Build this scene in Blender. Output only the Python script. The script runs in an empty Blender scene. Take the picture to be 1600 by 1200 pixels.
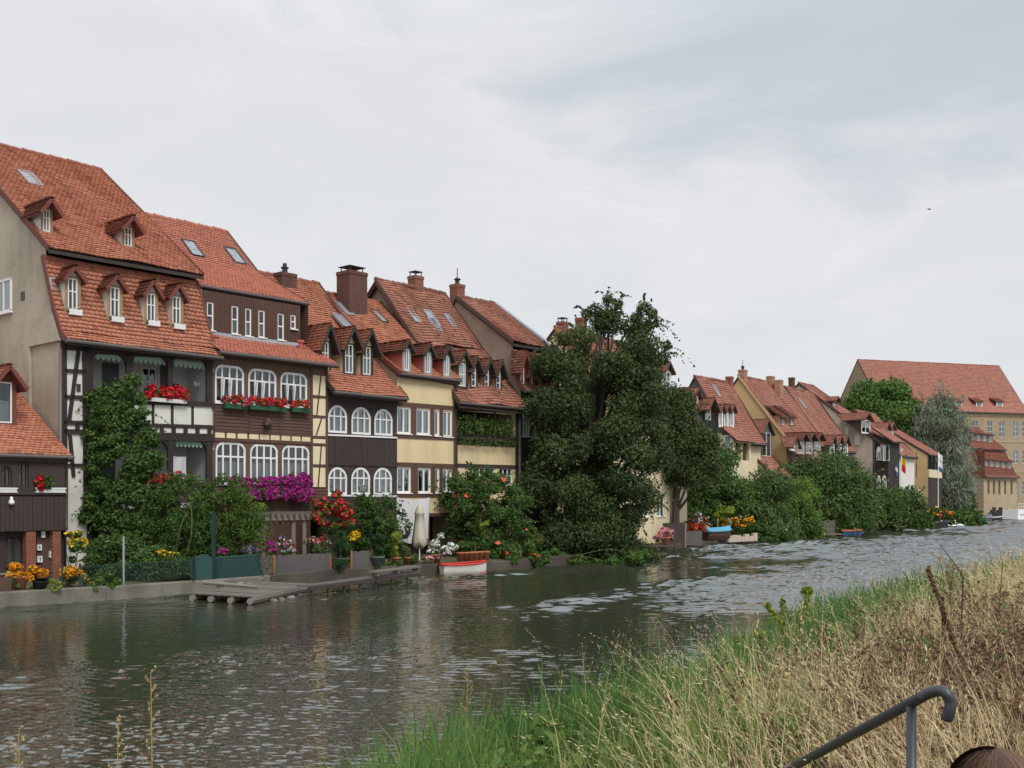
import bpy, math, random
import numpy as np
from mathutils import Vector

random.seed(7)
RNG = np.random.default_rng(11)
SC = bpy.context.scene
C = SC.collection

# ------------------------------------------------------------------ camera
F, CX, HY, H = 1700.0, 800.0, 783.0, 3.2      # focal length in photo pixels, centre column, horizon row, eye height (m)
cam = bpy.data.objects.new('camera', bpy.data.cameras.new('camera'))
C.objects.link(cam)
cam.location = (0, 0, H)
cam.rotation_euler = (math.pi / 2, 0, 0)
cam.data.sensor_fit = 'HORIZONTAL'
cam.data.sensor_width = 36
cam.data.lens = F / 1600 * 36
cam.data.shift_y = (HY - 600) / 1600
cam.data.clip_end = 6000
cam.data.clip_start = 0.1
SC.camera = cam

# ------------------------------------------------------------------ sky, sun, exposure
SUN_EL, SUN_AZ = math.radians(48), math.radians(150)     # azimuth clockwise from +Y
W = bpy.data.worlds.new('World')
SC.world = W
W.use_nodes = True
nt = W.node_tree
nt.nodes.clear()
N = nt.nodes.new
L = nt.links.new


def wmath(op, a, b=None, c=None):
    n = N('ShaderNodeMath'); n.operation = op
    for i, x in enumerate((a, b, c)):
        if x is None: continue
        if isinstance(x, (int, float)): n.inputs[i].default_value = x
        else: L(x, n.inputs[i])
    return n.outputs[0]


def wmix(fac, a, b):
    n = N('ShaderNodeMix'); n.data_type = 'RGBA'
    for s, x in ((n.inputs[0], fac), (n.inputs[6], a), (n.inputs[7], b)):
        if hasattr(x, 'is_output'): L(x, s)
        elif isinstance(x, tuple): s.default_value = (*x, 1)
        else: s.default_value = x
    return n.outputs[2]


def wramp(val, stops):
    n = N('ShaderNodeValToRGB'); e = n.color_ramp.elements
    while len(e) < len(stops): e.new(0.5)
    for i, (p, c) in enumerate(stops):
        e[i].position = p; e[i].color = (c, c, c, 1)
    L(val, n.inputs[0])
    return n.outputs[0]


tc = N('ShaderNodeTexCoord')
sep = N('ShaderNodeSeparateXYZ'); L(tc.outputs['Generated'], sep.inputs[0])
zc = wmath('MAXIMUM', sep.outputs[2], 0.0)
den = wmath('ADD', zc, 0.22)
px_ = wmath('DIVIDE', sep.outputs[0], den); py_ = wmath('DIVIDE', sep.outputs[1], den)
comb = N('ShaderNodeCombineXYZ'); L(px_, comb.inputs[0]); L(py_, comb.inputs[1])


def wnoise(scale, detail, off, rough=0.5, dist=0.0):
    mp = N('ShaderNodeMapping'); mp.inputs['Location'].default_value = off
    L(comb.outputs[0], mp.inputs[0])
    n = N('ShaderNodeTexNoise'); n.inputs['Scale'].default_value = scale
    n.inputs['Detail'].default_value = detail; n.inputs['Roughness'].default_value = rough
    n.inputs['Distortion'].default_value = dist
    L(mp.outputs[0], n.inputs[0])
    return n.outputs['Fac']


big = wnoise(0.9, 4, (3.1, 0.6, 0), 0.5, 0.3)
mid = wnoise(2.2, 6, (0.4, 7.3, 2.0), 0.55, 0.6)
# the large blue-grey cloud bank overhead, lower edge ragged, with a paler deck under it
bank = wmath('ADD', wmath('SUBTRACT', wmath('MULTIPLY', sep.outputs[2], 3.3), 0.95),
             wmath('MULTIPLY', wmath('SUBTRACT', sep.outputs[0], 0.20), 0.95))
bank = wmath('ADD', bank, wmath('MULTIPLY', wmath('SUBTRACT', mid, 0.5), 1.2))
bank = wmath('ADD', bank, wmath('MULTIPLY', wmath('SUBTRACT', big, 0.5), 0.8))
dark = wramp(bank, [(0.0, 0.0), (0.08, 0.12), (0.30, 0.75), (0.6, 1.0)])
edge = wramp(bank, [(0.0, 0.0), (0.02, 0.9), (0.16, 0.0)])
soft = wramp(mid, [(0.35, 0.0), (0.68, 1.0)])
pale = wmix(soft, (4.75, 4.83, 4.93), (5.25, 5.25, 5.25))
low = wramp(sep.outputs[2], [(0.0, 1.0), (0.20, 0.0)])
pale = wmix(wmath('MULTIPLY', low, 0.6), pale, (4.6, 4.72, 4.88))
cl = wmix(wmath('MULTIPLY', dark, 0.9), pale, (3.25, 3.62, 4.0))
cl = wmix(wmath('MULTIPLY', edge, 0.28), cl, (5.6, 5.55, 5.5))
# an overcast deck is brighter towards the zenith
zen = wmath('ADD', wmath('MULTIPLY', wmath('MAXIMUM', wmath('SUBTRACT', sep.outputs[2], 0.38), 0.0), 2.3), 1.0)
vm = N('ShaderNodeVectorMath'); vm.operation = 'SCALE'; L(cl, vm.inputs[0]); L(zen, vm.inputs['Scale'])
sky = N('ShaderNodeTexSky'); sky.sky_type = 'NISHITA'; sky.sun_disc = False
sky.sun_elevation = SUN_EL; sky.sun_rotation = SUN_AZ
col = wmix(0.93, sky.outputs[0], vm.outputs[0])
bg = N('ShaderNodeBackground'); bg.inputs[1].default_value = 0.1
L(col, bg.inputs[0])
wo = N('ShaderNodeOutputWorld'); L(bg.outputs[0], wo.inputs[0])

sun = bpy.data.objects.new('sun', bpy.data.lights.new('sun', 'SUN'))
C.objects.link(sun)
sun.data.energy = 1.5
sun.data.angle = math.radians(22)
sun.data.color = (1.0, 0.955, 0.9)
sdir = Vector((math.sin(SUN_AZ) * math.cos(SUN_EL), math.cos(SUN_AZ) * math.cos(SUN_EL), math.sin(SUN_EL)))
sun.rotation_euler = (-sdir).to_track_quat('-Z', 'Y').to_euler()
sun.location = sdir * 60
SC.view_settings.view_transform = 'Standard'
SC.view_settings.look = 'None'
SC.view_settings.gamma = 1
SC.view_settings.use_curve_mapping = False
SC.view_settings.exposure = 0.66
SC.cycles.max_bounces = 8
SC.cycles.transparent_max_bounces = 12
SC.cycles.use_denoising = True

# ------------------------------------------------------------------ materials


class NT:
    """short-hand for building one material's node tree"""
    def __init__(s, name):
        s.m = bpy.data.materials.new(name); s.m.use_nodes = True
        s.t = s.m.node_tree; s.t.nodes.clear()
        s.out = s.n('ShaderNodeOutputMaterial')

    def n(s, typ, **kw):
        x = s.t.nodes.new(typ)
        for k, v in kw.items(): setattr(x, k, v)
        return x

    def l(s, a, b): s.t.links.new(a, b)

    def noise(s, scale, detail=4, vec=None, rough=0.55, stretch=None):
        x = s.n('ShaderNodeTexNoise')
        x.inputs['Scale'].default_value = scale; x.inputs['Detail'].default_value = detail
        x.inputs['Roughness'].default_value = rough
        if vec is None: vec = s.n('ShaderNodeNewGeometry').outputs['Position']
        if stretch:
            mp = s.n('ShaderNodeMapping'); mp.inputs['Scale'].default_value = stretch
            s.l(vec, mp.inputs[0]); vec = mp.outputs[0]
        s.l(vec, x.inputs[0])
        return x.outputs['Fac']

    def ramp(s, val, stops):
        x = s.n('ShaderNodeValToRGB'); e = x.color_ramp.elements
        while len(e) < len(stops): e.new(0.5)
        for i, (p, c) in enumerate(stops):
            e[i].position = p
            e[i].color = (c, c, c, 1) if isinstance(c, (int, float)) else (*c, 1)
        s.l(val, x.inputs[0])
        return x.outputs[0]

    def mix(s, fac, a, b, blend='MIX'):
        x = s.n('ShaderNodeMix', data_type='RGBA', blend_type=blend)
        for sk, v in ((x.inputs[0], fac), (x.inputs[6], a), (x.inputs[7], b)):
            if hasattr(v, 'is_output'): s.l(v, sk)
            elif isinstance(v, tuple): sk.default_value = (*v, 1)
            else: sk.default_value = v
        return x.outputs[2]

    def bsdf(s, col, rough=0.8, spec=0.3, metal=0.0):
        b = s.n('ShaderNodeBsdfPrincipled')
        if hasattr(col, 'is_output'): s.l(col, b.inputs['Base Color'])
        else: b.inputs['Base Color'].default_value = (*col, 1)
        if hasattr(rough, 'is_output'): s.l(rough, b.inputs['Roughness'])
        else: b.inputs['Roughness'].default_value = rough
        b.inputs['Specular IOR Level'].default_value = spec
        b.inputs['Metallic'].default_value = metal
        return b

    def bump(s, h, b, strength=0.3, dist=0.02):
        x = s.n('ShaderNodeBump'); x.inputs['Strength'].default_value = strength
        x.inputs['Distance'].default_value = dist
        s.l(h, x.inputs['Height']); s.l(x.outputs[0], b.inputs['Normal'])

    def done(s, sh): s.l(sh.outputs[0] if hasattr(sh, 'outputs') else sh, s.out.inputs[0]); return s.m


def sc(c, f): return tuple(min(1, x * f) for x in c)


def mat(name, c, rough=0.8, var=0.18, scale=1.5, spec=0.25, bump=0.25, grime=0.0, metal=0.0, stretch=None):
    """a weathered surface: two sizes of noise, optional run-off streaks"""
    s = NT(name)
    big = s.noise(scale * 0.45, 5, stretch=stretch); fine = s.noise(scale * 9, 4, stretch=stretch)
    col = s.mix(s.ramp(big, [(0.3, 0.0), (0.7, 1.0)]), sc(c, 1 - var), sc(c, 1 + var))
    col = s.mix(s.ramp(fine, [(0.35, 0.0), (0.65, 1.0)]), col, sc(c, 1 - var * 0.9), 'MIX') if var == 0 else \
        s.mix(0.35, col, s.mix(fine, sc(c, 1 - var * 1.6), sc(c, 1 + var * 1.2)))
    if grime:
        st = s.noise(1.3, 6, stretch=(1.2, 1.2, 0.35))
        col = s.mix(s.ramp(st, [(0.45, 0.0), (0.75, grime)]), col, sc(c, 0.38))
    b = s.bsdf(col, rough, spec, metal)
    if bump: s.bump(fine, b, bump, 0.02)
    return s.done(b)


def mat_plain(name, c, rough=0.6, spec=0.3, metal=0.0): return mat(name, c, rough, 0.08, 2.0, spec, 0.05, 0, metal)


def mat_tile(name, dark, midc, light, moss=0.25):
    s = NT(name)
    at = s.n('ShaderNodeAttribute', attribute_name='tint')
    col = s.ramp(at.outputs['Fac'], [(0.0, dark), (0.22, sc(midc, 0.85)), (0.6, midc), (1.0, light)])
    w = s.noise(0.55, 5)
    col = s.mix(s.ramp(w, [(0.4, 0.0), (0.72, moss)]), col, (0.12, 0.085, 0.06))
    f = s.noise(14, 3)
    col = s.mix(0.25, col, s.mix(f, sc(midc, 0.5), sc(light, 1.1)))
    b = s.bsdf(col, 0.78, 0.25); s.bump(f, b, 0.2, 0.01)
    return s.done(b)


def mat_leaf(name, dark, light, trans=0.25, hue=None):
    s = NT(name)
    at = s.n('ShaderNodeAttribute', attribute_name='tint')
    stops = [(0.0, dark), (1.0, light)] if hue is None else [(0.0, dark), (0.78, light), (1.0, hue)]
    col = s.ramp(at.outputs['Fac'], stops)
    b = s.bsdf(col, 0.6, 0.16)
    t = s.n('ShaderNodeBsdfTranslucent'); s.l(col, t.inputs[0])
    m = s.n('ShaderNodeMixShader'); m.inputs[0].default_value = trans
    s.l(b.outputs[0], m.inputs[1]); s.l(t.outputs[0], m.inputs[2])
    return s.done(m)


def mat_glass():
    s = NT('window_glass')
    g = s.n('ShaderNodeBsdfGlossy'); g.inputs['Roughness'].default_value = 0.03
    g.inputs[0].default_value = (0.9, 0.93, 0.95, 1)
    t = s.n('ShaderNodeBsdfTransparent'); t.inputs[0].default_value = (0.8, 0.84, 0.84, 1)
    lw = s.n('ShaderNodeFresnel'); lw.inputs[0].default_value = 1.5
    x = s.n('ShaderNodeMath', operation='MULTIPLY_ADD'); s.l(lw.outputs[0], x.inputs[0])
    x.inputs[1].default_value = 0.75; x.inputs[2].default_value = 0.03
    m = s.n('ShaderNodeMixShader'); s.l(x.outputs[0], m.inputs[0])
    s.l(t.outputs[0], m.inputs[1]); s.l(g.outputs[0], m.inputs[2])
    return s.done(m)


def mat_brick(name, c1, c2, mortar, scale=1.0):
    s = NT(name)
    tcn = s.n('ShaderNodeTexCoord')
    mp = s.n('ShaderNodeMapping'); mp.inputs['Rotation'].default_value = (math.pi / 2, 0, 0)
    s.l(tcn.outputs['Object'], mp.inputs[0])
    b = s.n('ShaderNodeTexBrick')
    b.inputs['Color1'].default_value = (*c1, 1); b.inputs['Color2'].default_value = (*c2, 1)
    b.inputs['Mortar'].default_value = (*mortar, 1)
    b.inputs['Scale'].default_value = 1.0 * scale
    b.inputs['Brick Width'].default_value = 0.25; b.inputs['Row Height'].default_value = 0.075
    b.inputs['Mortar Size'].default_value = 0.008
    s.l(mp.outputs[0], b.inputs[0])
    w = s.noise(1.2, 5)
    col = s.mix(s.ramp(w, [(0.35, 0.0), (0.8, 0.55)]), b.outputs['Color'], sc(c1, 0.45))
    p = s.bsdf(col, 0.85, 0.2); s.bump(b.outputs['Fac'], p, -0.3, 0.01)
    return s.done(p)


def mat_stone(name, c1, c2, w=0.7, hgt=0.35):
    s = NT(name)
    tcn = s.n('ShaderNodeTexCoord')
    mp = s.n('ShaderNodeMapping'); mp.inputs['Rotation'].default_value = (math.pi / 2, 0, 0)
    s.l(tcn.outputs['Object'], mp.inputs[0])
    b = s.n('ShaderNodeTexBrick')
    b.inputs['Color1'].default_value = (*c1, 1); b.inputs['Color2'].default_value = (*c2, 1)
    b.inputs['Mortar'].default_value = (*sc(c1, 0.6), 1)
    b.inputs['Scale'].default_value = 1.0
    b.inputs['Brick Width'].default_value = w; b.inputs['Row Height'].default_value = hgt
    b.inputs['Mortar Size'].default_value = 0.02
    s.l(mp.outputs[0], b.inputs[0])
    wn = s.noise(0.35, 6); fn = s.noise(3.0, 5)
    col = s.mix(s.ramp(wn, [(0.35, 0.0), (0.75, 0.7)]), b.outputs['Color'], sc(c2, 0.6))
    col = s.mix(0.35, col, s.mix(fn, sc(c1, 0.5), sc(c1, 1.25)))
    p = s.bsdf(col, 0.9, 0.15); s.bump(fn, p, 0.4, 0.03)
    return s.done(p)


def mat_wood(name, c, rough=0.75, var=0.25, along=(8, 8, 0.5)):
    s = NT(name)
    g = s.noise(3.0, 6, stretch=along, rough=0.65); w = s.noise(0.8, 4)
    col = s.mix(g, sc(c, 1 - var * 1.3), sc(c, 1 + var * 1.3))
    col = s.mix(s.ramp(w, [(0.4, 0.0), (0.8, 0.5)]), col, sc(c, 0.6))
    b = s.bsdf(col, rough, 0.25); s.bump(g, b, 0.25, 0.01)
    return s.done(b)


def mat_water():
    s = NT('river_water')
    pos = s.n('ShaderNodeNewGeometry').outputs['Position']
    fine = s.noise(2.6, 3, pos, 0.55, (0.7, 1.3, 1.0))
    murk = s.noise(0.2, 3, pos)
    col = s.mix(murk, (0.026, 0.034, 0.021), (0.044, 0.044, 0.028))
    b = s.bsdf(col, 0.03, 0.5); b.inputs['IOR'].default_value = 3.0
    s.bump(fine, b, 1.0, 0.018)
    return s.done(b)


M = {}
M['tile_a'] = mat_tile('tile_orange', (0.24, 0.085, 0.058), (0.49, 0.185, 0.112), (0.60, 0.27, 0.175), 0.22)
M['tile_b'] = mat_tile('tile_fresh_red', (0.40, 0.15, 0.105), (0.55, 0.215, 0.15), (0.63, 0.28, 0.20), 0.06)
M['tile_c'] = mat_tile('tile_old_red', (0.15, 0.072, 0.054), (0.40, 0.165, 0.115), (0.52, 0.24, 0.175), 0.5)
M['tile_d'] = mat_tile('tile_brown', (0.09, 0.045, 0.035), (0.25, 0.085, 0.06), (0.36, 0.14, 0.095), 0.5)
M['tile_far'] = mat_tile('tile_hazed_red', (0.24, 0.105, 0.08), (0.43, 0.18, 0.13), (0.53, 0.25, 0.185), 0.25)  # distant roofs: haze is mixed into the tile colour, paler and pinker
M['dark_timber'] = mat_wood('dark_timber', (0.040, 0.031, 0.027))
M['brown_wood'] = mat_wood('brown_wood', (0.105, 0.059, 0.045))
M['brown_paint'] = mat_wood('brown_paint', (0.135, 0.078, 0.058), 0.7, 0.12)
M['umber'] = mat_wood('umber_boards', (0.056, 0.041, 0.036))
M['grey_wood'] = mat_wood('weathered_wood', (0.21, 0.18, 0.15))
M['pale_wood'] = mat_wood('dock_wood', (0.16, 0.145, 0.12), along=(0.6, 6, 6))
M['orange_wood'] = mat_wood('orange_wood', (0.34, 0.15, 0.055))
M['tan_paint'] = mat_wood('tan_paint', (0.33, 0.20, 0.12), 0.7, 0.1)
M['maroon_paint'] = mat_wood('maroon_paint', (0.17, 0.055, 0.042), 0.7, 0.12)
M['white'] = mat('white_paint', (0.76, 0.76, 0.74), 0.5, 0.06, 2, 0.35, 0.05)
M['offwhite'] = mat('white_plaster', (0.66, 0.65, 0.59), 0.85, 0.1, 1.2, 0.2, 0.2, 0.22)
M['cream'] = mat('cream_plaster', (0.70, 0.60, 0.40), 0.85, 0.1, 1.0, 0.2, 0.2, 0.2)
M['yellow'] = mat('yellow_plaster', (0.66, 0.53, 0.32), 0.85, 0.09, 0.8, 0.2, 0.2, 0.24)
M['ochre'] = mat('ochre_plaster', (0.52, 0.36, 0.18), 0.85, 0.12, 0.8, 0.2, 0.2, 0.1)
M['pink'] = mat('pink_plaster', (0.46, 0.30, 0.24), 0.85, 0.08, 0.8, 0.2, 0.2, 0.1)
M['red_paint'] = mat('red_cheek', (0.40, 0.12, 0.09), 0.8, 0.08, 1.0, 0.2, 0.1, 0.1)
M['grey_render'] = mat('grey_render', (0.43, 0.37, 0.29), 0.95, 0.3, 0.7, 0.1, 0.4, 0.3)
M['stone_gable'] = mat('rubble_render', (0.30, 0.235, 0.185), 0.95, 0.35, 1.6, 0.1, 0.8, 0.4)
M['patched_render'] = mat('patched_render', (0.46, 0.385, 0.31), 0.95, 0.25, 0.7, 0.1, 0.6, 0.3)
M['loggia'] = mat('loggia_wall', (0.62, 0.61, 0.60), 0.9, 0.08, 1.0, 0.15, 0.1, 0.1)
M['concrete'] = mat('bank_concrete', (0.19, 0.175, 0.145), 0.95, 0.35, 1.2, 0.15, 0.6, 0.6)
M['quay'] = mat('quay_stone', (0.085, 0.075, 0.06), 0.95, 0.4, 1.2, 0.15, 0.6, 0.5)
M['brick'] = mat_brick('red_brick', (0.28, 0.085, 0.05), (0.22, 0.065, 0.042), (0.25, 0.19, 0.15))
M['brick_dark'] = mat_brick('sooty_brick', (0.15, 0.065, 0.05), (0.11, 0.05, 0.042), (0.13, 0.09, 0.08))
M['brick_tan'] = mat_brick('tan_brick', (0.42, 0.22, 0.13), (0.36, 0.18, 0.11), (0.35, 0.28, 0.2))
M['sandstone'] = mat_stone('sandstone', (0.43, 0.33, 0.215), (0.35, 0.26, 0.17))
M['ashlar'] = mat_stone('pale_sandstone', (0.48, 0.385, 0.255), (0.39, 0.30, 0.20), 0.9, 0.4)
M['slate'] = mat('slate', (0.10, 0.105, 0.115), 0.6, 0.15, 2, 0.4, 0.2)
M['zinc'] = mat('zinc', (0.34, 0.35, 0.36), 0.45, 0.1, 2, 0.5, 0.05, 0.2, 0.4)
M['dark_metal'] = mat('dark_metal', (0.05, 0.048, 0.05), 0.5, 0.15, 2, 0.4, 0.05, 0, 0.3)
M['pipe'] = mat('pipe_brown', (0.13, 0.11, 0.10), 0.5, 0.15, 2, 0.4, 0.05, 0, 0.3)
M['green_metal'] = mat_plain('green_metal', (0.012, 0.035, 0.03), 0.5)
M['valance'] = mat_plain('valance_cloth', (0.26, 0.36, 0.28), 0.9)
M['glass'] = mat_glass()
M['roof_glass'] = mat_plain('roof_window_glass', (0.24, 0.26, 0.28), 0.12, 0.6)
M['curtain'] = mat_leaf('curtain_cloth', (0.68, 0.67, 0.62), (0.78, 0.77, 0.74), 0.35)
M['curtain_tan'] = mat_leaf('tan_curtain', (0.42, 0.32, 0.20), (0.50, 0.38, 0.25), 0.3)
M['shutter'] = mat_wood('grey_green_shutter', (0.09, 0.105, 0.09))
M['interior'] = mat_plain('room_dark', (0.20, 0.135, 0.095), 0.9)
M['terracotta'] = mat('terracotta', (0.46, 0.17, 0.09), 0.8, 0.15, 4, 0.2, 0.1, 0.2)
M['black_pot'] = mat_plain('black_plastic', (0.03, 0.03, 0.032), 0.5)
M['box_green'] = mat_plain('green_planter', (0.03, 0.10, 0.05), 0.5)
M['cloth'] = mat_leaf('white_cloth', (0.74, 0.74, 0.76), (0.8, 0.8, 0.8), 0.3)
M['canvas'] = mat_leaf('beige_canvas', (0.62, 0.56, 0.45), (0.68, 0.62, 0.5), 0.2)
M['soil'] = mat('garden_soil', (0.10, 0.085, 0.05), 0.95, 0.4, 2.5, 0.1, 0.8)
M['bank_soil'] = mat('bank_soil', (0.12, 0.10, 0.045), 0.95, 0.4, 2.5, 0.1, 0.8)
M['water'] = mat_water()
M['bark'] = mat_wood('bark', (0.075, 0.06, 0.045), 0.9, 0.35)
M['stem'] = mat_plain('plant_stem', (0.09, 0.11, 0.04), 0.8)
M['dry_stem'] = mat_plain('dry_stem', (0.19, 0.115, 0.06), 0.9)
M['leaf_tree'] = mat_leaf('tree_leaf', (0.034, 0.056, 0.021), (0.108, 0.150, 0.050), 0.25)
M['leaf_gard'] = mat_leaf('garden_tree_leaf', (0.05, 0.09, 0.03), (0.155, 0.225, 0.072), 0.25)
M['leaf_mid'] = mat_leaf('bush_leaf', (0.042, 0.088, 0.022), (0.13, 0.215, 0.05), 0.28)
M['leaf_ivy'] = mat_leaf('vine_leaf', (0.038, 0.080, 0.022), (0.115, 0.19, 0.046), 0.25)
M['leaf_drop'] = mat_leaf('drooping_leaf', (0.045, 0.09, 0.02), (0.14, 0.22, 0.045), 0.3)
M['leaf_light'] = mat_leaf('light_leaf', (0.07, 0.13, 0.03), (0.17, 0.26, 0.06), 0.3)
M['leaf_vine'] = mat_leaf('bright_vine_leaf', (0.08, 0.16, 0.03), (0.24, 0.36, 0.08), 0.3)
M['leaf_lime'] = mat_leaf('lime_leaf', (0.16, 0.23, 0.03), (0.33, 0.40, 0.06), 0.3)
M['leaf_con'] = mat_leaf('conifer_leaf', (0.018, 0.045, 0.014), (0.05, 0.105, 0.028), 0.15)
M['leaf_willow'] = mat_leaf('silver_willow_leaf', (0.12, 0.15, 0.09), (0.33, 0.37, 0.27), 0.25)
M['leaf_far'] = mat_leaf('far_tree_leaf', (0.05, 0.11, 0.025), (0.15, 0.25, 0.06), 0.25)
M['leaf_grey'] = mat_leaf('grey_leaf', (0.20, 0.23, 0.19), (0.34, 0.37, 0.31), 0.2)
for nm, a, b in (('red', (0.50, 0.012, 0.03), (0.72, 0.03, 0.05)), ('magenta', (0.30, 0.012, 0.17), (0.52, 0.05, 0.33)),
                 ('orange', (0.62, 0.20, 0.01), (0.80, 0.36, 0.015)), ('gold', (0.70, 0.42, 0.015), (0.85, 0.58, 0.03)),
                 ('pinkf', (0.62, 0.22, 0.28), (0.78, 0.45, 0.48)), ('whitef', (0.70, 0.69, 0.66), (0.82, 0.82, 0.80)),
                 ('lavender', (0.22, 0.17, 0.28), (0.40, 0.34, 0.42)), ('coral', (0.60, 0.07, 0.03), (0.78, 0.16, 0.08))):
    M['f_' + nm] = mat_leaf('petal_' + nm, a, b, 0.2)

# ------------------------------------------------------------------ mesh helpers


class MB:
    """collects faces for ONE mesh object"""
    def __init__(s): s.v = []; s.f = []

    def poly(s, pts):
        b = len(s.v); s.v += [tuple(p) for p in pts]; s.f.append(tuple(range(b, b + len(pts)))); return s

    def box(s, x0, x1, y0, y1, z0, z1):
        b = len(s.v)
        s.v += [(x0, y0, z0), (x1, y0, z0), (x1, y1, z0), (x0, y1, z0), (x0, y0, z1), (x1, y0, z1), (x1, y1, z1), (x0, y1, z1)]
        s.f += [tuple(b + i for i in q) for q in ((0, 3, 2, 1), (4, 5, 6, 7), (0, 1, 5, 4), (1, 2, 6, 5), (2, 3, 7, 6), (3, 0, 4, 7))]
        return s

    def bar(s, p, q, w, t, up=(0, 0, 1)):
        """box from p to q, w wide (perpendicular to up and the axis), t thick (along up)"""
        p, q = Vector(p), Vector(q); d = (q - p).normalized(); up = Vector(up)
        if abs(d.dot(up)) > 0.98: up = Vector((0, 1, 0))
        a = d.cross(up).normalized(); c = a.cross(d).normalized()
        b = len(s.v)
        for e in (p, q):
            for i, j in ((-1, -1), (1, -1), (1, 1), (-1, 1)):
                s.v.append(tuple(e + a * (w / 2 * i) + c * (t / 2 * j)))
        s.f += [tuple(b + i for i in q_) for q_ in ((0, 3, 2, 1), (4, 5, 6, 7), (0, 1, 5, 4), (1, 2, 6, 5), (2, 3, 7, 6), (3, 0, 4, 7))]
        return s

    def prism(s, pts, e):
        """extrude polygon pts (3-D) by vector e"""
        n = len(pts); e = Vector(e); b = len(s.v)
        s.v += [tuple(Vector(p)) for p in pts] + [tuple(Vector(p) + e) for p in pts]
        s.f += [tuple(b + i for i in range(n)), tuple(b + n + i for i in reversed(range(n)))]
        s.f += [(b + i, b + n + i, b + n + (i + 1) % n, b + (i + 1) % n) for i in range(n)]
        return s

    def tube(s, pts, r, seg=6, cap=True):
        pts = [Vector(p) for p in pts]
        rs = r if isinstance(r, (list, tuple)) else [r] * len(pts)
        b = len(s.v)
        for i, p in enumerate(pts):
            d = (pts[min(i + 1, len(pts) - 1)] - pts[max(i - 1, 0)]).normalized()
            up = Vector((0, 0, 1)) if abs(d.z) < 0.9 else Vector((1, 0, 0))
            a = d.cross(up).normalized(); c = a.cross(d)
            for k in range(seg):
                t = 2 * math.pi * k / seg
                s.v.append(tuple(p + (a * math.cos(t) + c * math.sin(t)) * rs[i]))
        for i in range(len(pts) - 1):
            for k in range(seg):
                s.f.append((b + i * seg + k, b + i * seg + (k + 1) % seg, b + (i + 1) * seg + (k + 1) % seg, b + (i + 1) * seg + k))
        if cap:
            s.f.append(tuple(b + k for k in reversed(range(seg))))
            s.f.append(tuple(b + (len(pts) - 1) * seg + k for k in range(seg)))
        return s

    def lathe(s, prof, seg=12, c=(0, 0)):
        b = len(s.v)
        for r, z in prof:
            for k in range(seg):
                t = 2 * math.pi * k / seg; s.v.append((c[0] + r * math.cos(t), c[1] + r * math.sin(t), z))
        for i in range(len(prof) - 1):
            for k in range(seg):
                s.f.append((b + i * seg + k, b + i * seg + (k + 1) % seg, b + (i + 1) * seg + (k + 1) % seg, b + (i + 1) * seg + k))
        s.f.append(tuple(b + k for k in reversed(range(seg))))
        s.f.append(tuple(b + (len(prof) - 1) * seg + k for k in range(seg)))
        return s

    def build(s, name, m, parent=None, smooth=False, loc=None):
        me = bpy.data.meshes.new(name); me.from_pydata(s.v, [], s.f); me.update()
        o = bpy.data.objects.new(name, me); C.objects.link(o)
        me.materials.append(M[m] if isinstance(m, str) else m)
        if smooth: me.polygons.foreach_set('use_smooth', [True] * len(me.polygons))
        if parent: o.parent = parent
        if loc: o.location = loc
        return o


def np_mesh(name, V, Q, m, parent=None, tint=None):
    me = bpy.data.meshes.new(name)
    V = np.asarray(V, np.float32); Q = np.asarray(Q, np.int32); n, k = Q.shape
    me.vertices.add(len(V)); me.vertices.foreach_set('co', V.ravel())
    me.loops.add(n * k); me.loops.foreach_set('vertex_index', Q.ravel())
    me.polygons.add(n); me.polygons.foreach_set('loop_start', np.arange(0, n * k, k, dtype=np.int32))
    me.update(calc_edges=True)
    if tint is not None:
        a = me.attributes.new('tint', 'FLOAT', 'FACE'); a.data.foreach_set('value', np.clip(tint, 0, 1).astype(np.float32))
    me.materials.append(M[m] if isinstance(m, str) else m)
    o = bpy.data.objects.new(name, me); C.objects.link(o)
    if parent: o.parent = parent
    return o


def tag(o, label=None, cat=None, group=None, kind=None):
    for k, v in (('label', label), ('category', cat), ('group', group), ('kind', kind)):
        if v: o[k] = v
    return o


def empty(name, loc, rz=0.0, label=None, cat=None, group=None):
    o = bpy.data.objects.new(name, None); C.objects.link(o)
    o.location = loc; o.rotation_euler = (0, 0, rz); o.empty_display_size = 0.3
    return tag(o, label, cat, group)


def kids(o): return list(o.children)


def copy_tree(o, parent=None):
    c = o.copy(); C.objects.link(c)
    if parent: c.parent = parent
    for ch in kids(o): copy_tree(ch, c)
    return c


def at(px, py, Y): return Vector(((px - CX) / F * Y, Y, H + (HY - py) * Y / F))
def onz(px, py, z=0.0):
    Y = (H - z) * F / (py - HY); return Vector(((px - CX) / F * Y, Y, z))
def flat(px, Y, z): return Vector(((px - CX) / F * Y, Y, z))


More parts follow.
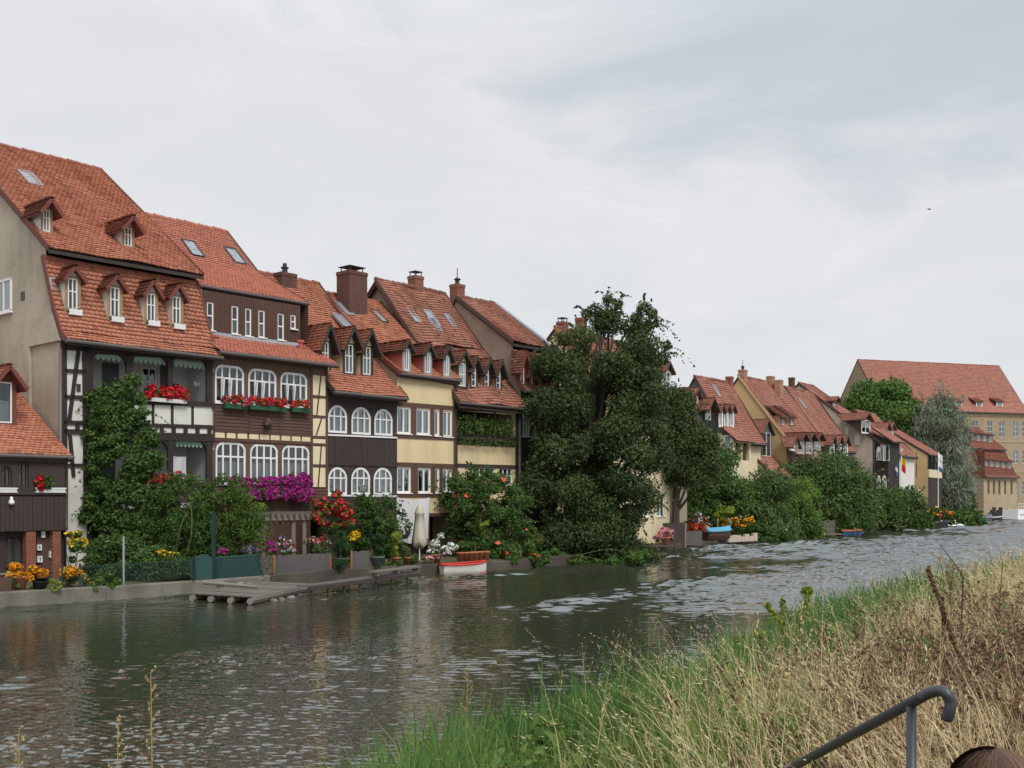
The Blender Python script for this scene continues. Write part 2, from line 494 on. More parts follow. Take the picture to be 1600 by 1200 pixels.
# ------------------------------------------------------------------ foliage
def leaf_cloud(blobs, n, size, rng=RNG, shell=0.55, aspect=0.6, droop=0.0, upb=0.25, tb=0.35):
    """n leaf quads spread through ellipsoid clumps (x,y,z,rx,ry,rz); returns V, Q, tint"""
    B = np.array(blobs, float)
    if B.shape[1] == 4: B = np.column_stack([B, B[:, 3], B[:, 3]])
    w = B[:, 3] * B[:, 5] + B[:, 4] * B[:, 5]; w = w / w.sum()
    idx = rng.choice(len(B), n, p=w)
    d = rng.normal(size=(n, 3)); d /= np.linalg.norm(d, axis=1)[:, None]
    r = shell + (1 - shell) * rng.random(n); r *= rng.random(n) ** 0.18
    P = B[idx, :3] + d * r[:, None] * B[idx, 3:]
    nrm = d * 0.8 + rng.normal(size=(n, 3)) * 0.65; nrm[:, 2] += upb
    nrm /= np.linalg.norm(nrm, axis=1)[:, None]
    t = rng.normal(size=(n, 3)); t[:, 2] -= droop
    t -= nrm * (t * nrm).sum(1)[:, None]; t /= np.linalg.norm(t, axis=1)[:, None]
    b = np.cross(nrm, t)
    s = size * (0.6 + 0.8 * rng.random(n))
    a = t * s[:, None] * 0.5; c = b * (s * aspect * 0.5)[:, None]; fold = nrm * (s * 0.12)[:, None]
    V = np.stack([P - a, P + c + fold, P + a, P - c + fold], 1).reshape(-1, 3)
    Q = np.arange(n * 4).reshape(n, 4)
    ct = rng.random(len(B))
    tint = tb * ct[idx] + (1 - tb) * rng.random(n)
    return V, Q, tint


def strands(blobs, nst, ln, droop, size, per=9, rng=RNG, up=0.0, aspect=0.45, r=0.035):
    """leafy shoots that start on the clumps and leave the mass, so that its outline is loose"""
    B = np.array([(b[0], b[1], b[2], b[3]) for b in blobs]); cen = B[:, :3].mean(0); out = []
    for i in rng.choice(len(B), nst):
        d = B[i, :3] - cen; d = d / (np.linalg.norm(d) + 1e-6) + rng.normal(size=3) * .75; d[2] += up; d /= np.linalg.norm(d)
        p = B[i, :3] + d * B[i, 3] * .55; L_ = ln * (.5 + rng.random())
        for k in range(per):
            s_ = (k + 1) / per; q = p + d * L_ * s_; q = q + np.array([0, 0, -droop * L_ * s_ * s_]); out.append((*q, r, r, r))
    return leaf_cloud(out, nst * per * 2, size, rng, shell=.2, aspect=aspect, tb=.2)


def join(*cl):
    o = 0; V, Q, t = [], [], []
    for v, q, k in cl: V.append(v); Q.append(q + o); t.append(k); o += len(v)
    return np.concatenate(V), np.concatenate(Q), np.concatenate(t)


def crown_blobs(c, R, n, rc, rng=RNG, flatten=0.8, fill=0.25):
    """clumps over the surface of an ellipsoid crown"""
    d = rng.normal(size=(n, 3)); d /= np.linalg.norm(d, axis=1)[:, None]
    k = np.where(rng.random(n) < fill, rng.random(n) * 0.7, 0.75 + 0.3 * rng.random(n))
    P = np.array(c) + d * k[:, None] * np.array(R)
    r = rc * (0.6 + 0.8 * rng.random(n))
    return [(*p, q, q, q * flatten) for p, q in zip(P, r)]


def split_blobs(blobs, n, f=0.45, rng=RNG):
    """break hand-placed masses into smaller clumps so that outlines stay ragged"""
    out = []
    for b in blobs:
        x, y, z, r = b[:4]; ry, rz = (b[4], b[5]) if len(b) > 4 else (r, r)
        out += crown_blobs((x, y, z), (r * 0.8, ry * 0.8, rz * 0.8), n, (r + rz) / 2 * f, rng)
    return out


def put(root, name, m, cloud):
    """link a leaf cloud given in world space under a root that is only translated"""
    V, Q, t = cloud
    return np_mesh(name, V - np.array(root.location), Q, m, root, t)


def limb(mb, p, q, r0, r1, bend=0.15, n=5, rng=RNG):
    p, q = Vector(p), Vector(q); L_ = (q - p).length
    off = Vector(rng.normal(size=3) * bend * L_)
    pts = []
    for i in range(n + 1):
        t = i / n; pts.append(p.lerp(q, t) + off * math.sin(math.pi * t) * 0.5)
    mb.tube(pts, [r0 + (r1 - r0) * i / n for i in range(n + 1)], 7)
    return pts


def plant(name, label, cat, base, blobs, n, size, leafm, flowers=(), stems=4, group=None, droop=0.0, split=5, stem_r=0.02, aspect=0.6, shell=0.5, pot=None, stem_m='stem', st=None):
    """a bush or flower: stems and foliage, petals as parts of their own; blobs are world space"""
    root = empty(name, base, 0, label, cat, group)
    bl = split_blobs(blobs, split) if split else blobs
    fo = leaf_cloud(bl, n, size, droop=droop, aspect=aspect, shell=shell)
    if st: fo = join(fo, strands(bl, st[0], st[1], st[2], size * 1.05, r=size * .35))
    put(root, 'foliage', leafm, fo)
    if stems:
        mb = MB(); b0 = Vector(base)
        for i in range(stems):
            t = blobs[i % len(blobs)]
            q = Vector(t[:3]) - b0 + Vector((RNG.normal() * t[3] * 0.4, RNG.normal() * t[3] * 0.4, 0))
            limb(mb, (RNG.normal() * 0.05, RNG.normal() * 0.05, 0), q, stem_r, stem_r * 0.4)
        mb.build('stem', stem_m, root)
    for fm, fn, fs, topf in flowers:
        fb = [b for b in bl]
        V, Q, t = leaf_cloud(fb, fn, fs, shell=0.97, aspect=0.95, upb=0.7)
        if topf:   # only those sitting on the upper, outer side of the mass
            ctr = V.reshape(-1, 4, 3).mean(1); zs = ctr[:, 2]
            keep = zs > np.quantile(zs, topf)
            V = V.reshape(-1, 4, 3)[keep].reshape(-1, 3); t = t[keep]; Q = np.arange(len(V)).reshape(-1, 4)
        put(root, 'flowers', fm, (V, Q, t))
    if pot:
        m, r, h = pot
        MB().lathe([(r * 0.72, 0), (r * 0.95, h * 0.85), (r * 1.08, h * 0.85), (r * 1.08, h), (r * 0.9, h), (r * 0.85, h * 0.9)], 14).build('pot', m, root, True)
    return root


def pb(px, py, Y, r, ry=None, dY=0.0):
    """a foliage mass seen at a place in the photo, at its own distance Y; r and ry are pixel radii"""
    p = at(px, py, Y); k = Y / F
    return (p.x, p.y + dY, p.z, r * k, r * k, (ry or r) * k)

# ------------------------------------------------------------------ roofs and houses


class Tiles:
    def __init__(s): s.V = []; s.Q = []; s.t = []; s.n = 0

    def patch(s, P0, P1, Q1, Q0, pw, ph, lod=1, sag=0.03, rng=RNG, dark=0.06):
        P0, P1, Q1, Q0 = (np.array(p, float) for p in (P0, P1, Q1, Q0))
        eu = (P1 - P0); eu /= np.linalg.norm(eu) + 1e-9
        es = (Q0 + Q1 - P0 - P1) * 0.5; ln = np.linalg.norm(es); es = es / ln; es0 = es
        nm = np.cross(eu, es); nm /= np.linalg.norm(nm)
        if nm[2] < 0: nm = -nm
        rows = max(1, int(round(ln / ph))); p1, p2 = rng.random(2) * 6
        for r in range(rows):
            a, b = r / rows, min(1.0, (r + 1.22) / rows)
            La, Ra = P0 + (Q0 - P0) * a, P1 + (Q1 - P1) * a
            Lb, Rb = P0 + (Q0 - P0) * b, P1 + (Q1 - P1) * b
            wd = np.linalg.norm(Ra - La); n = max(1, int(round(wd / pw)))
            e = np.arange(n + 2) - 0.5 * (r % 2); e = np.clip(e, 0, n) / n
            x0, x1 = e[:-1], e[1:]; k = x1 - x0 > 1e-4; x0, x1 = x0[k], x1[k]; m = len(x0)
            if m == 0: continue
            g = (x1 - x0) * 0.03; x0 = x0 + g; x1 = x1 - g
            lift = (0.058 if lod else 0.045) + 0.02 * rng.random(m)
            A = lambda x, dz, L_, R_: L_ + (R_ - L_) * x[:, None] + nm * np.asarray(dz)[..., None]
            jit = (rng.random(m) - 0.5) * 0.02
            drop = es0 * (-ph * 0.16)
            xm = (x0 + x1) / 2; z0 = np.zeros(m)
            BL = A(x0, lift, La, Ra) + es0 * jit[:, None]; BR = A(x1, lift, La, Ra) + es0 * jit[:, None]
            TL = A(x0, z0 + 0.004, Lb, Rb); TR = A(x1, z0 + 0.004, Lb, Rb)
            if lod:
                BM = A(xm, lift, La, Ra) + es0 * jit[:, None] + drop; TM = A(xm, z0 + 0.006, Lb, Rb)
                low = nm * 0.07 - es0 * 0.028
                V = np.stack([BL, BM, BR, TR, TM, TL, BL - low, BM - low, BR - low], 1)
                q = np.array([[0, 1, 4, 5], [1, 2, 3, 4], [6, 7, 1, 0], [7, 8, 2, 1]])
            else:
                low = nm * 0.055 - es0 * 0.02
                V = np.stack([BL, BR, TR, TL, BL - low, BR - low], 1)
                q = np.array([[0, 1, 2, 3], [4, 5, 1, 0]])
            nv = V.shape[1]
            W_ = V.reshape(-1, 3)
            if sag:
                uu = (W_ - P0) @ eu; ss = (W_ - P0) @ es
                W_ = W_ + nm * (sag * (np.sin(uu * 1.15 + p1) * np.sin(ss * 0.75 + p2) + 0.5 * np.sin(uu * 2.7 + p2 + ss * 0.5)))[:, None]
            s.V.append(W_)
            s.Q.append((q[None] + (np.arange(m) * nv)[:, None, None]).reshape(-1, 4) + s.n)
            t = 0.28 + 0.55 * rng.random(m); t[rng.random(m) < dark] = 0.05
            s.t.append(np.repeat(t, len(q))); s.n += len(W_)

    def build(s, m, parent, name='roof_tiles'):
        o = np_mesh(name, np.concatenate(s.V), np.concatenate(s.Q), m, parent, np.concatenate(s.t))
        o['kind'] = 'stuff'
        return o


PANE = {}


def pane_mesh(m='glass'):
    if m not in PANE:
        me = bpy.data.meshes.new('pane')
        me.from_pydata([(-.5, 0, -.5), (.5, 0, -.5), (.5, 0, .5), (-.5, 0, .5), (-.5, .012, -.5), (.5, .012, -.5), (.5, .012, .5), (-.5, .012, .5)], [],
                       [(0, 1, 2, 3), (5, 4, 7, 6), (0, 4, 5, 1), (3, 2, 6, 7), (0, 3, 7, 4), (1, 5, 6, 2)])
        me.materials.append(M[m]); PANE[m] = me
    return PANE[m]


def arc_pts(u0, u1, z1, arch, n=7):
    """corner arcs of an arched opening: list of (u,z) from left spring to right spring"""
    w = u1 - u0
    if arch == 'round': a, h_ = w / 2, w * 0.5
    else: a, h_ = w * 0.26, w * 0.24
    l_ = [(u0 + a - a * math.cos(t), z1 - h_ + h_ * math.sin(t)) for t in np.linspace(0, math.pi / 2, n)]
    r_ = [(u0 + u1 - p[0], p[1]) for p in reversed(l_)]
    return l_, r_


class House:
    def __init__(s, name, label, A, deg, w, cat='house', group=None):
        s.A = Vector((A[0], A[1])); r = math.radians(deg)
        s.d = Vector((math.sin(r), math.cos(r))); s.b = Vector((-s.d.y, s.d.x)); s.w = w
        s.root = empty(name, (A[0], A[1], 0), math.atan2(s.d.y, s.d.x), label, cat, group)

    def uatv(s, px, v=0.0):
        k = (px - CX) / F
        return (k * (s.A.y + s.b.y * v) - s.A.x - s.b.x * v) / (s.d.x - k * s.d.y)

    def vatu(s, px, u):
        k = (px - CX) / F
        return (k * (s.A.y + s.d.y * u) - s.A.x - s.d.x * u) / (s.b.x - k * s.b.y)

    def Y(s, u, v): return s.A.y + s.d.y * u + s.b.y * v
    def z(s, py, u, v=0.0): return H + (HY - py) * s.Y(u, v) / F
    def pv(s, px, py, v=0.0):
        u = s.uatv(px, v); return (u, v, s.z(py, u, v))
    def pu(s, px, py, u):
        v = s.vatu(px, u); return (u, v, s.z(py, u, v))

    def rect(s, px0, px1, pyt, pyb, v=0.0):
        u0, u1 = s.uatv(px0, v), s.uatv(px1, v); um = (u0 + u1) / 2
        return u0, u1, s.z(pyb, um, v), s.z(pyt, um, v)

    def onseg(s, px, py, seg):
        """where the sight line through a photo point meets the roof plane of profile segment seg"""
        (v0, z0), (v1, z1) = seg; k = (px - CX) / F; g = (HY - py) / F
        # X = k Y ; Z = H + g Y, unknown u, t
        a = np.array([[s.d.x - k * s.d.y, (s.b.x - k * s.b.y) * (v1 - v0)], [g * s.d.y, g * s.b.y * (v1 - v0) - (z1 - z0)]])
        c = np.array([k * (s.A.y + s.b.y * v0) - s.A.x - s.b.x * v0, z0 - H - g * (s.A.y + s.b.y * v0)])
        u, t = np.linalg.solve(a, c)
        return u, v0 + t * (v1 - v0), z0 + t * (z1 - z0)

    def world(s, u, v, z): return Vector((s.A.x + s.d.x * u + s.b.x * v, s.A.y + s.d.y * u + s.b.y * v, z))

    # --- shell
    def wall(s, u0, u1, z0, z1, holes, m, v=0.0, depth=0.16, name='wall', parent=None):
        mb = MB()
        us = sorted({u0, u1} | {x for h_ in holes for x in h_[:2]}); zs = sorted({z0, z1} | {x for h_ in holes for x in h_[2:4]})
        us = [x for x in us if u0 - 1e-6 <= x <= u1 + 1e-6]; zs = [x for x in zs if z0 - 1e-6 <= x <= z1 + 1e-6]
        for a, b in zip(us, us[1:]):
            for c, d in zip(zs, zs[1:]):
                um, zm = (a + b) / 2, (c + d) / 2
                if any(h_[0] < um < h_[1] and h_[2] < zm < h_[3] for h_ in holes): continue
                mb.poly([(a, v, c), (b, v, c), (b, v, d), (a, v, d)])
        for h_ in holes:
            a, b, c, d = h_[:4]
            for p, q in (((a, c), (a, d)), ((a, d), (b, d)), ((b, d), (b, c)), ((b, c), (a, c))):
                mb.poly([(p[0], v, p[1]), (q[0], v, q[1]), (q[0], v + depth, q[1]), (p[0], v + depth, p[1])])
            if len(h_) > 4 and h_[4]:
                l_, r_ = arc_pts(a, b, d, h_[4])
                for seq, cor in ((l_, (a, d)), (r_, (b, d))):
                    for p, q in zip(seq, seq[1:]):
                        mb.poly([(cor[0], v, cor[1]), (p[0], v, p[1]), (q[0], v, q[1])])
                        mb.poly([(p[0], v, p[1]), (q[0], v, q[1]), (q[0], v + depth * .55, q[1]), (p[0], v + depth * .55, p[1])])
        return mb.build(name, m, parent or s.root)

    def shell(s, prof, back, m, z0=0.3, u0=0.0, u1=None, m_near=None, frontv=None):
        """end walls and rear wall under the roof profile"""
        u1 = s.w if u1 is None else u1
        fv = prof[0][0] if frontv is None else frontv
        top = [(v, z - 0.16) for v, z in prof if v >= fv] + [(back[0], back[1] - 0.16)]
        # height of the roof above the front wall
        (a0, b0), (a1, b1) = prof[0], prof[1]
        zf = b0 + (b1 - b0) * (fv - a0) / (a1 - a0) - 0.16
        pts = [(fv, z0), (fv, zf)] + [p for p in top if p[0] > fv + 1e-3] + [(back[0], z0)]
        MB().poly([(u0, v, z) for v, z in pts]).build('wall', m_near or m, s.root)
        MB().poly([(u1, v, z) for v, z in reversed(pts)]).build('wall', m, s.root)
        MB().poly([(u0, back[0], z0), (u1, back[0], z0), (u1, back[0], back[1] - 0.16), (u0, back[0], back[1] - 0.16)]).build('wall', m, s.root)
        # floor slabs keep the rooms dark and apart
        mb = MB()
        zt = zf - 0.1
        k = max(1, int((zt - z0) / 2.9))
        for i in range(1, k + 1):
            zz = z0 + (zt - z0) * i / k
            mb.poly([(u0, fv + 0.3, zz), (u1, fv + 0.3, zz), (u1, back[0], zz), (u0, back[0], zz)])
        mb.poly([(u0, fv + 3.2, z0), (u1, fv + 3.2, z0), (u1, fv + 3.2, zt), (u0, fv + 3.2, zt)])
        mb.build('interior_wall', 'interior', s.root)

    def roof(s, prof, back, tm, u0=None, u1=None, pw=0.2, ph=0.17, lod=1, sag=0.03, verge='brown_wood', ridge=True, gutter=True, step=None, dark=0.06):
        u0 = -0.08 if u0 is None else u0; u1 = s.w + 0.08 if u1 is None else u1
        s.prof = prof; s.tm = tm
        top = prof + [back]; off = 0.07 + sag * 1.5
        pts = [(u0, v, z - off) for v, z in top] + [(u0, v, z - off - 0.1) for v, z in reversed(top)]
        r = MB().prism(pts, (u1 - u0, 0, 0)).build('roof', 'umber', s.root)  # slab coloured dark to stand in for the shaded gap under the overhang
        T = Tiles()
        for (a, b), (c, d) in zip(prof, prof[1:]):
            if step and abs(c - a) < 0.01: continue
            T.patch((u0, a, b), (u1, a, b), (u1, c, d), (u0, c, d), pw, ph, lod, sag, dark=dark)
        T.build(tm, r)
        # plain lath sheet carrying the rear slope
        a, b = prof[-1]; MB().prism([(u0, a, b), (u1, a, b), (u1, back[0], back[1]), (u0, back[0], back[1])], (0, 0, -0.06)).build('rear_slope', tm, r)
        if ridge:
            mb = MB(); n = max(2, int((u1 - u0) / 0.38)); rv, rz = prof[-1]
            for i in range(n):
                x0, x1 = u0 + (u1 - u0) * i / n, u0 + (u1 - u0) * (i + 1.12) / n
                hh = RNG.normal() * 0.012
                mb.tube([(x0, rv, rz + 0.02 + hh), (x1, rv, rz + hh)], [0.125, 0.105], 8)
            mb.build('ridge_tiles', tm, r)['kind'] = 'stuff'
        if verge:
            for u in (u0, u1):
                mb = MB()
                for (a, b), (c, d) in zip(prof, prof[1:]): mb.bar((u, a, b - 0.03), (u, c, d - 0.03), 0.06, 0.2, (0, -0.5, 1))
                mb.build('verge', verge, r)
        if gutter:
            a, b = prof[0]
            MB().tube([(u0 - 0.02, a - 0.06, b - 0.07), (u1 + 0.02, a - 0.06, b - 0.07)], 0.07, 8).build('gutter', 'pipe', r)
        s.roof_o = r
        return r

    # --- parts
    def window(s, rect, v=0.1, cols=2, rows=(0.5,), m='white', arch=None, curtain=None, sill='white', fw=0.07, mw=0.05, host=None, glass='glass', fd=0.07):
        u0, u1, z0, z1 = rect
        mb = MB()
        a, b = v, v + fd
        mb.box(u0, u0 + fw, a, b, z0, z1).box(u1 - fw, u1, a, b, z0, z1).box(u0 + fw, u1 - fw, a, b, z0, z0 + fw).box(u0 + fw, u1 - fw, a, b, z1 - fw, z1)
        if arch:
            l_, r_ = arc_pts(u0, u1, z1, arch)
            for seq in (l_, r_):
                for p, q in zip(seq, seq[1:]): mb.bar((p[0], v + 0.02, p[1]), (q[0], v + 0.02, q[1]), fw * 2.2, fd, (0, 1, 0))
        cu = [u0 + (u1 - u0) * i / cols for i in range(cols + 1)]
        for x in cu[1:-1]: mb.box(x - mw / 2, x + mw / 2, a - 0.01, b - 0.01, z0 + fw, z1 - fw)
        rz = [z0] + [z0 + (z1 - z0) * f for f in rows] + [z1]
        for x in rz[1:-1]: mb.box(u0 + fw, u1 - fw, a + 0.006, b - 0.02, x - mw / 2, x + mw / 2)
        fr = mb.build('window' if host is None else 'window_frame', m, s.root if host is None else host)
        h_ = fr if host is None else host
        for i in range(cols):
            for j in range(len(rz) - 1):
                o = bpy.data.objects.new('pane', pane_mesh(glass)); C.objects.link(o); o.parent = h_
                o.location = ((cu[i] + cu[i + 1]) / 2, v + fd * 0.5, (rz[j] + rz[j + 1]) / 2)
                o.scale = (cu[i + 1] - cu[i], 1, rz[j + 1] - rz[j])
        if curtain:
            cm = 'curtain_tan' if 'tan' in curtain else 'curtain'
            spans = []; zl, zh = z0 + 0.03, z1 - 0.03
            wv = u1 - u0
            if 'full' in curtain: spans = [(u0, u1)]
            elif 'sides' in curtain: spans = [(u0, u0 + wv * 0.27), (u1 - wv * 0.27, u1)]
            elif 'left' in curtain: spans = [(u0, u0 + wv * 0.45)]
            elif 'right' in curtain: spans = [(u1 - wv * 0.45, u1)]
            elif 'half' in curtain: spans = [(u0, u1)]; zh = z0 + (z1 - z0) * 0.55
            V, Q, t = [], [], []
            for a_, b_ in spans:
                n = max(4, int((b_ - a_) / 0.06)); o_ = len(V)
                for i in range(n + 1):
                    x = a_ + (b_ - a_) * i / n; y = v + 0.16 + 0.025 * math.sin(i * 1.9) + RNG.normal() * 0.006
                    V += [(x, y, zl), (x, y, zh)]
                for i in range(n): Q.append((o_ + 2 * i, o_ + 2 * i + 2, o_ + 2 * i + 3, o_ + 2 * i + 1)); t.append(RNG.random())
            np_mesh('curtain', V, Q, cm, h_, np.array(t))
        if sill:
            MB().box(u0 - 0.05, u1 + 0.05, v - 0.14, v + 0.01, z0 - 0.05, z0 - 0.003).build('sill', sill, h_)
        return fr

    def front(s, u0, u1, z0, z1, m, wins, v=0.0, inset=0.07, depth=0.16):
        """front wall with real openings and a window in each; wins: dicts with r=(px0,px1,pyt,pyb)"""
        holes = []
        for w_ in wins:
            w_['rect'] = s.rect(*w_['r'], v) if 'r' in w_ else w_['rect']
            holes.append((*w_['rect'], w_.get('arch')))
        s.wall(u0, u1, z0, z1, holes, m, v, depth)
        for w_ in wins:
            k = {x: y for x, y in w_.items() if x not in ('r', 'rect')}
            s.window(w_['rect'], v + inset, **k)

    def beam(s, p, q, w=0.16, v=0.0, m='dark_timber', t=0.1, px=True, proud=0.035, name='timber_beam'):
        a = s.pv(*p, v) if px else (p[0], v, p[1]); b = s.pv(*q, v) if px else (q[0], v, q[1])
        return MB().bar((a[0], v + t / 2 - proud, a[2]), (b[0], v + t / 2 - proud, b[2]), w, t, (0, 1, 0)).build(name, m, s.root)

    def panel(s, px0, px1, pyt, pyb, m, v=0.0, proud=0.02, name='infill_panel'):
        u0, u1, z0, z1 = s.rect(px0, px1, pyt, pyb, v)
        return MB().box(u0, u1, v - proud, v + 0.05, z0, z1).build(name, m, s.root)

    def boards(s, u0, u1, z0, z1, v, m, pitch=0.14, vertical=True, single=False, gap=0.012, host=None, name='plank'):
        host = host or s.root; mb = MB()
        n = max(1, int(round(((u1 - u0) if vertical else (z1 - z0)) / pitch)))
        for i in range(n):
            k = 0.014 * RNG.random() - 0.007
            if vertical:
                a, b = u0 + (u1 - u0) * i / n + gap / 2, u0 + (u1 - u0) * (i + 1) / n - gap / 2
                mb.box(a, b, v - 0.028 + k, v, z0 + 0.02 * RNG.random(), z1)
            else:
                a, b = z0 + (z1 - z0) * i / n + gap / 2, z0 + (z1 - z0) * (i + 1) / n - gap / 2
                q = len(mb.v); mb.box(u0, u1, v - 0.03, v, a, b)
                for j in (0, 1, 4, 5):   # weatherboard: lower edge stands out
                    x = mb.v[q + j]; mb.v[q + j] = (x[0], v - (0.05 if x[2] < (a + b) / 2 else 0.022), x[2])
            if single: mb.build(name, m, host); mb = MB()
        if not single:
            o = mb.build(name + '_cladding', m, host); o['kind'] = 'stuff'
            return o

    def dormer(s, seg, px0, px1, py0, py1, py2, front='tan_paint', cheek='offwhite', tm=None, win=None, over=0.28, side=0.14, lod=1, frame='white', verge=None, shed=False, pw=0.2, ph=0.17, cols=2, rows=(0.6,), curtain='sides', inset=0.02, tymp=None):
        """a dormer standing on roof segment seg: front face px0..px1, foot row py0, eaves row py1, apex row py2 (rows at its middle)"""
        um, vf, z0 = s.onseg((px0 + px1) / 2, py0, seg); vf -= 0.03
        u0, u1 = s.uatv(px0, vf), s.uatv(px1, vf); um = (u0 + u1) / 2
        z1, z2 = s.z(py1, um, vf), s.z(py2, um, vf)
        (a, b), (c, d) = seg
        def vr(z): return a + (z - b) * (c - a) / (d - b)
        tm = tm or s.tm
        z0 -= 0.05
        w = u1 - u0; jw = min(0.15, w * 0.19)
        wr = win or (u0 + jw, u1 - jw, z0 + 0.12, z1 - 0.06)
        mb = MB()
        for x in (u0, u1):
            mb.poly([(x, vf, z0), (x, vf, z1 + 0.02), (x, vr(z1) + 0.1, z1 + 0.02), (x, vr(z0) + 0.1, z0)])
        do = mb.build('dormer', cheek, s.root)
        s.wall(u0 - 0.01, u1 + 0.01, z0, z1, [wr], front, vf, 0.12, 'front_frame', do)
        if not shed:
            MB().poly([(u0, vf + 0.03, z1), (u1, vf + 0.03, z1), (um, vf + 0.03, z2 - 0.08)]).build('gable_board', tymp or cheek, do)
        s.window(wr, vf + inset, cols, rows, frame, None, curtain, None, 0.05, 0.04, do)
        # roof
        T = Tiles(); mb = MB()
        vo = vf - over
        if shed:
            vb = vr(z2); zo = z1 - (z2 - z1) * (over) / max(0.3, vb - vf)
            P = [(u0 - side, vo, zo + 0.04), (u1 + side, vo, zo + 0.04), (u1 + side, vb, z2 + 0.04), (u0 - side, vb, z2 + 0.04)]
            mb.prism([(p[0], p[1], p[2] - 0.03) for p in P], (0, 0, -0.09)); T.patch(*P, pw, ph, lod, 0.0, dark=0.12)
        else:
            ze = z1 - (z2 - z1) * side / (w / 2)
            for x, sg in ((u0 - side, 1), (u1 + side, -1)):
                P = [(x, vo, ze), (x, vr(ze) + 0.25, ze), (um, vr(z2) + 0.25, z2), (um, vo, z2)]
                Q = P if sg < 0 else [P[1], P[0], P[3], P[2]]
                T.patch(*Q, pw, ph, lod, 0.0, dark=0.15)
                mb.prism([(p[0], p[1], p[2] - 0.02) for p in P], (0, 0, -0.07))
                mb.bar((x, vo + 0.01, ze - 0.04), (um, vo + 0.01, z2 - 0.04), 0.05, 0.12, (0, 0, 1))
            n = max(2, int((vr(z2) - vo) / 0.32))
            for i in range(n):
                y0, y1 = vo + (vr(z2) - vo) * i / n, vo + (vr(z2) - vo) * (i + 1.1) / n
                T.patch((um - 0.1, y0, z2 + 0.01), (um - 0.1, y1, z2 + 0.02), (um, y1, z2 + 0.07), (um, y0, z2 + 0.07), 0.4, 0.3, 0, 0)
                T.patch((um + 0.1, y0, z2 + 0.01), (um + 0.1, y1, z2 + 0.02), (um, y1, z2 + 0.07), (um, y0, z2 + 0.07), 0.4, 0.3, 0, 0)
        mb.build('dormer_roof', verge or 'brown_wood', do)
        T.build(tm, do)
        return do, (u0, u1, z0, z1, vf)

    def skylight(s, seg, px, py, wu, ls, m='zinc', glass=True):
        u, v, z = s.onseg(px, py, seg); (a, b), (c, d) = seg
        es = Vector((0, c - a, d - b)).normalized(); nm = Vector((0, -es.z, es.y)); eu = Vector((1, 0, 0)); o = Vector((u, v, z)) + nm * 0.03
        mb = MB(); k = 0.06
        for i, j, w_, l_ in ((-1, 0, k, ls), (1, 0, k, ls)):
            mb.bar(o + eu * (wu / 2 * i) - es * ls / 2, o + eu * (wu / 2 * i) + es * ls / 2, w_, 0.12, nm)
        for i in (-1, 1): mb.bar(o + es * (ls / 2 * i) - eu * wu / 2, o + es * (ls / 2 * i) + eu * wu / 2, k, 0.12, nm)
        f = mb.build('skylight', m, s.root)
        p = [o + eu * (wu / 2 * i) + es * (ls / 2 * j) + nm * 0.03 for i, j in ((-1, -1), (1, -1), (1, 1), (-1, 1))]
        MB().prism(p, tuple(nm * -0.02)).build('pane', M['roof_glass'] if glass else M['zinc'], f)
        return f

    def chimney(s, u, v, z0, z1, wu, wv, m='brick_dark', cap='plate', pot=True):
        mb = MB()
        mb.box(u - wu / 2, u + wu / 2, v - wv / 2, v + wv / 2, z0, z1 - 0.18)
        mb.box(u - wu / 2 - 0.025, u + wu / 2 + 0.025, v - wv / 2 - 0.025, v + wv / 2 + 0.025, z1 - 0.18, z1 - 0.06)
        mb.box(u - wu / 2 - 0.02, u + wu / 2 + 0.02, v - wv / 2 - 0.02, v + wv / 2 + 0.02, z1 - 0.06, z1)
        c = mb.build('chimney', m, s.roof_o)
        c2 = MB()
        if cap == 'plate':
            for i in (-1, 1):
                for j in (-1, 1): c2.box(u + i * wu * .35 - .02, u + i * wu * .35 + .02, v + j * wv * .35 - .02, v + j * wv * .35 + .02, z1, z1 + 0.22)
            c2.box(u - wu * .45, u + wu * .45, v - wv * .45, v + wv * .45, z1 + 0.22, z1 + 0.26)
        elif cap == 'pot':
            c2.lathe([(0.14, z1), (0.13, z1 + 0.25), (0.2, z1 + 0.27), (0.2, z1 + 0.31), (0.1, z1 + 0.33), (0.1, z1 + 0.5)], 10, (u, v))
        elif cap == 'cowl':
            c2.lathe([(0.13, z1), (0.13, z1 + 0.25), (0.22, z1 + 0.3), (0.13, z1 + 0.36), (0.025, z1 + 0.45), (0.025, z1 + 0.95)], 10, (u, v))
        if c2.v: c2.build('chimney_cap', 'dark_metal', s.roof_o)
        return c

    def downpipe(s, px, py0, py1, v=-0.12, r=0.05, top=None):
        a, b = s.pv(px, py0, v), s.pv(px, py1, v)
        pts = [a, (a[0], v, b[2] + 0.1), b]
        if top is not None: pts = [(top[0], top[1], top[2]), (a[0], v, a[2] + 0.02)] + pts[1:]
        return MB().tube(pts, r, 7).build('downpipe', 'pipe', s.root, True)

    def flower_box(s, label, px0, px1, py, v, petals, boxm='box_green', n=420, hgt=0.32, group='flower boxes on the house fronts', hang=0.0, boxh=0.16, leafm='leaf_mid', dens=1.0, fsize=0.1, box=True):
        u0, z_, u1 = s.uatv(px0, v), 0, s.uatv(px1, v); um = (u0 + u1) / 2; z = s.z(py, um, v)
        root = empty('flower_box', s.world(um, v, z), s.root.rotation_euler.z, label, 'flower box', group)
        hw = (u1 - u0) / 2
        if box:
            mb = MB(); mb.prism([(-hw, -0.1, -boxh), (-hw, 0.1, -boxh), (-hw, 0.13, 0), (-hw, -0.13, 0)], (2 * hw, 0, 0)); mb.build('planter', boxm, root)
        k = max(2, int(hw * 2 / 0.22)); bl = []
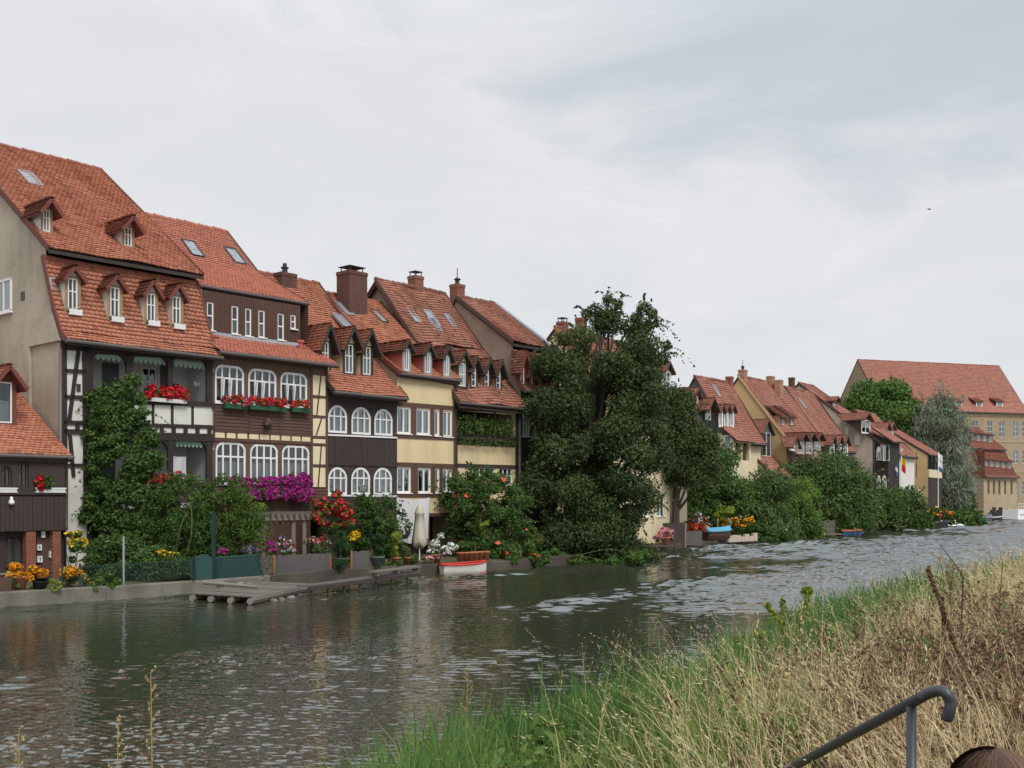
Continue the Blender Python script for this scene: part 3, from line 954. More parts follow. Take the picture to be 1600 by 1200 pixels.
        for i in range(k):
            x = -hw + 2 * hw * (i + 0.5) / k; r = 0.17 + 0.06 * RNG.random()
            bl.append((x, -0.06 + 0.05 * RNG.normal(), hgt * 0.45 + 0.05 * RNG.normal(), r, r * 0.8, hgt * 0.55))
            if hang: bl.append((x, -0.18, -hang * 0.45, r, r * 0.8, hang * 0.55))
        V, Q, t = leaf_cloud(bl, int(n * 0.7), 0.11); np_mesh('foliage', V, Q, leafm, root, t)
        for pm, f in petals:
            sub = [b for b in bl if RNG.random() < 0.85] or bl
            V, Q, t = leaf_cloud(sub, int(n * f * dens), fsize, shell=0.9, aspect=0.95, upb=0.6); np_mesh('flowers', V, Q, 'f_' + pm, root, t)
        return root


def L1(px): return 50.3 / (0.888 - (px - CX) / F)
def on_line(px): y = L1(px); return ((px - CX) / F * y, y)
D1 = 41.6

# ------------------------------------------------------------------ the setting: water, banks
BANK = [(-95, -60), (-60, -18), (-38, 5), (-24, 21.5), (-15.2, 32.2), (-12.9, 34.6), (-10.9, 37.2), (-8.9, 40.2), (-7.6, 42.6), (-4.6, 45.6), (-1.6, 48.6), (1.2, 51.8), (3.6, 56.0),
        (8.9, 67.5), (15.6, 77.3), (27.6, 95.0), (39, 111), (57.2, 139), (84, 182), (135, 240), (420, 470), (1500, 1300), (4000, 3200)]


def ground_left():
    mb = MB()
    def off(i, dist):
        a = Vector(BANK[max(i - 1, 0)]); b = Vector(BANK[min(i + 1, len(BANK) - 1)]); d = (b - a).normalized()
        return Vector(BANK[i]) + Vector((-d.y, d.x)) * dist
    rows = []
    for dist, z in ((0.32, 0.46), (2.5, 0.52), (6.5, 0.62), (30, 0.9), (120, 1.4)):
        rows.append([(*off(i, dist), z) for i in range(len(BANK))])
    rows.append([(-3800, p[1] * 0.9 + 300 + i * 55, 2.0) for i, p in enumerate(BANK)])
    for r, q in zip(rows, rows[1:]):
        for i in range(len(BANK) - 1): mb.poly([r[i], r[i + 1], q[i + 1], q[i]])
    return mb.build('garden_ground', 'soil')


tag(ground_left(), kind='structure')


def river():
    """the river: a sheet to the horizon and, over the reach in view, a surface with real ripples"""
    r_ = np.random.default_rng(21)
    nw = 60
    pl = np.exp(r_.uniform(math.log(3.5), math.log(26), 22)); pt = r_.random(22) * 6.28; pp = r_.random(22) * 6.28
    Vs, Qs, o = [], [], 0
    for y0, y1, st in ((3, 11, .12), (11, 18, .045), (18, 31, .072), (31, 60, .13), (60, 100, .22), (100, 190, .45)):
        lam = np.exp(r_.uniform(math.log(2.2 * st), math.log((5.2 if y0 < 31 else 7) * st), nw)); th = r_.normal(0, .36, nw) + .06
        kx, ky = 2 * np.pi / lam * np.sin(th), 2 * np.pi / lam * np.cos(th); ph = r_.random(nw) * 6.28
        amp = lam * (.0058 if y0 < 31 else .0075 if y0 < 60 else .0105) * (.6 + .8 * r_.random(nw))
        ny = int((y1 - y0) / st) + 1; ys = np.linspace(y0, y1, ny)
        xl, xr = -.56 * y1, min(.56 * y1, 95); nx = int((xr - xl) / st) + 1
        x = np.linspace(xl, xr, nx); X, Y = np.meshgrid(x, ys)
        # only where the camera's side of the river is open water
        wx = X + .5 * np.sin(Y * .31 + 1) + .35 * np.sin(X * .47 + Y * .2); wy = Y + .5 * np.sin(X * .37 + 2) + .3 * np.sin(Y * .53)
        e = .8 * (wx * .66 + wy * .75); q = wx * .75 - wy * .66          # along and across the stream
        pat = sum(np.sin(2 * np.pi / l * (e * .45 * np.cos(t) + q * np.sin(t)) + f) * (l / 26) ** .25 for l, t, f in zip(pl, pt, pp)) / math.sqrt(22) * 1.35
        pat = np.clip(.62 + .68 * pat, .15, 1.6) if y0 < 60 else np.clip(1.0 + .25 * pat, .7, 1.4)
        Z = np.zeros_like(X)
        for a_, u, v, f, l in zip(amp, kx, ky, ph, lam):
            s_ = np.sin(u * wx + v * wy + f); Z += a_ * (s_ + .28 * s_ * s_)
        Z = Z * pat
        fade = np.clip(np.minimum(ys - y0, y1 - ys) / (4 * st), 0, 1)[:, None]
        # calmer along the walls of the left bank
        Z *= fade
        keep = np.ones((ny - 1, nx - 1), bool); cx, cy = X[:-1, :-1], Y[:-1, :-1]
        keep &= (np.abs(cx) < .56 * cy + 2)
        bl = np.interp(cy, [b[1] for b in BANK[:17]], [b[0] for b in BANK[:17]]); keep &= cx > bl - 1.5
        nr_ = np.interp(cy, [2, 8.4, 15, 21.6, 30.2, 38.6, 58, 104], [-6.8, -2.6, 1.4, 5, 10.6, 18.3, 36, 80]); keep &= cx < nr_ + 1.5
        a = (np.arange(ny - 1)[:, None] * nx + np.arange(nx - 1)[None])[keep] + o
        Vs.append(np.column_stack([X.ravel(), Y.ravel(), Z.ravel()])); Qs.append(np.column_stack([a, a + 1, a + nx + 1, a + nx])); o += X.size
    V, Q = np.concatenate(Vs), np.concatenate(Qs)
    used = np.unique(Q); mp = np.zeros(len(V), int); mp[used] = np.arange(len(used))
    V, Q = V[used], mp[Q]
    big = np.array([(-4000, -600, -.13), (4500, -600, -.13), (4500, 4000, -.13), (-4000, 4000, -.13)]); n = len(V)
    w = np_mesh('water', np.concatenate([V, big]), np.concatenate([Q, [[n, n + 1, n + 2, n + 3]]]), 'water')
    w.data.polygons.foreach_set('use_smooth', [True] * len(w.data.polygons))
    return w


tag(river(), kind='structure')

# concrete bank wall, one casting per stretch, uneven top
wall_root = empty('bank_wall', (BANK[4][0], BANK[4][1], 0)); tag(wall_root, kind='structure')
for i in range(2, 16):
    a, b = Vector(BANK[i]), Vector(BANK[i + 1]); n_ = max(1, int((b - a).length / 2.4)); d = (b - a).normalized(); nrm = Vector((-d.y, d.x))
    for k in range(n_):
        p, q = a.lerp(b, k / n_) - Vector(BANK[4]), a.lerp(b, (k + 1) / n_) - Vector(BANK[4])
        q = q - d * 0.012; t0 = 0.46 + 0.05 * RNG.random(); o = RNG.normal() * 0.025
        pts = [(*(p + nrm * (0.0 + o)), -0.6), (*(p + nrm * (0.02 + o)), t0 - 0.05), (*(p + nrm * (0.06 + o)), t0), (*(p + nrm * 0.42), t0 - 0.01), (*(p + nrm * 0.42), -0.6)]
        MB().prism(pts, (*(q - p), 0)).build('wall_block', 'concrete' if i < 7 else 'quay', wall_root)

# ------------------------------------------------------------------ HOUSE 1: half-timbered house with two loggias
A1 = on_line(97)
h = House('house', 'half timbered house with white panels, green scalloped valances and a two step orange roof', A1, D1, 0)
h.w = h.uatv(334); W1 = h.w
eL = h.pu(341, 550, W1)
prof = [(-0.45, 8.92), (-0.05, 9.25), (0.45, 10.05), (1.35, 12.15)]
up0 = (0.85, 12.35); rt = h.pu(155, 265, W1)
ridge1 = (rt[1], rt[2]); back1 = (ridge1[0] * 2 - 0.5, 9.0)
# lower steep slope and upper slope are two planes; the upper one oversails the lower
h.roof(prof, (1.36, 12.1), 'tile_a', ridge=False, pw=0.19, ph=0.185, sag=0.02, verge='maroon_paint')
low_roof = h.roof_o; seg_low1 = (prof[2], prof[3])
h.roof([up0, ridge1], back1, 'tile_a', pw=0.19, ph=0.185, sag=0.03, verge='maroon_paint', gutter=False)
seg_up1 = (up0, ridge1)
# gable wall facing up the river and the far one
gp = [(0.0, 0.3), (0.0, 9.0), (0.35, 9.8), (1.2, 11.95), (1.25, 12.4), (ridge1[0], ridge1[1] - 0.3), (back1[0], back1[1]), (back1[0], 0.3)]
MB().poly([(W1, v, z) for v, z in reversed(gp)]).build('wall', 'grey_render', h.root)
# near gable with its little window
gw = MB()
vw0, vw1 = h.vatu(19, 0.0), h.vatu(-4, 0.0); wz0, wz1 = h.z(489, 0, (vw0 + vw1) / 2), h.z(437, 0, (vw0 + vw1) / 2)
gw.poly([(0, v, z) for v, z in gp])
gwo = gw.build('wall', 'grey_render', h.root)
mb = MB()
for a_, b_, c_, d_ in ((vw0, vw0 + .08, wz0, wz1), (vw1 - .08, vw1, wz0, wz1), (vw0, vw1, wz0, wz0 + .08), (vw0, vw1, wz1 - .08, wz1), ((vw0 + vw1) / 2 - .04, (vw0 + vw1) / 2 + .04, wz0, wz1)):
    mb.box(-0.06, 0.02, a_, b_, c_, d_)
gwin = mb.build('window', 'white', h.root)
MB().box(-0.03, -0.008, vw0 + .02, vw1 - .02, wz0 + .02, wz1 - .02).build('pane', M['roof_glass'], gwin)
MB().box(-0.12, 0.0, vw0 - .06, vw1 + .06, wz0 - .07, wz0 - .004).build('sill', 'white', gwin)
va, vb_ = h.vatu(39, 0), h.vatu(33, 0)
MB().box(-0.02, -0.005, va, vb_, h.z(468, 0, va), h.z(455, 0, va)).build('vent', 'dark_metal', h.root)
vled = h.vatu(50, 0)
MB().prism([(-0.12, -0.02, 8.9), (-0.12, 0.5, 9.9), (-0.12, vled, 9.9), (-0.12, vled, 8.9)], (0.119, 0, 0)).build('wall_ledge', 'grey_render', h.root)
MB().box(-0.12, -0.001, vled, vled + 2.2, 0.5, 9.88).build('pilaster', 'grey_render', h.root)
back_v = back1[0]
MB().poly([(0, back_v, .3), (W1, back_v, .3), (W1, back_v, 9), (0, back_v, 9)]).build('wall', 'grey_render', h.root)
# loggias: recessed rear wall, floors, ceilings
us = h.uatv(136); RV = 1.7
zr = h.z(627, us + 2, 0); zt = h.z(546, us + 2, 0); z2 = h.z(679, us + 2, 0); zl = h.z(757, us + 2, 0); zf = h.z(663, us + 2, 0)
holes = []
doors = [(159, 186, 567, 664), (222, 246, 574, 620), (250, 262, 568, 640), (268, 284, 596, 640), (155, 180, 700, 790), (225, 246, 700, 757)]
rear = []
for a, b, c, d in doors: rear.append(h.rect(a, b, c, d, RV))
h.wall(us, W1, 0.3, zt + 0.25, [r for r in rear], 'loggia', RV, 0.15)
for i, r in enumerate(rear):
    if i in (0, 2, 4): MB().box(r[0], r[1], RV + 0.06, RV + 0.1, r[2], r[3]).build('door', 'slate', h.root)
    else: h.window(r, RV + 0.05, 2, (0.5,), curtain='half' if i == 3 else None)
mb = MB(); mb.box(us, W1, 0.1, RV, zf - 0.12, zf); mb.box(us, W1, 0.1, RV, zl - 1.05, zl - 0.92); mb.box(us, W1, 0.1, RV, zt + 0.15, zt + 0.25)
mb.build('loggia_floor', 'brown_wood', h.root)
mb = MB(); mb.box(W1 - 0.14, W1 - 0.02, 0.06, RV, 0.3, zt + 0.15); mb.box(us - 0.02, us + 0.08, 0.1, RV, 0.3, zt + 0.15); mb.build('side_wall', 'loggia', h.root)
MB().box(us, W1, 0.08, 0.2, 0.3, zl - 0.95).build('wall', 'dark_timber', h.root)
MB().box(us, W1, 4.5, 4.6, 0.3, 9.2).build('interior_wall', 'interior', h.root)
# strip of framing at the left
u_l = h.uatv(96.5)
h.wall(u_l, us, 0.3, 8.95, [], 'offwhite', 0.03, 0.1)
for p, q, w_ in (((99.5, 533), (101, 780), 0.2), ((134, 540), (136, 780), 0.26), ((100, 540), (139, 543), 0.3), ((100, 579), (134, 580.5), 0.13), ((100, 620), (134, 621), 0.13),
                 ((99, 660), (134, 661), 0.15), ((99, 674), (134, 675), 0.17), ((123, 545), (108, 659), 0.13), ((109, 678), (115, 745), 0.13), ((121, 661), (121, 674), 0.14), ((100, 727), (134, 727), 0.12)):
    h.beam(p, q, w_)
r_ = h.rect(119.5, 125.5, 600, 612, 0.03)
MB().box(r_[0], r_[1], 0.0, 0.028, r_[2], r_[3]).build('vent', 'dark_metal', h.root)
# eaves beam, posts with curved braces, rail, panels
h.beam((138, 544), (334, 557), 0.36, 0.02)
PX = [(142, 0.14), (202, 0.26), (266, 0.22), (327, 0.26)]
for px, w_ in PX:
    h.beam((px, 552), (px, 628), w_, 0.02)
    h.beam((px, 684), (px, 790), w_, 0.02)
for (a, wa), (b, wb) in zip(PX, PX[1:]):
    for row in (0, 1):
        zc = h.z(553 + (a - 142) * 0.045 if row == 0 else 688, h.uatv((a + b) / 2), 0)
        ua, ub = h.uatv(a) + wa / 2, h.uatv(b) - wb / 2
        for x, sg in ((ua, 1), (ub, -1)):
            mb = MB(); rr = 0.36
            arc = [(x + sg * rr * (1 - math.cos(t)), zc - rr + rr * math.sin(t)) for t in np.linspace(0, math.pi / 2, 6)]
            pts = [(x, 0.0, zc)] + [(p_[0], 0.0, p_[1]) for p_ in arc]
            mb.prism(pts if sg > 0 else pts[::-1], (0, 0.12, 0)); mb.build('brace', 'dark_timber', h.root)
        # scalloped valance
        vals = ((141, 198, 552.5, 564), (209, 261, 558, 569), (272, 322, 565, 576), (274, 317, 690, 699))
        if row == 1 and a < 260: continue
        vx = {142: 0, 202: 1, 266: 2}[a] if row == 0 else 3
        p0, p1, y0, y1 = vals[vx]; u0, u1, vz0, vz1 = h.rect(p0, p1, y0, y1, 0.12)
        mb = MB(); n_ = 7
        for i in range(n_):
            x0, x1 = u0 + (u1 - u0) * i / n_, u0 + (u1 - u0) * (i + 1) / n_; xm = (x0 + x1) / 2; hh = vz1 - vz0
            mb.prism([(x0, 0.12, vz1), (x1, 0.12, vz1), (x1, 0.12, vz0 + hh * .55), (xm + (x1 - x0) * .25, 0.12, vz0 + hh * .1), (xm, 0.12, vz0), (xm - (x1 - x0) * .25, 0.12, vz0 + hh * .1), (x0, 0.12, vz0 + hh * .55)], (0, 0.03, 0))
        mb.build('valance', 'valance', h.root)
h.beam((138, 624), (334, 632), 0.2, -0.02, t=0.16)
h.beam((138, 662), (334, 667.5), 0.12, 0.02)
h.beam((138, 679), (334, 684), 0.3, 0.0, t=0.16)
h.beam((138, 757), (334, 757.5), 0.18, 0.0, t=0.16)
for a, b in ((139, 198), (203, 237), (240, 267), (270, 299), (301.5, 329)):
    h.panel(a, b, 628.5 + ((a + b) / 2 - 235) * .036, 661.5 + ((a + b) / 2 - 235) * .028, 'offwhite', 0.03)
for a in (200.5, 238.5, 268.5, 300.2): h.beam((a, 628), (a, 664), 0.11, 0.03, proud=0.04)
n_ = 10
for i in range(n_):
    a, b = 143 + i * 18.6, 143 + i * 18.6 + 13.6
    h.panel(a, b, 667.5 + (i - 4) * .3, 676 + (i - 4) * .35, 'offwhite', 0.05)
    h.beam((b + 2.4, 664), (b + 2.4, 681), 0.18, 0.05, proud=0.05, name='joist_end')
h.panel(139, 330, 760, 786, 'umber', 0.03, name='parapet')
# dormers
for px0, px1, pys, pye, pya in ((101.5, 126, 492, 432, 417.5), (168, 191.5, 503, 446, 431), (225.5, 247, 509, 456, 439), (265.5, 286.5, 514, 461, 445)):
    do, (a, b, c, d, vf) = h.dormer(seg_low1, px0, px1, pys, pye, pya, 'tan_paint', 'offwhite', 'tile_d', rows=(0.62,), cols=2, over=0.22, curtain='sides', verge='maroon_paint')
    fb = h.world((a + b) / 2, vf - 0.14, c + 0.02)
    bx = empty('flower_box', fb, h.root.rotation_euler.z, ('white slatted window box under the leftmost lower dormer', 'white slatted window box under the second lower dormer',
               'white slatted window box under the third lower dormer', 'white slatted window box under the rightmost lower dormer')[[101.5, 168, 225.5, 265.5].index(px0)], 'flower box', 'white boxes under the lower dormers')
    mb = MB(); hw = (b - a) * 0.42
    mb.box(-hw, hw, -0.09, -0.06, 0.13, 0.17).box(-hw, hw, -0.09, -0.06, 0.0, 0.04)
    for i in range(9): x = -hw + 2 * hw * (i + .5) / 9; mb.box(x - .022, x + .022, -0.105, -0.09, 0, 0.2)
    mb.box(-hw, hw, -0.055, 0.1, 0.0, 0.03); mb.build('planter', 'white', bx)
    V, Q, t = leaf_cloud([(x, 0, 0.14, .12, .09, .14) for x in np.linspace(-hw * .8, hw * .8, 4)], 130, 0.08); np_mesh('foliage', V, Q, 'leaf_mid', bx, t)
    V, Q, t = leaf_cloud([(x, 0, 0.2, .1, .08, .12) for x in np.linspace(-hw * .7, hw * .7, 3)], 14, 0.06); np_mesh('flowers', V, Q, 'f_whitef', bx, t)
for px0, px1, pys, pye, pya in ((64, 82, 365, 325, 313), (191, 210, 388, 353, 340)):
    h.dormer(seg_up1, px0, px1, pys, pye, pya, 'tan_paint', 'offwhite', 'tile_d', rows=(0.62,), cols=2, over=0.42, side=0.2, curtain='right', verge='maroon_paint')
h.skylight(seg_up1, 47, 280, 0.55, 1.3, 'zinc', False)
h.skylight(seg_low1, 84, 446, 0.28, 0.5, 'zinc', False)
h.downpipe(94.5, 545, 800, -0.1, 0.06)
H1 = h
h.flower_box('white planter with bright red geraniums on the upper loggia rail', 224, 290, 623, -0.1, [('red', 0.75)], 'white', 700, 0.5, boxh=0.14, fsize=0.13, group='red geranium planters on the loggia rails')
h.flower_box('planter with dark red geraniums on the lower loggia rail', 226, 283, 756, -0.1, [('red', 0.5)], 'white', 600, 0.45, boxh=0.14, fsize=0.12, group='red geranium planters on the loggia rails')
# cloth hung in the lower loggia
def hung_cloth(name, label, hs, px0, px1, py0, py1, v, m='cloth', sagf=0.05, cat='laundry', nf=2.5):
    u0, u1, z0, z1 = hs.rect(px0, px1, py0, py1, v)
    nx, nz = 16, 12; V, Q = [], []
    for j in range(nz + 1):
        for i in range(nx + 1):
            s_, t_ = i / nx, j / nz
            sag = sagf * math.sin(math.pi * s_) * (1 + t_ * .8)
            V.append((u0 + (u1 - u0) * s_, v + 0.05 * math.sin(s_ * nf * math.pi + t_ * 2) * (0.3 + t_), z1 - (z1 - z0) * t_ - sag))
    for j in range(nz):
        for i in range(nx): a = j * (nx + 1) + i; Q.append((a, a + 1, a + nx + 2, a + nx + 1))
    base = hs.world((u0 + u1) / 2, v, z0)
    r = empty(name, base, hs.root.rotation_euler.z, label, cat)
    V = np.array(V) - np.array(((u0 + u1) / 2, v, z0))
    o = np_mesh('cloth', V, Q, m, r, np.full(len(Q), .5)); o.data.polygons.foreach_set('use_smooth', [True] * len(Q))
    return r, (u0, u1, z0, z1)
hung_cloth('towel', 'pale pink towel hung to dry in the lower loggia', h, 271, 291, 713, 752, 0.4, 'cloth', 0.02)
# small white ornament hanging in the upper loggia
orn = empty('hanging_ornament', h.world(h.uatv(309, .7), .7, h.z(600, h.uatv(309, .7), .7)), h.root.rotation_euler.z, 'small blue and white ornament hanging in the upper loggia', 'ornament')
mb = MB()
for sgn in (-1, 1): mb.prism([(0, 0, 0.02), (sgn * .13, .03, .12), (sgn * .15, .03, -.02), (sgn * .05, .01, -.12)], (0, 0.02, 0))
mb.build('wing', 'white', orn); MB().tube([(0, 0, .1), (0, 0, h.z(568, h.uatv(309, .7), .7) - orn.location.z)], .008, 4).build('cord', 'white', orn)

# ------------------------------------------------------------------ HOUSE 0: low brown house at the left edge
h = House('house', 'low dark boarded house with white lattice rail and brick pillars at the left edge', A1, D1, 5.5)
fv = -0.85
ul = -5.0; ur = -0.25
e0 = h.pu(118, 712, 0.0)
prof0 = [(e0[1], e0[2]), (2.15, h.pu(54, 637, 0.0)[2])]
rs = (prof0[1][1] - prof0[0][1]) / (prof0[1][0] - prof0[0][0])
prof0.append((4.2, prof0[1][1] + rs * 2.05))
h.roof(prof0, (9.5, 4.6), 'tile_a', u0=ul - 0.3, u1=-0.13, pw=0.2, ph=0.18, sag=0.04, dark=0.12, verge=None)
seg0 = (prof0[0], prof0[1])
h.dormer(seg0, -9, 25.5, 664, 594, 572, 'maroon_paint', 'maroon_paint', 'tile_a', rows=(), cols=1, over=0.4, side=0.22, curtain='half', verge='maroon_paint', tymp='maroon_paint')
ze = h.z(724, ur, fv)
zc0, zc1 = h.z(775, ur - 1.5, fv), h.z(830, ur - 1.5, fv)
MB().poly([(ur, fv, .3), (ur, fv, ze + .35), (ur, 2.1, 6.3), (ur, 9, 4.6), (ur, 9, .3)]).build('wall', 'umber', h.root)
MB().poly([(ul, fv, .3), (ul, fv, ze + .35), (ul, 4.2, 7.2), (ul, 9, 4.6), (ul, 9, .3)]).build('wall', 'umber', h.root)
MB().poly([(ul, 9, .3), (ur, 9, .3), (ur, 9, 4.6), (ul, 9, 4.6)]).build('wall', 'umber', h.root)
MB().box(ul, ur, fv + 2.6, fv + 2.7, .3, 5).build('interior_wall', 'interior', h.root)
h.front(ul, ur, zc0, ze + 0.35, 'umber', [dict(r=(2, 19, 728, 762), cols=2, rows=(), m='umber', arch='round', sill=None, curtain='tan right'),
                                           dict(r=(28, 45, 723, 762), cols=2, rows=(0.7,), m='umber', sill=None, curtain='tan half')], fv)
h.boards(ul, h.uatv(97, fv), zc1, zc0 - 0.02, fv - 0.06, 'umber', 0.155, True, True)
h.wall(ul, ur, zc1, zc0, [], 'umber', fv - 0.03)
h.beam((-60, 770), (103, 770), 0.12, fv - 0.08, 'umber', name='rail')
for a, b in ((-18, 26), (57, 102)):
    u0, u1, z0, z1 = h.rect(a, b, 762, 769.5, fv - 0.12); mb = MB()
    mb.box(u0, u1, fv - .14, fv - .11, z0, z0 + .03).box(u0, u1, fv - .14, fv - .11, z1 - .03, z1)
    n_ = 16
    for i in range(n_):
        for sg in (-1, 1): x = u0 + (u1 - u0) * (i + .5) / n_; mb.bar((x - sg * .07, fv - .125 - .008 * sg, z0), (x + sg * .07, fv - .125 - .008 * sg, z1), .022, .012, (0, 1, 0))
    mb.build('lattice_rail', 'white', h.root)
zb = zc1
win0 = dict(rect=h.rect(10, 39, 838, 884, fv + .25), cols=2, rows=(), m='umber', curtain='full', sill='umber')
h.front(ul, ur, 0.3, zb, 'umber', [win0], fv + .25)
for a, b in ((40, 55), (82, 94)):
    u0, u1, z0, z1 = h.rect(a, b, 832, 900, fv)
    MB().box(u0, u1, fv - .05, fv + .24, .3, zb - 0.01).build('pillar', 'brick', h.root)
h.panel(57, 80, 836, 893, 'brown_wood', fv + .22, 0.03, name='door')
h.downpipe(104, 722, 828, fv - .02, 0.05, top=(h.pv(115, 714, -1.5)))
# notices on the wall, each with its dark mark
for i, (a, b, c, d, lab) in enumerate(((65, 70.5, 830, 840, 'small white meter box at the top of the brick pillar'), (58.5, 65, 851, 860, 'upper white notice with a black arrow beside the door'),
                                        (58.5, 66, 869, 878.5, 'lower white notice left of the door'), (77.5, 86, 861, 871, 'white notice with a black mark right of the door'))):
    u0, u1, z0, z1 = h.rect(a, b, c, d, fv + .12); r = empty('notice', h.world((u0 + u1) / 2, fv + .12, z0), h.root.rotation_euler.z, lab, 'notice', 'white notices by the door'); w_ = u1 - u0; k = z1 - z0
    MB().box(-w_ / 2, w_ / 2, -.02, .07, 0, k).build('board', 'white', r)
    if i:
        mb = MB(); mb.box(-.015, .02, -.026, -.021, k * .2, k * .8)
        if i == 1: mb.box(-.06, -.015, -.026, -.021, k * .6, k * .68)
        if i == 3: mb.box(-.08, .08, -.026, -.021, k * .42, k * .56)
        if i == 2: mb.box(-.05, .06, -.026, -.021, k * .7, k * .78)
        mb.build('mark', 'dark_metal', r)
h.flower_box('dark planter of red geraniums behind the lattice rail', 56, 77, 762, fv - 0.02, [('red', 0.35)], 'umber', 420, 0.55, boxh=0.16, fsize=0.11, group='planters on the low brown house')
dv = h.pv(18, 783, fv - .16)
d_ = empty('hanging_duck', h.world(dv[0], dv[1], dv[2]), h.root.rotation_euler.z, 'small white and blue duck hung on the dark boards below the rail', 'ornament')
MB().lathe([(0.02, -.13), (.09, -.1), (.1, -.02), (.05, .06), (.055, .1), (.03, .15)], 10).build('body', 'white', d_, True)
H0 = h

# ------------------------------------------------------------------ HOUSE 2: brown house with big white windows
h = House('house', 'brown boarded house with large white arched windows and a cream half timbered strip', on_line(334.5), D1, 0)
h.w = h.uatv(511); W2 = h.w
VS = 1.3
pr = h.pu(352, 362, W2); pk = h.pu(402, 427, W2); pe = h.pu(476, 472, W2 - .1)
main = [(pe[1], pe[2]), (pk[1], pk[2]), (pr[1], pr[2])]
back2 = (pr[1] * 2 - 1, 9.5)
zs = h.z(569, W2, -0.5); zk = h.z(538, W2 - .8, VS)
skirt = [(-0.5, zs), (VS + .1, zk)]
h.roof(skirt, (VS + .12, zk - .05), 'tile_b', ridge=False, pw=.18, ph=.165, sag=0.0, verge=None, u1=W2 + .2, dark=0.02)
h.roof(main, back2, 'tile_b', pw=.18, ph=.165, sag=0.015, dark=0.02)
seg2u = (main[1], main[2])
zse = main[0][1] + (main[1][1] - main[0][1]) * (VS - main[0][0]) / (main[1][0] - main[0][0]) - .17
# end walls and rear
for u in (0.01, W2 - .01):
    pts = [(0, .3), (0, zs - .05), (VS, zk - .1), (VS, zse), (main[1][0], main[1][1] - .2), (main[2][0], main[2][1] - .2), (back2[0], back2[1] - .2), (back2[0], .3)]
    MB().poly([(u, v, z) for v, z in (pts if u < 1 else pts[::-1])]).build('wall', 'grey_render' if u < 1 else 'brown_paint', h.root)
MB().poly([(0, back2[0], .3), (W2, back2[0], .3), (W2, back2[0], 9), (0, back2[0], 9)]).build('wall', 'brown_paint', h.root)
mb = MB(); mb.box(0.05, W2 - .05, 3.4, 3.5, .3, zse)
for zz in (h.z(672, 3, 0), h.z(800, 3, 0), zs - .1): mb.box(0.05, W2 - .05, .3, 3.4, zz, zz + .05)
mb.build('interior_wall', 'interior', h.root)
# attic storey, boarded with cover strips
us1 = h.uatv(467, VS)
aw = [dict(r=r, cols=1, rows=(0.52,), curtain=c) for r, c in (((323.5, 334, 472, 516), 'left'), ((362, 372.6, 478, 522), 'half'), ((383.5, 393, 482, 525.5), 'half'), ((404, 414, 485, 527.5), 'half'), ((434, 444, 490, 531.5), None), ((454, 462.5, 492, 514), 'left'))]
for w_ in aw: w_['m'] = 'white'; w_['fw'] = .055
h.front(0.02, us1, zk - .35, zse, 'brown_wood', aw, VS, 0.03, 0.2)
mb = MB(); n_ = 46
hol = [w_['rect'] for w_ in aw]
for i in range(n_ + 1):
    x = 0.05 + (us1 - .1) * i / n_; segs = [(zk - .3, zse)]
    for (a, b, c, d) in hol:
        if a - .03 < x < b + .03: segs = [(zk - .3, c - .06), (d + .03, zse)]
    for c, d in segs: mb.box(x - .018, x + .018, VS - .024, VS - .001, c, d)
mb.build('cover_strips', 'brown_wood', h.root)['kind'] = 'stuff'
MB().box(us1 - .05, us1 + .05, VS - .03, VS + 2.2, zk - .4, zse).build('corner_board', 'brown_wood', h.root)
MB().prism([(us1 + .04, VS, zk - .4), (us1 + .04, VS, zse), (us1 + .04, VS + 2.8, zse + 1.1), (us1 + .04, VS + 2.8, zk)], (-0.04, 0, 0)).build('attic_cheek', 'brown_wood', h.root)
MB().prism([(0.0, VS - .22, zk - .16), (us1, VS - .22, zk - .16), (us1, VS, zk + .06), (0, VS, zk + .06)], (0, -.02, .02)).build('flashing', 'zinc', h.root)
for px, py in ((336, 528), (470, 536)):
    p = h.pv(px, py, VS - .5); MB().lathe([(.11, p[2] - .45), (.11, p[2]), (.17, p[2] + .03), (.15, p[2] + .12)], 10, (p[0], p[1])).build('vent_pipe', 'red_paint', h.root)
h.downpipe(314, 452, 520, VS - .15)
for x, y in ((257, 381), (301, 389), (367, 401)): h.skylight(seg2u, x, y, .62, 1.25, 'dark_metal', True)
# front
uc = h.uatv(485)
cur = [None, None, None, 'half', 'half', 'half']
wins = []
for i, r in enumerate(((336, 382, 571, 630.5), (388, 432.5, 577, 633), (438.3, 480.5, 582.5, 637), (337, 384.5, 691, 757), (391, 434.7, 694, 757.5), (440.7, 484, 696, 757.5))):
    wins.append(dict(r=r, cols=4, rows=(0.66,), arch='chamfer', curtain=cur[i], fw=.09, mw=.065))
h.front(0, uc, 0.3, zs + .12, 'brown_paint', wins, 0.0, 0.03, 0.2)
# a tilted sash in the first three upper windows
for i in range(3):
    a, b, c, d = wins[i]['rect']; w_ = (b - a) / 4; x = a + w_ * (1.0 if i != 2 else 0.9); zt_ = c + (d - c) * .64; mb = MB(); tilt = 0.16
    for (p, q) in (((x, 0, c + .1), (x, -tilt, zt_)), ((x + w_, 0, c + .1), (x + w_, -tilt, zt_)), ((x, 0, c + .1), (x + w_, 0, c + .1)), ((x, -tilt, zt_), (x + w_, -tilt, zt_))):
        mb.bar((p[0] + .02, p[1] + .02, p[2]), (q[0] - .02, q[1] + .02, q[2]), .06, .045, (0, 1, 0))
    mb.build('tilted_sash', 'white', h.root)
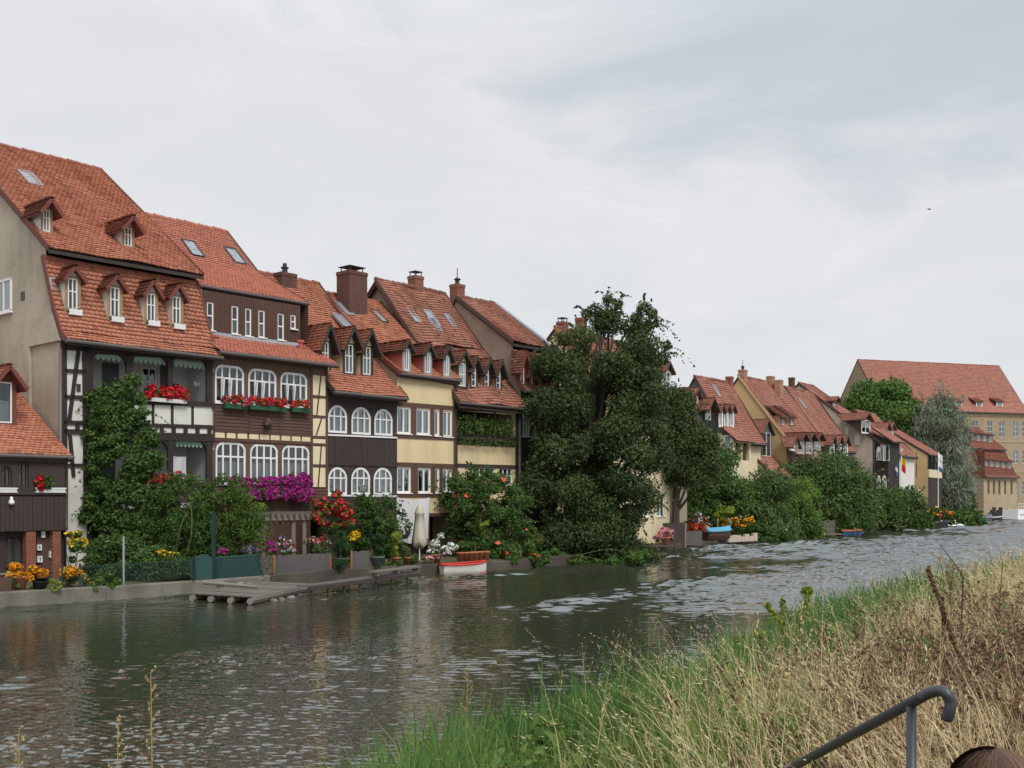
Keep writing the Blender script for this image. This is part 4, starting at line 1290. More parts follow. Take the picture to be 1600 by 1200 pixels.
# framed strip at the right: cream infill, thin timbers
h.wall(uc, W2, h.z(760, W2 - .4), zs + .12, [], 'brown_paint', 0.02)
for c, d in ((585, 616), (619.5, 647), (650.5, 679.5), (684, 691), (695.5, 723.5), (728.5, 759)):
    h.panel(488, 509.5, c + 2, d + 2, 'cream', 0.02, 0.02)
for p, q in (((501.5, 586), (495, 648)), ((503, 652), (494, 680)), ((502, 697), (497, 760))): h.beam(p, q, .06, -.005, 'brown_wood', .04, proud=.02)
for y in (620, 651, 682.5, 694, 727.5): h.beam((485, y), (511, y + .8), .1, 0.0, 'brown_wood', .05, proud=.025)
h.beam((486.5, 575), (486.5, 762), .12, 0.0, 'brown_wood'); h.beam((510.3, 572), (510.3, 830), .12, 0.0, 'brown_wood')
h.beam((334.5, 553), (512, 572), .3, 0.0, 'brown_wood', name='eaves_beam')
# cream squares between the floors
for a, b in ((336, 350.6), (354, 367.6), (371, 385.8), (389.2, 403.6), (406, 420), (422.4, 436.5), (439.3, 453), (455.7, 469), (471.5, 485)):
    t_ = (a - 336) / 149; h.panel(a, b, 675.5 + 7.3 * t_, 684 + 6.5 * t_, 'cream', 0.0, 0.02)
h.beam((334.5, 672.5), (486, 680.5), .1, -.01, 'brown_wood'); h.beam((334.5, 687), (486, 693), .1, -.01, 'brown_wood')
# weatherboarding below each row of windows
for y0, y1, y2, y3 in ((633, 672, 640, 680), (760, 812, 760, 812)):
    for a, b in ((335, 387.5), (390, 437), (439, 485)):
        u0, u1 = h.uatv(a), h.uatv(b); um = (u0 + u1) / 2; t_ = (a - 335) / 150
        h.boards(u0, u1, h.z(y1 + (y3 - y1) * t_, um), h.z(y0 + (y2 - y0) * t_, um), -0.005, 'brown_wood', 0.135, False)
    for a in (388.7, 438): h.beam((a, y0), (a, y1 + 4), .07, -.03, 'brown_wood', .05)
h.boards(uc, W2, h.z(812, W2), h.z(763, W2), 0.0, 'brown_wood', 0.135, False)
# boar's head carved in wood
p = h.pv(415, 661, -.1); hd = empty('carved_boar_head', h.world(*p), h.root.rotation_euler.z, "dark brown carved boar's head on the boards between the floors", 'carving')
mb = MB(); mb.lathe([(.05, -.26), (.14, -.2), (.2, -.05), (.17, .08), (.08, .17)], 10)
mb.v = [(x + .1, z * .8, y * 1.0) for x, y, z in mb.v]; b0 = mb.build('head', 'brown_wood', hd, True)
MB().tube([(0, -.12, -.02), (-.16, -.3, -.08), (-.24, -.36, -.1)], [.12, .085, .06], 8).build('snout', 'brown_wood', hd, True)
for sg in (-1, 1): MB().prism([(.05, -.02, .1), (.16, -.02, .12), (.17 + .04 * sg, -.04, .28)], (0, .03, 0)).build('ear', 'brown_wood', hd)
H2 = h
for (a, b, y), lab, pet in zip(((350.5, 384.5, 631.5), (389, 445, 634.5), (456, 483, 637.5)), ('green window box of red and pink geraniums under the left upper window', 'longest green window box of red and white geraniums under the middle upper window', 'short green window box of coral geraniums under the right upper window'),
                          ([('red', .45), ('pinkf', .2)], [('red', .55), ('whitef', .08), ('coral', .2)], [('coral', .4), ('whitef', .07), ('red', .2)])):
    h.flower_box(lab, a, b, y, -.22, pet, 'box_green', 520 if a != 389 else 800, .34, fsize=.1, boxh=.19)
for (a, b, y), lab in zip(((357, 391, 762), (394, 446, 761), (452, 485, 764)), ('window box of magenta petunias trailing at the left below the lower windows', 'wide window box of magenta petunias in the middle below the lower windows', 'rounded ball of magenta petunias at the right below the lower windows')):
    h.flower_box(lab, a, b, y, -.28, [('magenta', 1.5 if a > 450 else 1.0)], 'box_green', 1100 if a != 394 else 1400, .42 if a < 450 else .62, hang=.55, fsize=.11, group='magenta petunia boxes', leafm='leaf_mid')

# ------------------------------------------------------------------ HOUSE 3: dark boarded house with round arched windows
h = House('house', 'dark boarded house with six white round arched windows and tall cream dormers', on_line(511.5), D1, 0)
h.w = h.uatv(620); W3 = h.w
rg = h.pu(494, 443, W3); ev = (-.55, h.z(621, W3, -.55)); back3 = (rg[1] * 2 + .5, 8)
mid3 = (2.2, ev[1] + (rg[2] - ev[1]) * (2.75 / (rg[1] + .55)) - .12)
p3 = [ev, mid3, (rg[1], rg[2])]
h.roof(p3, back3, 'tile_a', pw=.2, ph=.18, sag=.03, u1=W3 + .15, verge='umber')
h.shell(p3, back3, 'grey_render', frontv=0.0)
aw = []
for i, r in enumerate(((512.8, 543, 633, 676.5), (549.3, 580, 636, 679), (585, 614, 639, 680.5), (512.8, 543, 729.5, 773), (548.8, 579, 729.8, 773), (583.8, 613, 730.3, 773))):
    aw.append(dict(r=r, cols=3, rows=(0.6,), arch='round', curtain='half' if i < 3 else ('tan full' if i % 2 else 'half'), fw=.1, mw=.06, sill=None))
h.front(0, W3, .3, ev[1] + .25, 'umber', aw, 0.0, 0.03, .2)
h.beam((512, 679.5), (620, 684), .07, -.03, 'white', .1, name='sill'); h.beam((512, 774), (620, 775.5), .07, -.03, 'white', .1, name='sill')
h.boards(0.02, W3 - .02, h.z(728, 1.5), h.z(684, 1.5), -.02, 'umber', .13)
h.boards(0.02, W3 - .02, 1.0, h.z(777, 1.5), -.02, 'umber', .13)
h.beam((512, 619), (620, 626), .2, -.02, 'umber', name='eaves_beam')
s3 = (p3[0], p3[1])
for px0, px1, pys, pye, pya in ((500, 517, 580, 532, 507), (535.5, 556, 585.5, 536, 512), (563.5, 583, 588, 540, 516)):
    h.dormer(s3, px0, px1, pys, pye, pya, 'umber', 'cream', 'tile_a', rows=(.6,), cols=2, over=.38, side=.22, curtain='sides', verge='umber', tymp='cream')
h.chimney(h.uatv(445, 5.6), 5.6, 12, h.z(418, 0, 5.6), .9, .7, 'brick_dark', 'pot')
H3 = h

# ------------------------------------------------------------------ HOUSE 4: yellow house with red cheeked dormers
h = House('house', 'yellow plastered house with dark window bands and red cheeked dormers', on_line(620.5), D1, 0)
h.w = h.uatv(711.5); W4 = h.w
ev = (-.25, h.z(582, 0, -.25)); a_ = h.pu(584, 544, 0); r4 = h.pu(503, 457, 0)
p4 = [ev, (a_[1], a_[2]), (r4[1], r4[2])]; back4 = (r4[1] * 2 + 1, 8.2)
h.roof(p4, back4, 'tile_a', pw=.21, ph=.19, sag=.05, verge='maroon_paint', dark=.1)
h.shell(p4, back4, 'grey_render', m_near='stone_gable', frontv=0.0)
yw = []
for r, c in (((620.5, 642, 636.5, 677.5), 2), ((650.5, 672, 639, 679), 2), ((678.5, 686.5, 641, 681), 1), ((692, 706.5, 642.5, 682.5), 2), ((620.5, 642, 730, 770), 2), ((653, 673, 731.5, 770), 2), ((680, 686.5, 732, 770), 1), ((691.5, 706, 733, 769), 2)):
    yw.append(dict(r=r, cols=c, rows=(), curtain='full' if r[0] > 690 else 'sides', fw=.08, mw=.08, sill='white'))
zb2, zb1 = h.z(807, 2), h.z(686, 2)
h.front(0, W4, zb2, ev[1] + .12, 'yellow', yw, 0, .05, .18)
for y0, y1, lst in ((636, 683, yw[:4]), (729, 772, yw[4:])):
    xs = [0.0] + [x for w_ in lst for x in (w_['rect'][0] - .01, w_['rect'][1] + .01)] + [W4]
    um = W4 / 2; z0, z1 = h.z(y1 + (2 if y0 < 700 else 1), um), h.z(y0 + 1, um)
    for a, b in zip(xs[0::2], xs[1::2]):
        if b - a > .06: MB().box(a, b, -.03, .1, z0, z1).build('window_pier', 'brown_wood', h.root)
for p, q, w_ in (((620.5, 631), (711.5, 638), .2), ((620.5, 681.5), (711.5, 685.5), .18), ((620.5, 725.5), (711.5, 728.5), .2), ((620.5, 774), (711.5, 773.5), .2), ((620.5, 805.5), (711.5, 803), .14), ((710.8, 600), (710.8, 806), .2), ((620.5, 584), (711.5, 601), .12)):
    h.beam(p, q, w_, 0, 'brown_wood', .14, proud=.04)
MB().box(0, W4, 1.6, 1.7, .3, zb2).build('wall', 'umber', h.root)
s4 = (p4[0], p4[1])
for px0, px1, pys, pye, pya in ((629, 642, 581, 543, 532.5), (662.5, 675, 584.5, 549, 537), (692.5, 703.5, 589, 554, 541)):
    h.dormer(s4, px0, px1, pys, pye, pya, 'zinc', 'red_paint', 'tile_d', rows=(), cols=2, over=.2, side=.16, curtain='left', verge='umber')
su = (p4[1], p4[2])
for x, y, m_ in ((539, 484, 'zinc'), (592, 495, 'umber'), (534, 502, 'zinc')): h.skylight(su, x, y, .5, 1.1, m_, m_ != 'umber')
cu, cv = h.uatv(550, 4.6), 4.6
h.chimney(cu, cv, 12.3, h.z(426, cu, cv), 1.15, 1.0, 'brick_dark', 'plate')
q = h.onseg(549, 472, su); an = empty('satellite_dish', h.world(q[0], q[1] - .1, q[2] + .1), h.root.rotation_euler.z, 'white satellite dish at the foot of the big dark chimney', 'satellite dish')
mb = MB(); mb.lathe([(.02, 0), (.2, .04), (.32, .12), (.34, .125), (.2, .07), (.02, .03)], 14); mb.v = [(x, -z - .1, y + .25) for x, y, z in mb.v]; mb.build('dish', 'white', an, True)
MB().tube([(0, 0, -.1), (0, 0, .3)], .03, 6).build('mast', 'zinc', an)
H4 = h

# ------------------------------------------------------------------ HOUSE 5: yellow house with a planted balcony
h = House('house', 'yellow house with a dark balcony full of plants and a patched old red roof', on_line(712), D1, 0)
h.w = h.uatv(812); W5 = h.w
ap = h.pu(592, 438, 0); k_ = h.pu(655, 533, 0); ev = (-.5, h.z(633, W5 / 2, -.5))
p5 = [ev, (k_[1], k_[2]), (ap[1], ap[2])]; back5 = (ap[1] * 2 + 1, 8.4)
h.roof(p5, back5, 'tile_c', pw=.22, ph=.2, sag=.09, verge='brown_wood', dark=.12, u0=-.25)
h.shell(p5, back5, 'yellow', m_near='stone_gable', frontv=0.0)
bz0, bz1 = h.z(690, W5 / 2), h.z(645, W5 / 2)
ho = [h.rect(714.5, 803, 645, 694)]
lw = [dict(r=r, cols=4, rows=(.55,), curtain='half', fw=.06, mw=.05) for r in ((742, 774, 730, 758), (780, 801, 731, 758))]
lw[1]['cols'] = 3
for w_ in lw: w_['rect'] = h.rect(*w_['r']); ho.append(w_['rect'])
h.wall(0, W5, h.z(802, 2), ev[1] + .3, ho, 'yellow', 0, .16)
for w_ in lw: h.window(w_['rect'], .05, w_['cols'], (.55,), curtain='half')
MB().box(.05, W5 - .05, 1.5, 1.6, .3, ev[1]).build('loggia_wall', 'umber', h.root)
mb = MB(); mb.box(.05, W5 - .05, .1, 1.5, bz0 - .1, bz0); mb.box(.05, W5 - .05, .1, 1.5, bz1 + .1, bz1 + .2); mb.build('loggia_floor', 'umber', h.root)
a, b = h.pv(713, 681, -.02), h.pv(804, 684, -.02)
mb = MB(); mb.box(a[0], b[0], -.06, .0, a[2] - .35, a[2] - .28).box(a[0], b[0], -.06, .0, a[2] + .1, a[2] + .17)
for i in range(30): x = a[0] + (b[0] - a[0]) * i / 29; mb.box(x - .025, x + .025, -.045, -.02, a[2] - .28, a[2] + .1)
mb.build('railing', 'umber', h.root)
for p, q, w_ in (((712, 638), (812, 643), .2), ((712, 727), (812, 730), .18), ((712, 692), (812, 697), .14), ((712.5, 610), (712.5, 806), .16), ((808, 640), (808, 800), .3), ((742, 645), (742, 690), .14), ((773, 645), (773, 690), .14)):
    h.beam(p, q, w_, 0, 'umber', .14, proud=.04)
h.downpipe(812, 641, 800, -.15, .08)
s5 = (p5[0], p5[1])
h.dormer(s5, 714, 731, 606, 565, 549, 'umber', 'yellow', 'tile_c', rows=(.5,), cols=3, over=.25, side=.2, curtain='full', verge='umber')
for px0, px1, pys, pye, pya in ((735, 746, 606, 572, 558), (755.5, 766, 609, 575, 561), (774, 784, 611, 577.5, 564)):
    h.dormer(s5, px0, px1, pys, pye, pya, 'umber', 'ochre', 'tile_c', rows=(.35, .7), cols=1, over=.3, side=.22, curtain='half', verge='umber')
s5u = (p5[1], p5[2])
for x, y, w_, l_ in ((645, 493, .35, 1.1), (703, 502, .35, 1.0), (674, 498, .5, 1.2), (678, 508, .5, 1.0)): h.skylight(s5u, x, y, w_, l_, 'zinc', True)
for x, y, c_ in ((649.5, 427, 'plate'), (714.5, 440, 'cowl')):
    v_ = ap[1] + .2; u_ = h.uatv(x, v_); h.chimney(u_, v_, ap[2] - .6, h.z(y + 5, u_, v_), .62, .6, 'brick', c_)
H5 = h
h.flower_box('dark balcony trough overflowing with green fern like plants', 716, 802, 684, -.12, [], 'umber', 2600, 1.25, hang=.5, group='balcony plants of the yellow house', leafm='leaf_mid')

# ------------------------------------------------------------------ HOUSE 6: narrow house with a rubble gable, half hidden by the big tree
h = House('house', 'narrow house with a bare rubble gable and a stepped mansard roof beside the big tree', on_line(813.5), D1, 3.0)
ap = h.pu(714, 463, 0); br = h.pu(799, 533, 0)
p6l = [(-.35, 9.0), (-.05, 9.3), (.5, 11.2)]; p6u = [(br[1] - .2, br[2] - .05), (ap[1], ap[2])]; back6 = (ap[1] * 2 + .6, 9)
h.roof(p6l, (.52, 11.1), 'tile_c', ridge=False, pw=.22, ph=.2, sag=.02)
s6 = (p6l[1], p6l[2])
h.roof(p6u, back6, 'tile_c', pw=.22, ph=.2, sag=.05, gutter=False)
MB().bar((3.1, br[1] - .2, br[2] + .06), (3.1, ap[1], ap[2] + .06), .3, .12, (0, -.6, 1)).build('verge', 'zinc', h.root)
gp = [(0, .3), (0, 9.1), (.45, 11.1), (br[1], br[2] - .15), (ap[1], ap[2] - .18), (back6[0], 8.8), (back6[0], .3)]
MB().poly([(0, v, z) for v, z in gp]).build('wall', 'stone_gable', h.root); MB().poly([(3, v, z) for v, z in gp[::-1]]).build('wall', 'stone_gable', h.root)
fw_ = [dict(r=r, cols=3, rows=(.5,), curtain='half', fw=.07) for r in ((815.5, 829, 640, 682), (833, 847, 642, 684), (816, 828, 738, 768))]
h.front(0, 3, .3, 9.15, 'umber', fw_, 0.0)
MB().box(0.05, 2.95, 3, 3.1, .3, 10).build('interior_wall', 'interior', h.root)
for px0, px1, pys, pye, pya in ((812, 821, 603, 568, 549), (826, 834, 605, 572, 552), (839, 847, 607, 576, 556)):
    h.dormer(s6, px0, px1, pys, pye, pya, 'maroon_paint', 'maroon_paint', 'tile_c', rows=(), cols=1, over=.3, side=.2, verge='maroon_paint')
H6 = h

# ------------------------------------------------------------------ HOUSES 7 to 9
h = House('house', 'yellow gabled house with two brick chimneys rising behind the big tree', (6.2, 66), 35, 10)
ap = h.pu(868, 511, 0); ev = (-.4, 8.6)
p7 = [ev, (ap[1], ap[2])]; back7 = (ap[1] * 2 + .6, 9)
h.roof(p7, back7, 'tile_c', pw=.24, ph=.21, sag=.05, verge='orange_wood', lod=0)
h.shell(p7, back7, 'cream', m_near='yellow', frontv=0.0)
wn = []
for z_ in (2.2, 5.3):
    for x in (1.2, 3.4, 5.6, 7.8): wn.append(dict(rect=(x, x + 1.1, z_, z_ + 1.5), cols=2, rows=(.6,), curtain='half'))
h.front(0, 10, .3, 8.75, 'cream', wn)
for u in (2, 4.5, 7): h.dormer(p7[:2], *(lambda p: (p - 7, p + 7, 612, 580, 566))(CX + F * h.world(u, 0, 0).x / h.Y(u, 0)), 'white', 'pink', rows=(.5,), cols=2, lod=0)
for x, y in ((879, 503), (908, 497)):
    u_ = h.uatv(x, ap[1] + .1); h.chimney(u_, ap[1] + .1, ap[2] - 1, h.z(y, u_, ap[1]), .6, .55, 'brick', 'plate' if x < 890 else None)

h = House('house', 'pinkish house with two narrow dormers just right of the big tree', (10.9, 79.5), 33, 9.4)
p8 = [(-.4, 8.0), (3.6, 12.4)]; back8 = (8, 8)
h.roof(p8, back8, 'tile_c', pw=.26, ph=.22, sag=.05, lod=0)
h.shell(p8, back8, 'cream', frontv=0.0)
wn = [dict(rect=(x, x + 1.0, z_, z_ + 1.5), cols=2, rows=(.6,), curtain='half') for z_ in (2.0, 4.9) for x in (.8, 2.6, 4.4, 6.4)]
h.front(0, 9.4, .3, 8.15, 'cream', wn)
for a, b in ((1068, 1077), (1083, 1091.5)): h.dormer(p8, a, b, 642, 618, 606, 'pink', 'pink', rows=(.5,), cols=1, lod=0, over=.3, curtain=None)
h.dormer(p8, 1101, 1112, 657, 634, 622, 'umber', 'umber', 'tile_c', rows=(), cols=2, lod=0, over=.6, side=.5)

h = House('house', 'cream house with a small arched loggia and three close set dormers', (17.9, 92.0), 38.7, 7)
p9 = [(-.5, h.z(690, 1.5, -.5)), (3.1, h.z(588, .8, 3.1))]; back9 = (6.6, 8.5)
h.roof(p9, back9, 'tile_far', pw=.28, ph=.24, sag=.06, lod=0, u0=.5)
h.shell(p9, back9, 'cream', m_near='slate', u0=.6, frontv=0.0)
ev9 = h.z(690, 1.5, 0) + .1
lo = [(*h.rect(1133.5, 1143, 691, 720), 'round'), (*h.rect(1145, 1156, 691, 720), 'round')]
h.wall(0, 3.2, .3, ev9, lo, 'cream', -0.9, .3)
h.wall(3.2, 7, .3, ev9 + .3, [], 'cream', 0.0)
MB().poly([(0, -.9, .3), (0, -.9, ev9), (0, .6, ev9 + .6), (0, .6, .3)]).build('wall', 'cream', h.root)
MB().poly([(3.2, -.9, .3), (3.2, -.9, ev9), (3.2, .6, ev9 + .6), (3.2, .6, .3)]).build('wall', 'cream', h.root)
MB().box(.05, 3.15, .5, .6, .3, ev9).build('loggia_wall', 'pink', h.root)
T = Tiles(); T.patch((-.15, -1.3, ev9 - .15), (3.5, -1.3, ev9 - .15), (3.5, .5, ev9 + 1.35), (-.15, .5, ev9 + 1.35), .28, .24, 0)
br_ = MB().prism([(-.15, -1.3, ev9 - .2), (3.5, -1.3, ev9 - .2), (3.5, .5, ev9 + 1.3), (-.15, .5, ev9 + 1.3)], (0, 0, -.08)).build('bay_roof', 'brown_wood', h.root); T.build('tile_far', br_)
h.window(h.rect(1134, 1142, 724, 750, -.9), -.93, 2, (.5,), curtain='half'); h.window(h.rect(1146, 1155, 724, 750, -.9), -.93, 2, (.5,), curtain='half')
sw = h.vatu(1112, 0), h.vatu(1122, 0)
mb = MB(); z0, z1 = h.z(716, 0, -.3), h.z(680, 0, -.3); mb.box(-.05, .0, -.75, -.66, z0, z1).box(-.05, 0, -.1, 0, z0, z1).box(-.05, 0, -.66, -.1, z1 - .1, z1).box(-.05, 0, -.66, -.1, z0, z0 + .1)
wo_ = mb.build('window', 'white', h.root); MB().box(-.02, -.005, -.66, -.1, z0 + .1, z1 - .1).build('pane', 'roof_glass', wo_)
h.downpipe(1131.5, 690, 740, -1.0, .06)
for a, b in ((1123, 1130), (1131.5, 1138.5), (1140, 1147)): h.dormer(p9, a, b, 667, 642, 632, 'white', 'umber', 'tile_far', rows=(), cols=2, lod=0, over=.3, side=.1)
h.skylight(p9, 1119, 611, .5, 1.2)
h.chimney(h.uatv(1140, 3), 3, p9[1][1] - .5, p9[1][1] + .5, .6, .5, 'brick', None)

# ------------------------------------------------------------------ HOUSES 10 to 15
h = House('house', 'low tiled house with one big slate clad gabled dormer', (22.6, 96.5), 37, 8.5)
p10 = [(-.9, 5.3), (4.6, 10.4)]; back10 = (9, 6)
h.roof(p10, back10, 'tile_far', pw=.3, ph=.25, sag=.05, lod=0)
h.shell(p10, back10, 'cream', frontv=0.0); h.wall(0, 8.5, .3, 6, [], 'umber', 0)
h.dormer(p10, 1190, 1206, 714, 675, 655, 'slate', 'slate', 'tile_far', rows=(), cols=2, lod=0, over=.25, side=.2, win=None)
h.dormer(p10, 1158, 1166, 712, 692, 682, 'white', 'umber', 'tile_far', rows=(), cols=2, lod=0)

h = House('house', 'tall ochre gabled house with a row of shed dormers under the ridge', (25.2, 100), 37, 10.1)
ap = h.pu(1154, 587, 0); ev = (-.3, 8.6)
p11 = [ev, (ap[1], ap[2])]; back11 = (ap[1] * 2, 8.6)
h.roof(p11, back11, 'tile_far', pw=.3, ph=.25, sag=.08, lod=0, verge='ochre')
h.shell(p11, back11, 'ochre', frontv=0.0); h.wall(0, 10.1, .3, 8.7, [], 'pink', 0)
for a, b in ((1219.5, 1227), (1233.5, 1241)): h.dormer(p11, a, b, 665, 650, 633, 'umber', 'ochre', 'tile_d', rows=(), cols=2, lod=0, shed=True, over=.25, side=.35)
for a, b in ((1246, 1257), (1259, 1270), (1271.5, 1282.5)): h.dormer(p11, a, b, 709, 686, 676, 'pink', 'pink', 'tile_d', rows=(.5,), cols=2, lod=0, over=.5, side=.15, curtain='full')
h.dormer(p11, 1235, 1247, 704, 697, 682, 'white', 'offwhite', 'tile_far', rows=(), cols=2, lod=0, over=.3)
for x, y, c_ in ((1160.5, 578, 'cowl'), (1217, 594, None), (1204, 588, None)):
    v_ = ap[1] - (.1 if x != 1217 else 1.0); u_ = h.uatv(x, v_); h.chimney(u_, v_, ap[2] - 2.5, h.z(y, u_, v_), .75, .6, 'brick_tan', c_)

h = House('house', 'long old red roofed house with three white dormers above the dark trees', (31.3, 108.1), 37, 7.2)
ap = h.pu(1263, 612, 6.2)
p12 = [(-.3, 8.3), (ap[1], ap[2])]; back12 = (9.5, 8.3)
h.roof(p12, back12, 'tile_far', pw=.3, ph=.25, sag=.08, lod=0)
h.shell(p12, back12, 'pink', m_near='brown_paint', frontv=0.0); h.wall(0, 7.2, .3, 8.5, [], 'pink', 0)
for a, b in ((1296.5, 1304), (1307.5, 1315), (1317.5, 1325)): h.dormer(p12, a, b, 712, 693, 680, 'white', 'umber', 'tile_far', rows=(), cols=2, lod=0, over=.3, side=.15)
h.skylight(p12, 1253, 630, .5, 1.3)
u_ = h.uatv(1237, 5.5); h.chimney(u_, 5.5, 12, h.z(590, u_, 5.5), .6, .5, 'brick_dark', None)

h = House('house', 'house with a patched render gable and a black boarded bay of pointed white windows', (39.4, 118), 37, 9)
ap = h.pu(1248, 598, 0); ev = (-.9, 9.3)
p13 = [ev, (ap[1], ap[2])]; back13 = (ap[1] * 2, 9)
h.roof(p13, back13, 'tile_far', pw=.3, ph=.26, sag=.07, lod=0, u1=4.6)
h.shell(p13, back13, 'patched_render', frontv=0.0, u1=4.5)
vb = -1.4
zt, zb = h.z(692, 1.5, vb), h.z(770, 1.5, vb)
h.front(0, 3.8, zb - 2, zt + .3, 'dark_timber', [dict(r=r, cols=2, rows=(), curtain='full', sill=None) for r in ((1379, 1384.5, 695, 720), (1386, 1391, 695, 720))], vb)
MB().poly([(0, vb, zb - 2), (0, vb, zt + .3), (0, .3, zt + 1), (0, .3, zb - 2)]).build('wall', 'dark_timber', h.root)
MB().poly([(3.8, vb, zb - 2), (3.8, vb, zt + .3), (3.8, .3, zt + 1), (3.8, .3, zb - 2)]).build('wall', 'dark_timber', h.root)
for c0, c1, y0, y1 in ((.15, .55, 697, 719), (.65, 1.05, 697, 719), (.15, .55, 742, 764), (.65, 1.05, 742, 764)):
    va, vb2 = vb + c0 * 1.2, vb + c1 * 1.2; z1_, z0_ = h.z(y0, 0, vb + .7), h.z(y1, 0, vb + .7); vm_ = (va + vb2) / 2
    wn_ = MB().prism([(-.03, va, z0_), (-.03, va, z1_ - .5), (-.03, va + .1, z1_ - .2), (-.03, vm_, z1_), (-.03, vb2 - .1, z1_ - .2), (-.03, vb2, z1_ - .5), (-.03, vb2, z0_)], (.025, 0, 0)).build('window', 'white', h.root)
    MB().box(-.045, -.031, va + .09, vm_ - .03, z0_ + .1, z1_ - .6).box(-.045, -.031, vm_ + .03, vb2 - .09, z0_ + .1, z1_ - .6).build('pane', 'roof_glass', wn_)
T = Tiles(); T.patch((-.3, vb - .5, zt + .1), (4.2, vb - .5, zt + .1), (4.2, .4, zt + 1.7), (-.3, .4, zt + 1.7), .3, .25, 0)
br_ = MB().prism([(-.3, vb - .5, zt + .05), (4.2, vb - .5, zt + .05), (4.2, .4, zt + 1.65), (-.3, .4, zt + 1.65)], (0, 0, -.08)).build('bay_roof', 'brown_wood', h.root); T.build('tile_far', br_)
do, _ = h.dormer(p13, 1346, 1360, 677, 656, 645, 'white', 'umber', 'tile_far', rows=(), cols=2, lod=0, over=.4)
h.dormer(p13, 1300, 1308, 635, 626, 620, 'umber', 'umber', 'tile_far', rows=(), cols=1, lod=0, over=.5)
va, vb2 = h.vatu(1343, 0), h.vatu(1336, 0)
for x0, x1, y0, y1 in ((1335, 1344, 678, 695), (1321, 1326, 667, 682)):
    a, b = h.vatu(x1, 0), h.vatu(x0, 0); MB().box(-.04, 0, a, b, h.z(y1, 0, a), h.z(y0, 0, a)).build('blind_window', 'offwhite', h.root)

h = House('house', 'narrow red roofed house with a white three light dormer near the far willow', (45.5, 128.5), 36, 7)
p14 = [(-.4, 8.6), (5.0, 14.2)]; back14 = (10, 8)
h.roof(p14, back14, 'tile_far', pw=.32, ph=.28, sag=.06, lod=0)
h.shell(p14, back14, 'offwhite', frontv=0.0)
h.front(0, 7, .3, 8.8, 'offwhite', [dict(r=r, cols=2, rows=(.5,), curtain='half') for r in ((1402, 1405, 700, 720), (1408, 1411, 700, 720))])
for x in (1397, 1402.5): h.beam((x, 695), (x, 750), .3, 0, 'dark_timber')
for a, b in ((1381, 1388), (1389, 1396)): h.dormer(p14, a, b, 683, 670, 660, 'white', 'offwhite', 'tile_far', rows=(), cols=2, lod=0, over=.4)

h = House('house', 'small ochre house with a dark open loggia over a pale yellow parapet', (51.5, 139), 35, 7)
p15 = [(-1.8, h.z(711, 3, -1.8)), (5, 13.5)]; back15 = (10, 8)
h.roof(p15, back15, 'tile_far', pw=.32, ph=.28, sag=.06, lod=0)
h.shell(p15, back15, 'ochre', frontv=0.0)
MB().poly([(0, -1.6, .3), (0, -1.6, p15[0][1] - .2), (0, 0, p15[0][1] + 1), (0, 0, .3)]).build('wall', 'ochre', h.root)
zt, zm, zb = h.z(712, 3, -1.6), h.z(734, 3, -1.6), h.z(746.5, 3, -1.6)
h.wall(0, 7, .3, zb, [], 'umber', -1.55); MB().box(0, 7, -.2, -.1, zb, zt + .3).build('loggia_wall', 'umber', h.root)
for x in (0.1, 1.7, 3.4, 5.1, 6.8): MB().box(x - .1, x + .1, -1.62, -1.45, zm, zt + .2).build('post', 'umber', h.root)
for a, b in ((0.2, 2.2), (2.35, 4.5), (4.65, 6.9)): MB().box(a, b, -1.62, -1.52, zb, zm).build('infill_panel', 'cream', h.root)

# ------------------------------------------------------------------ stone buildings at the far end
h = House('stone_building', 'sandstone building with a two tier mansard roof and close rows of dormers', (0, 0), 52, 9, 'building')
A_ = ((1537 - CX) / F * 180, 180); h.A = Vector(A_); h.root.location = (*A_, 0)
h.w = h.uatv(1589); WB = h.w
ze = h.z(745, 0, 0)
pl = [(-.5, ze), (.3, ze + .5), (2.2, h.z(703, 0, 2.2))]; zp = pl[2][1]
pu_ = [(1.9, zp + .25), (7.0, h.z(664, 0, 7))]; backb = (13.5, ze)
h.roof(pl, (2.22, zp - .1), 'tile_d', ridge=False, pw=.4, ph=.32, sag=.0, lod=0); sl = (pl[1], pl[2])
h.roof(pu_, backb, 'tile_d', pw=.4, ph=.32, sag=.03, lod=0, gutter=False)
MB().poly([(0, 0, .2), (0, 0, ze), (0, 2.1, zp - .2), (0, 7, pu_[1][1] - .3), (0, 13.5, ze), (0, 13.5, .2)]).build('wall', 'sandstone', h.root)
MB().poly([(WB, 0, .2), (WB, 0, ze), (WB, 2.1, zp - .2), (WB, 7, pu_[1][1] - .3), (WB, 13.5, ze), (WB, 13.5, .2)][::-1]).build('wall', 'sandstone', h.root)
sw_ = []
for x in (1543, 1551.5, 1560, 1569, 1579): sw_.append(dict(r=(x, x + 3.2, 751, 772), cols=1, rows=(.5,), m='tan_paint', sill='ashlar'))
h.front(0, WB, .2, ze + .1, 'ashlar', sw_, 0.0, .12, .25)
T = Tiles()
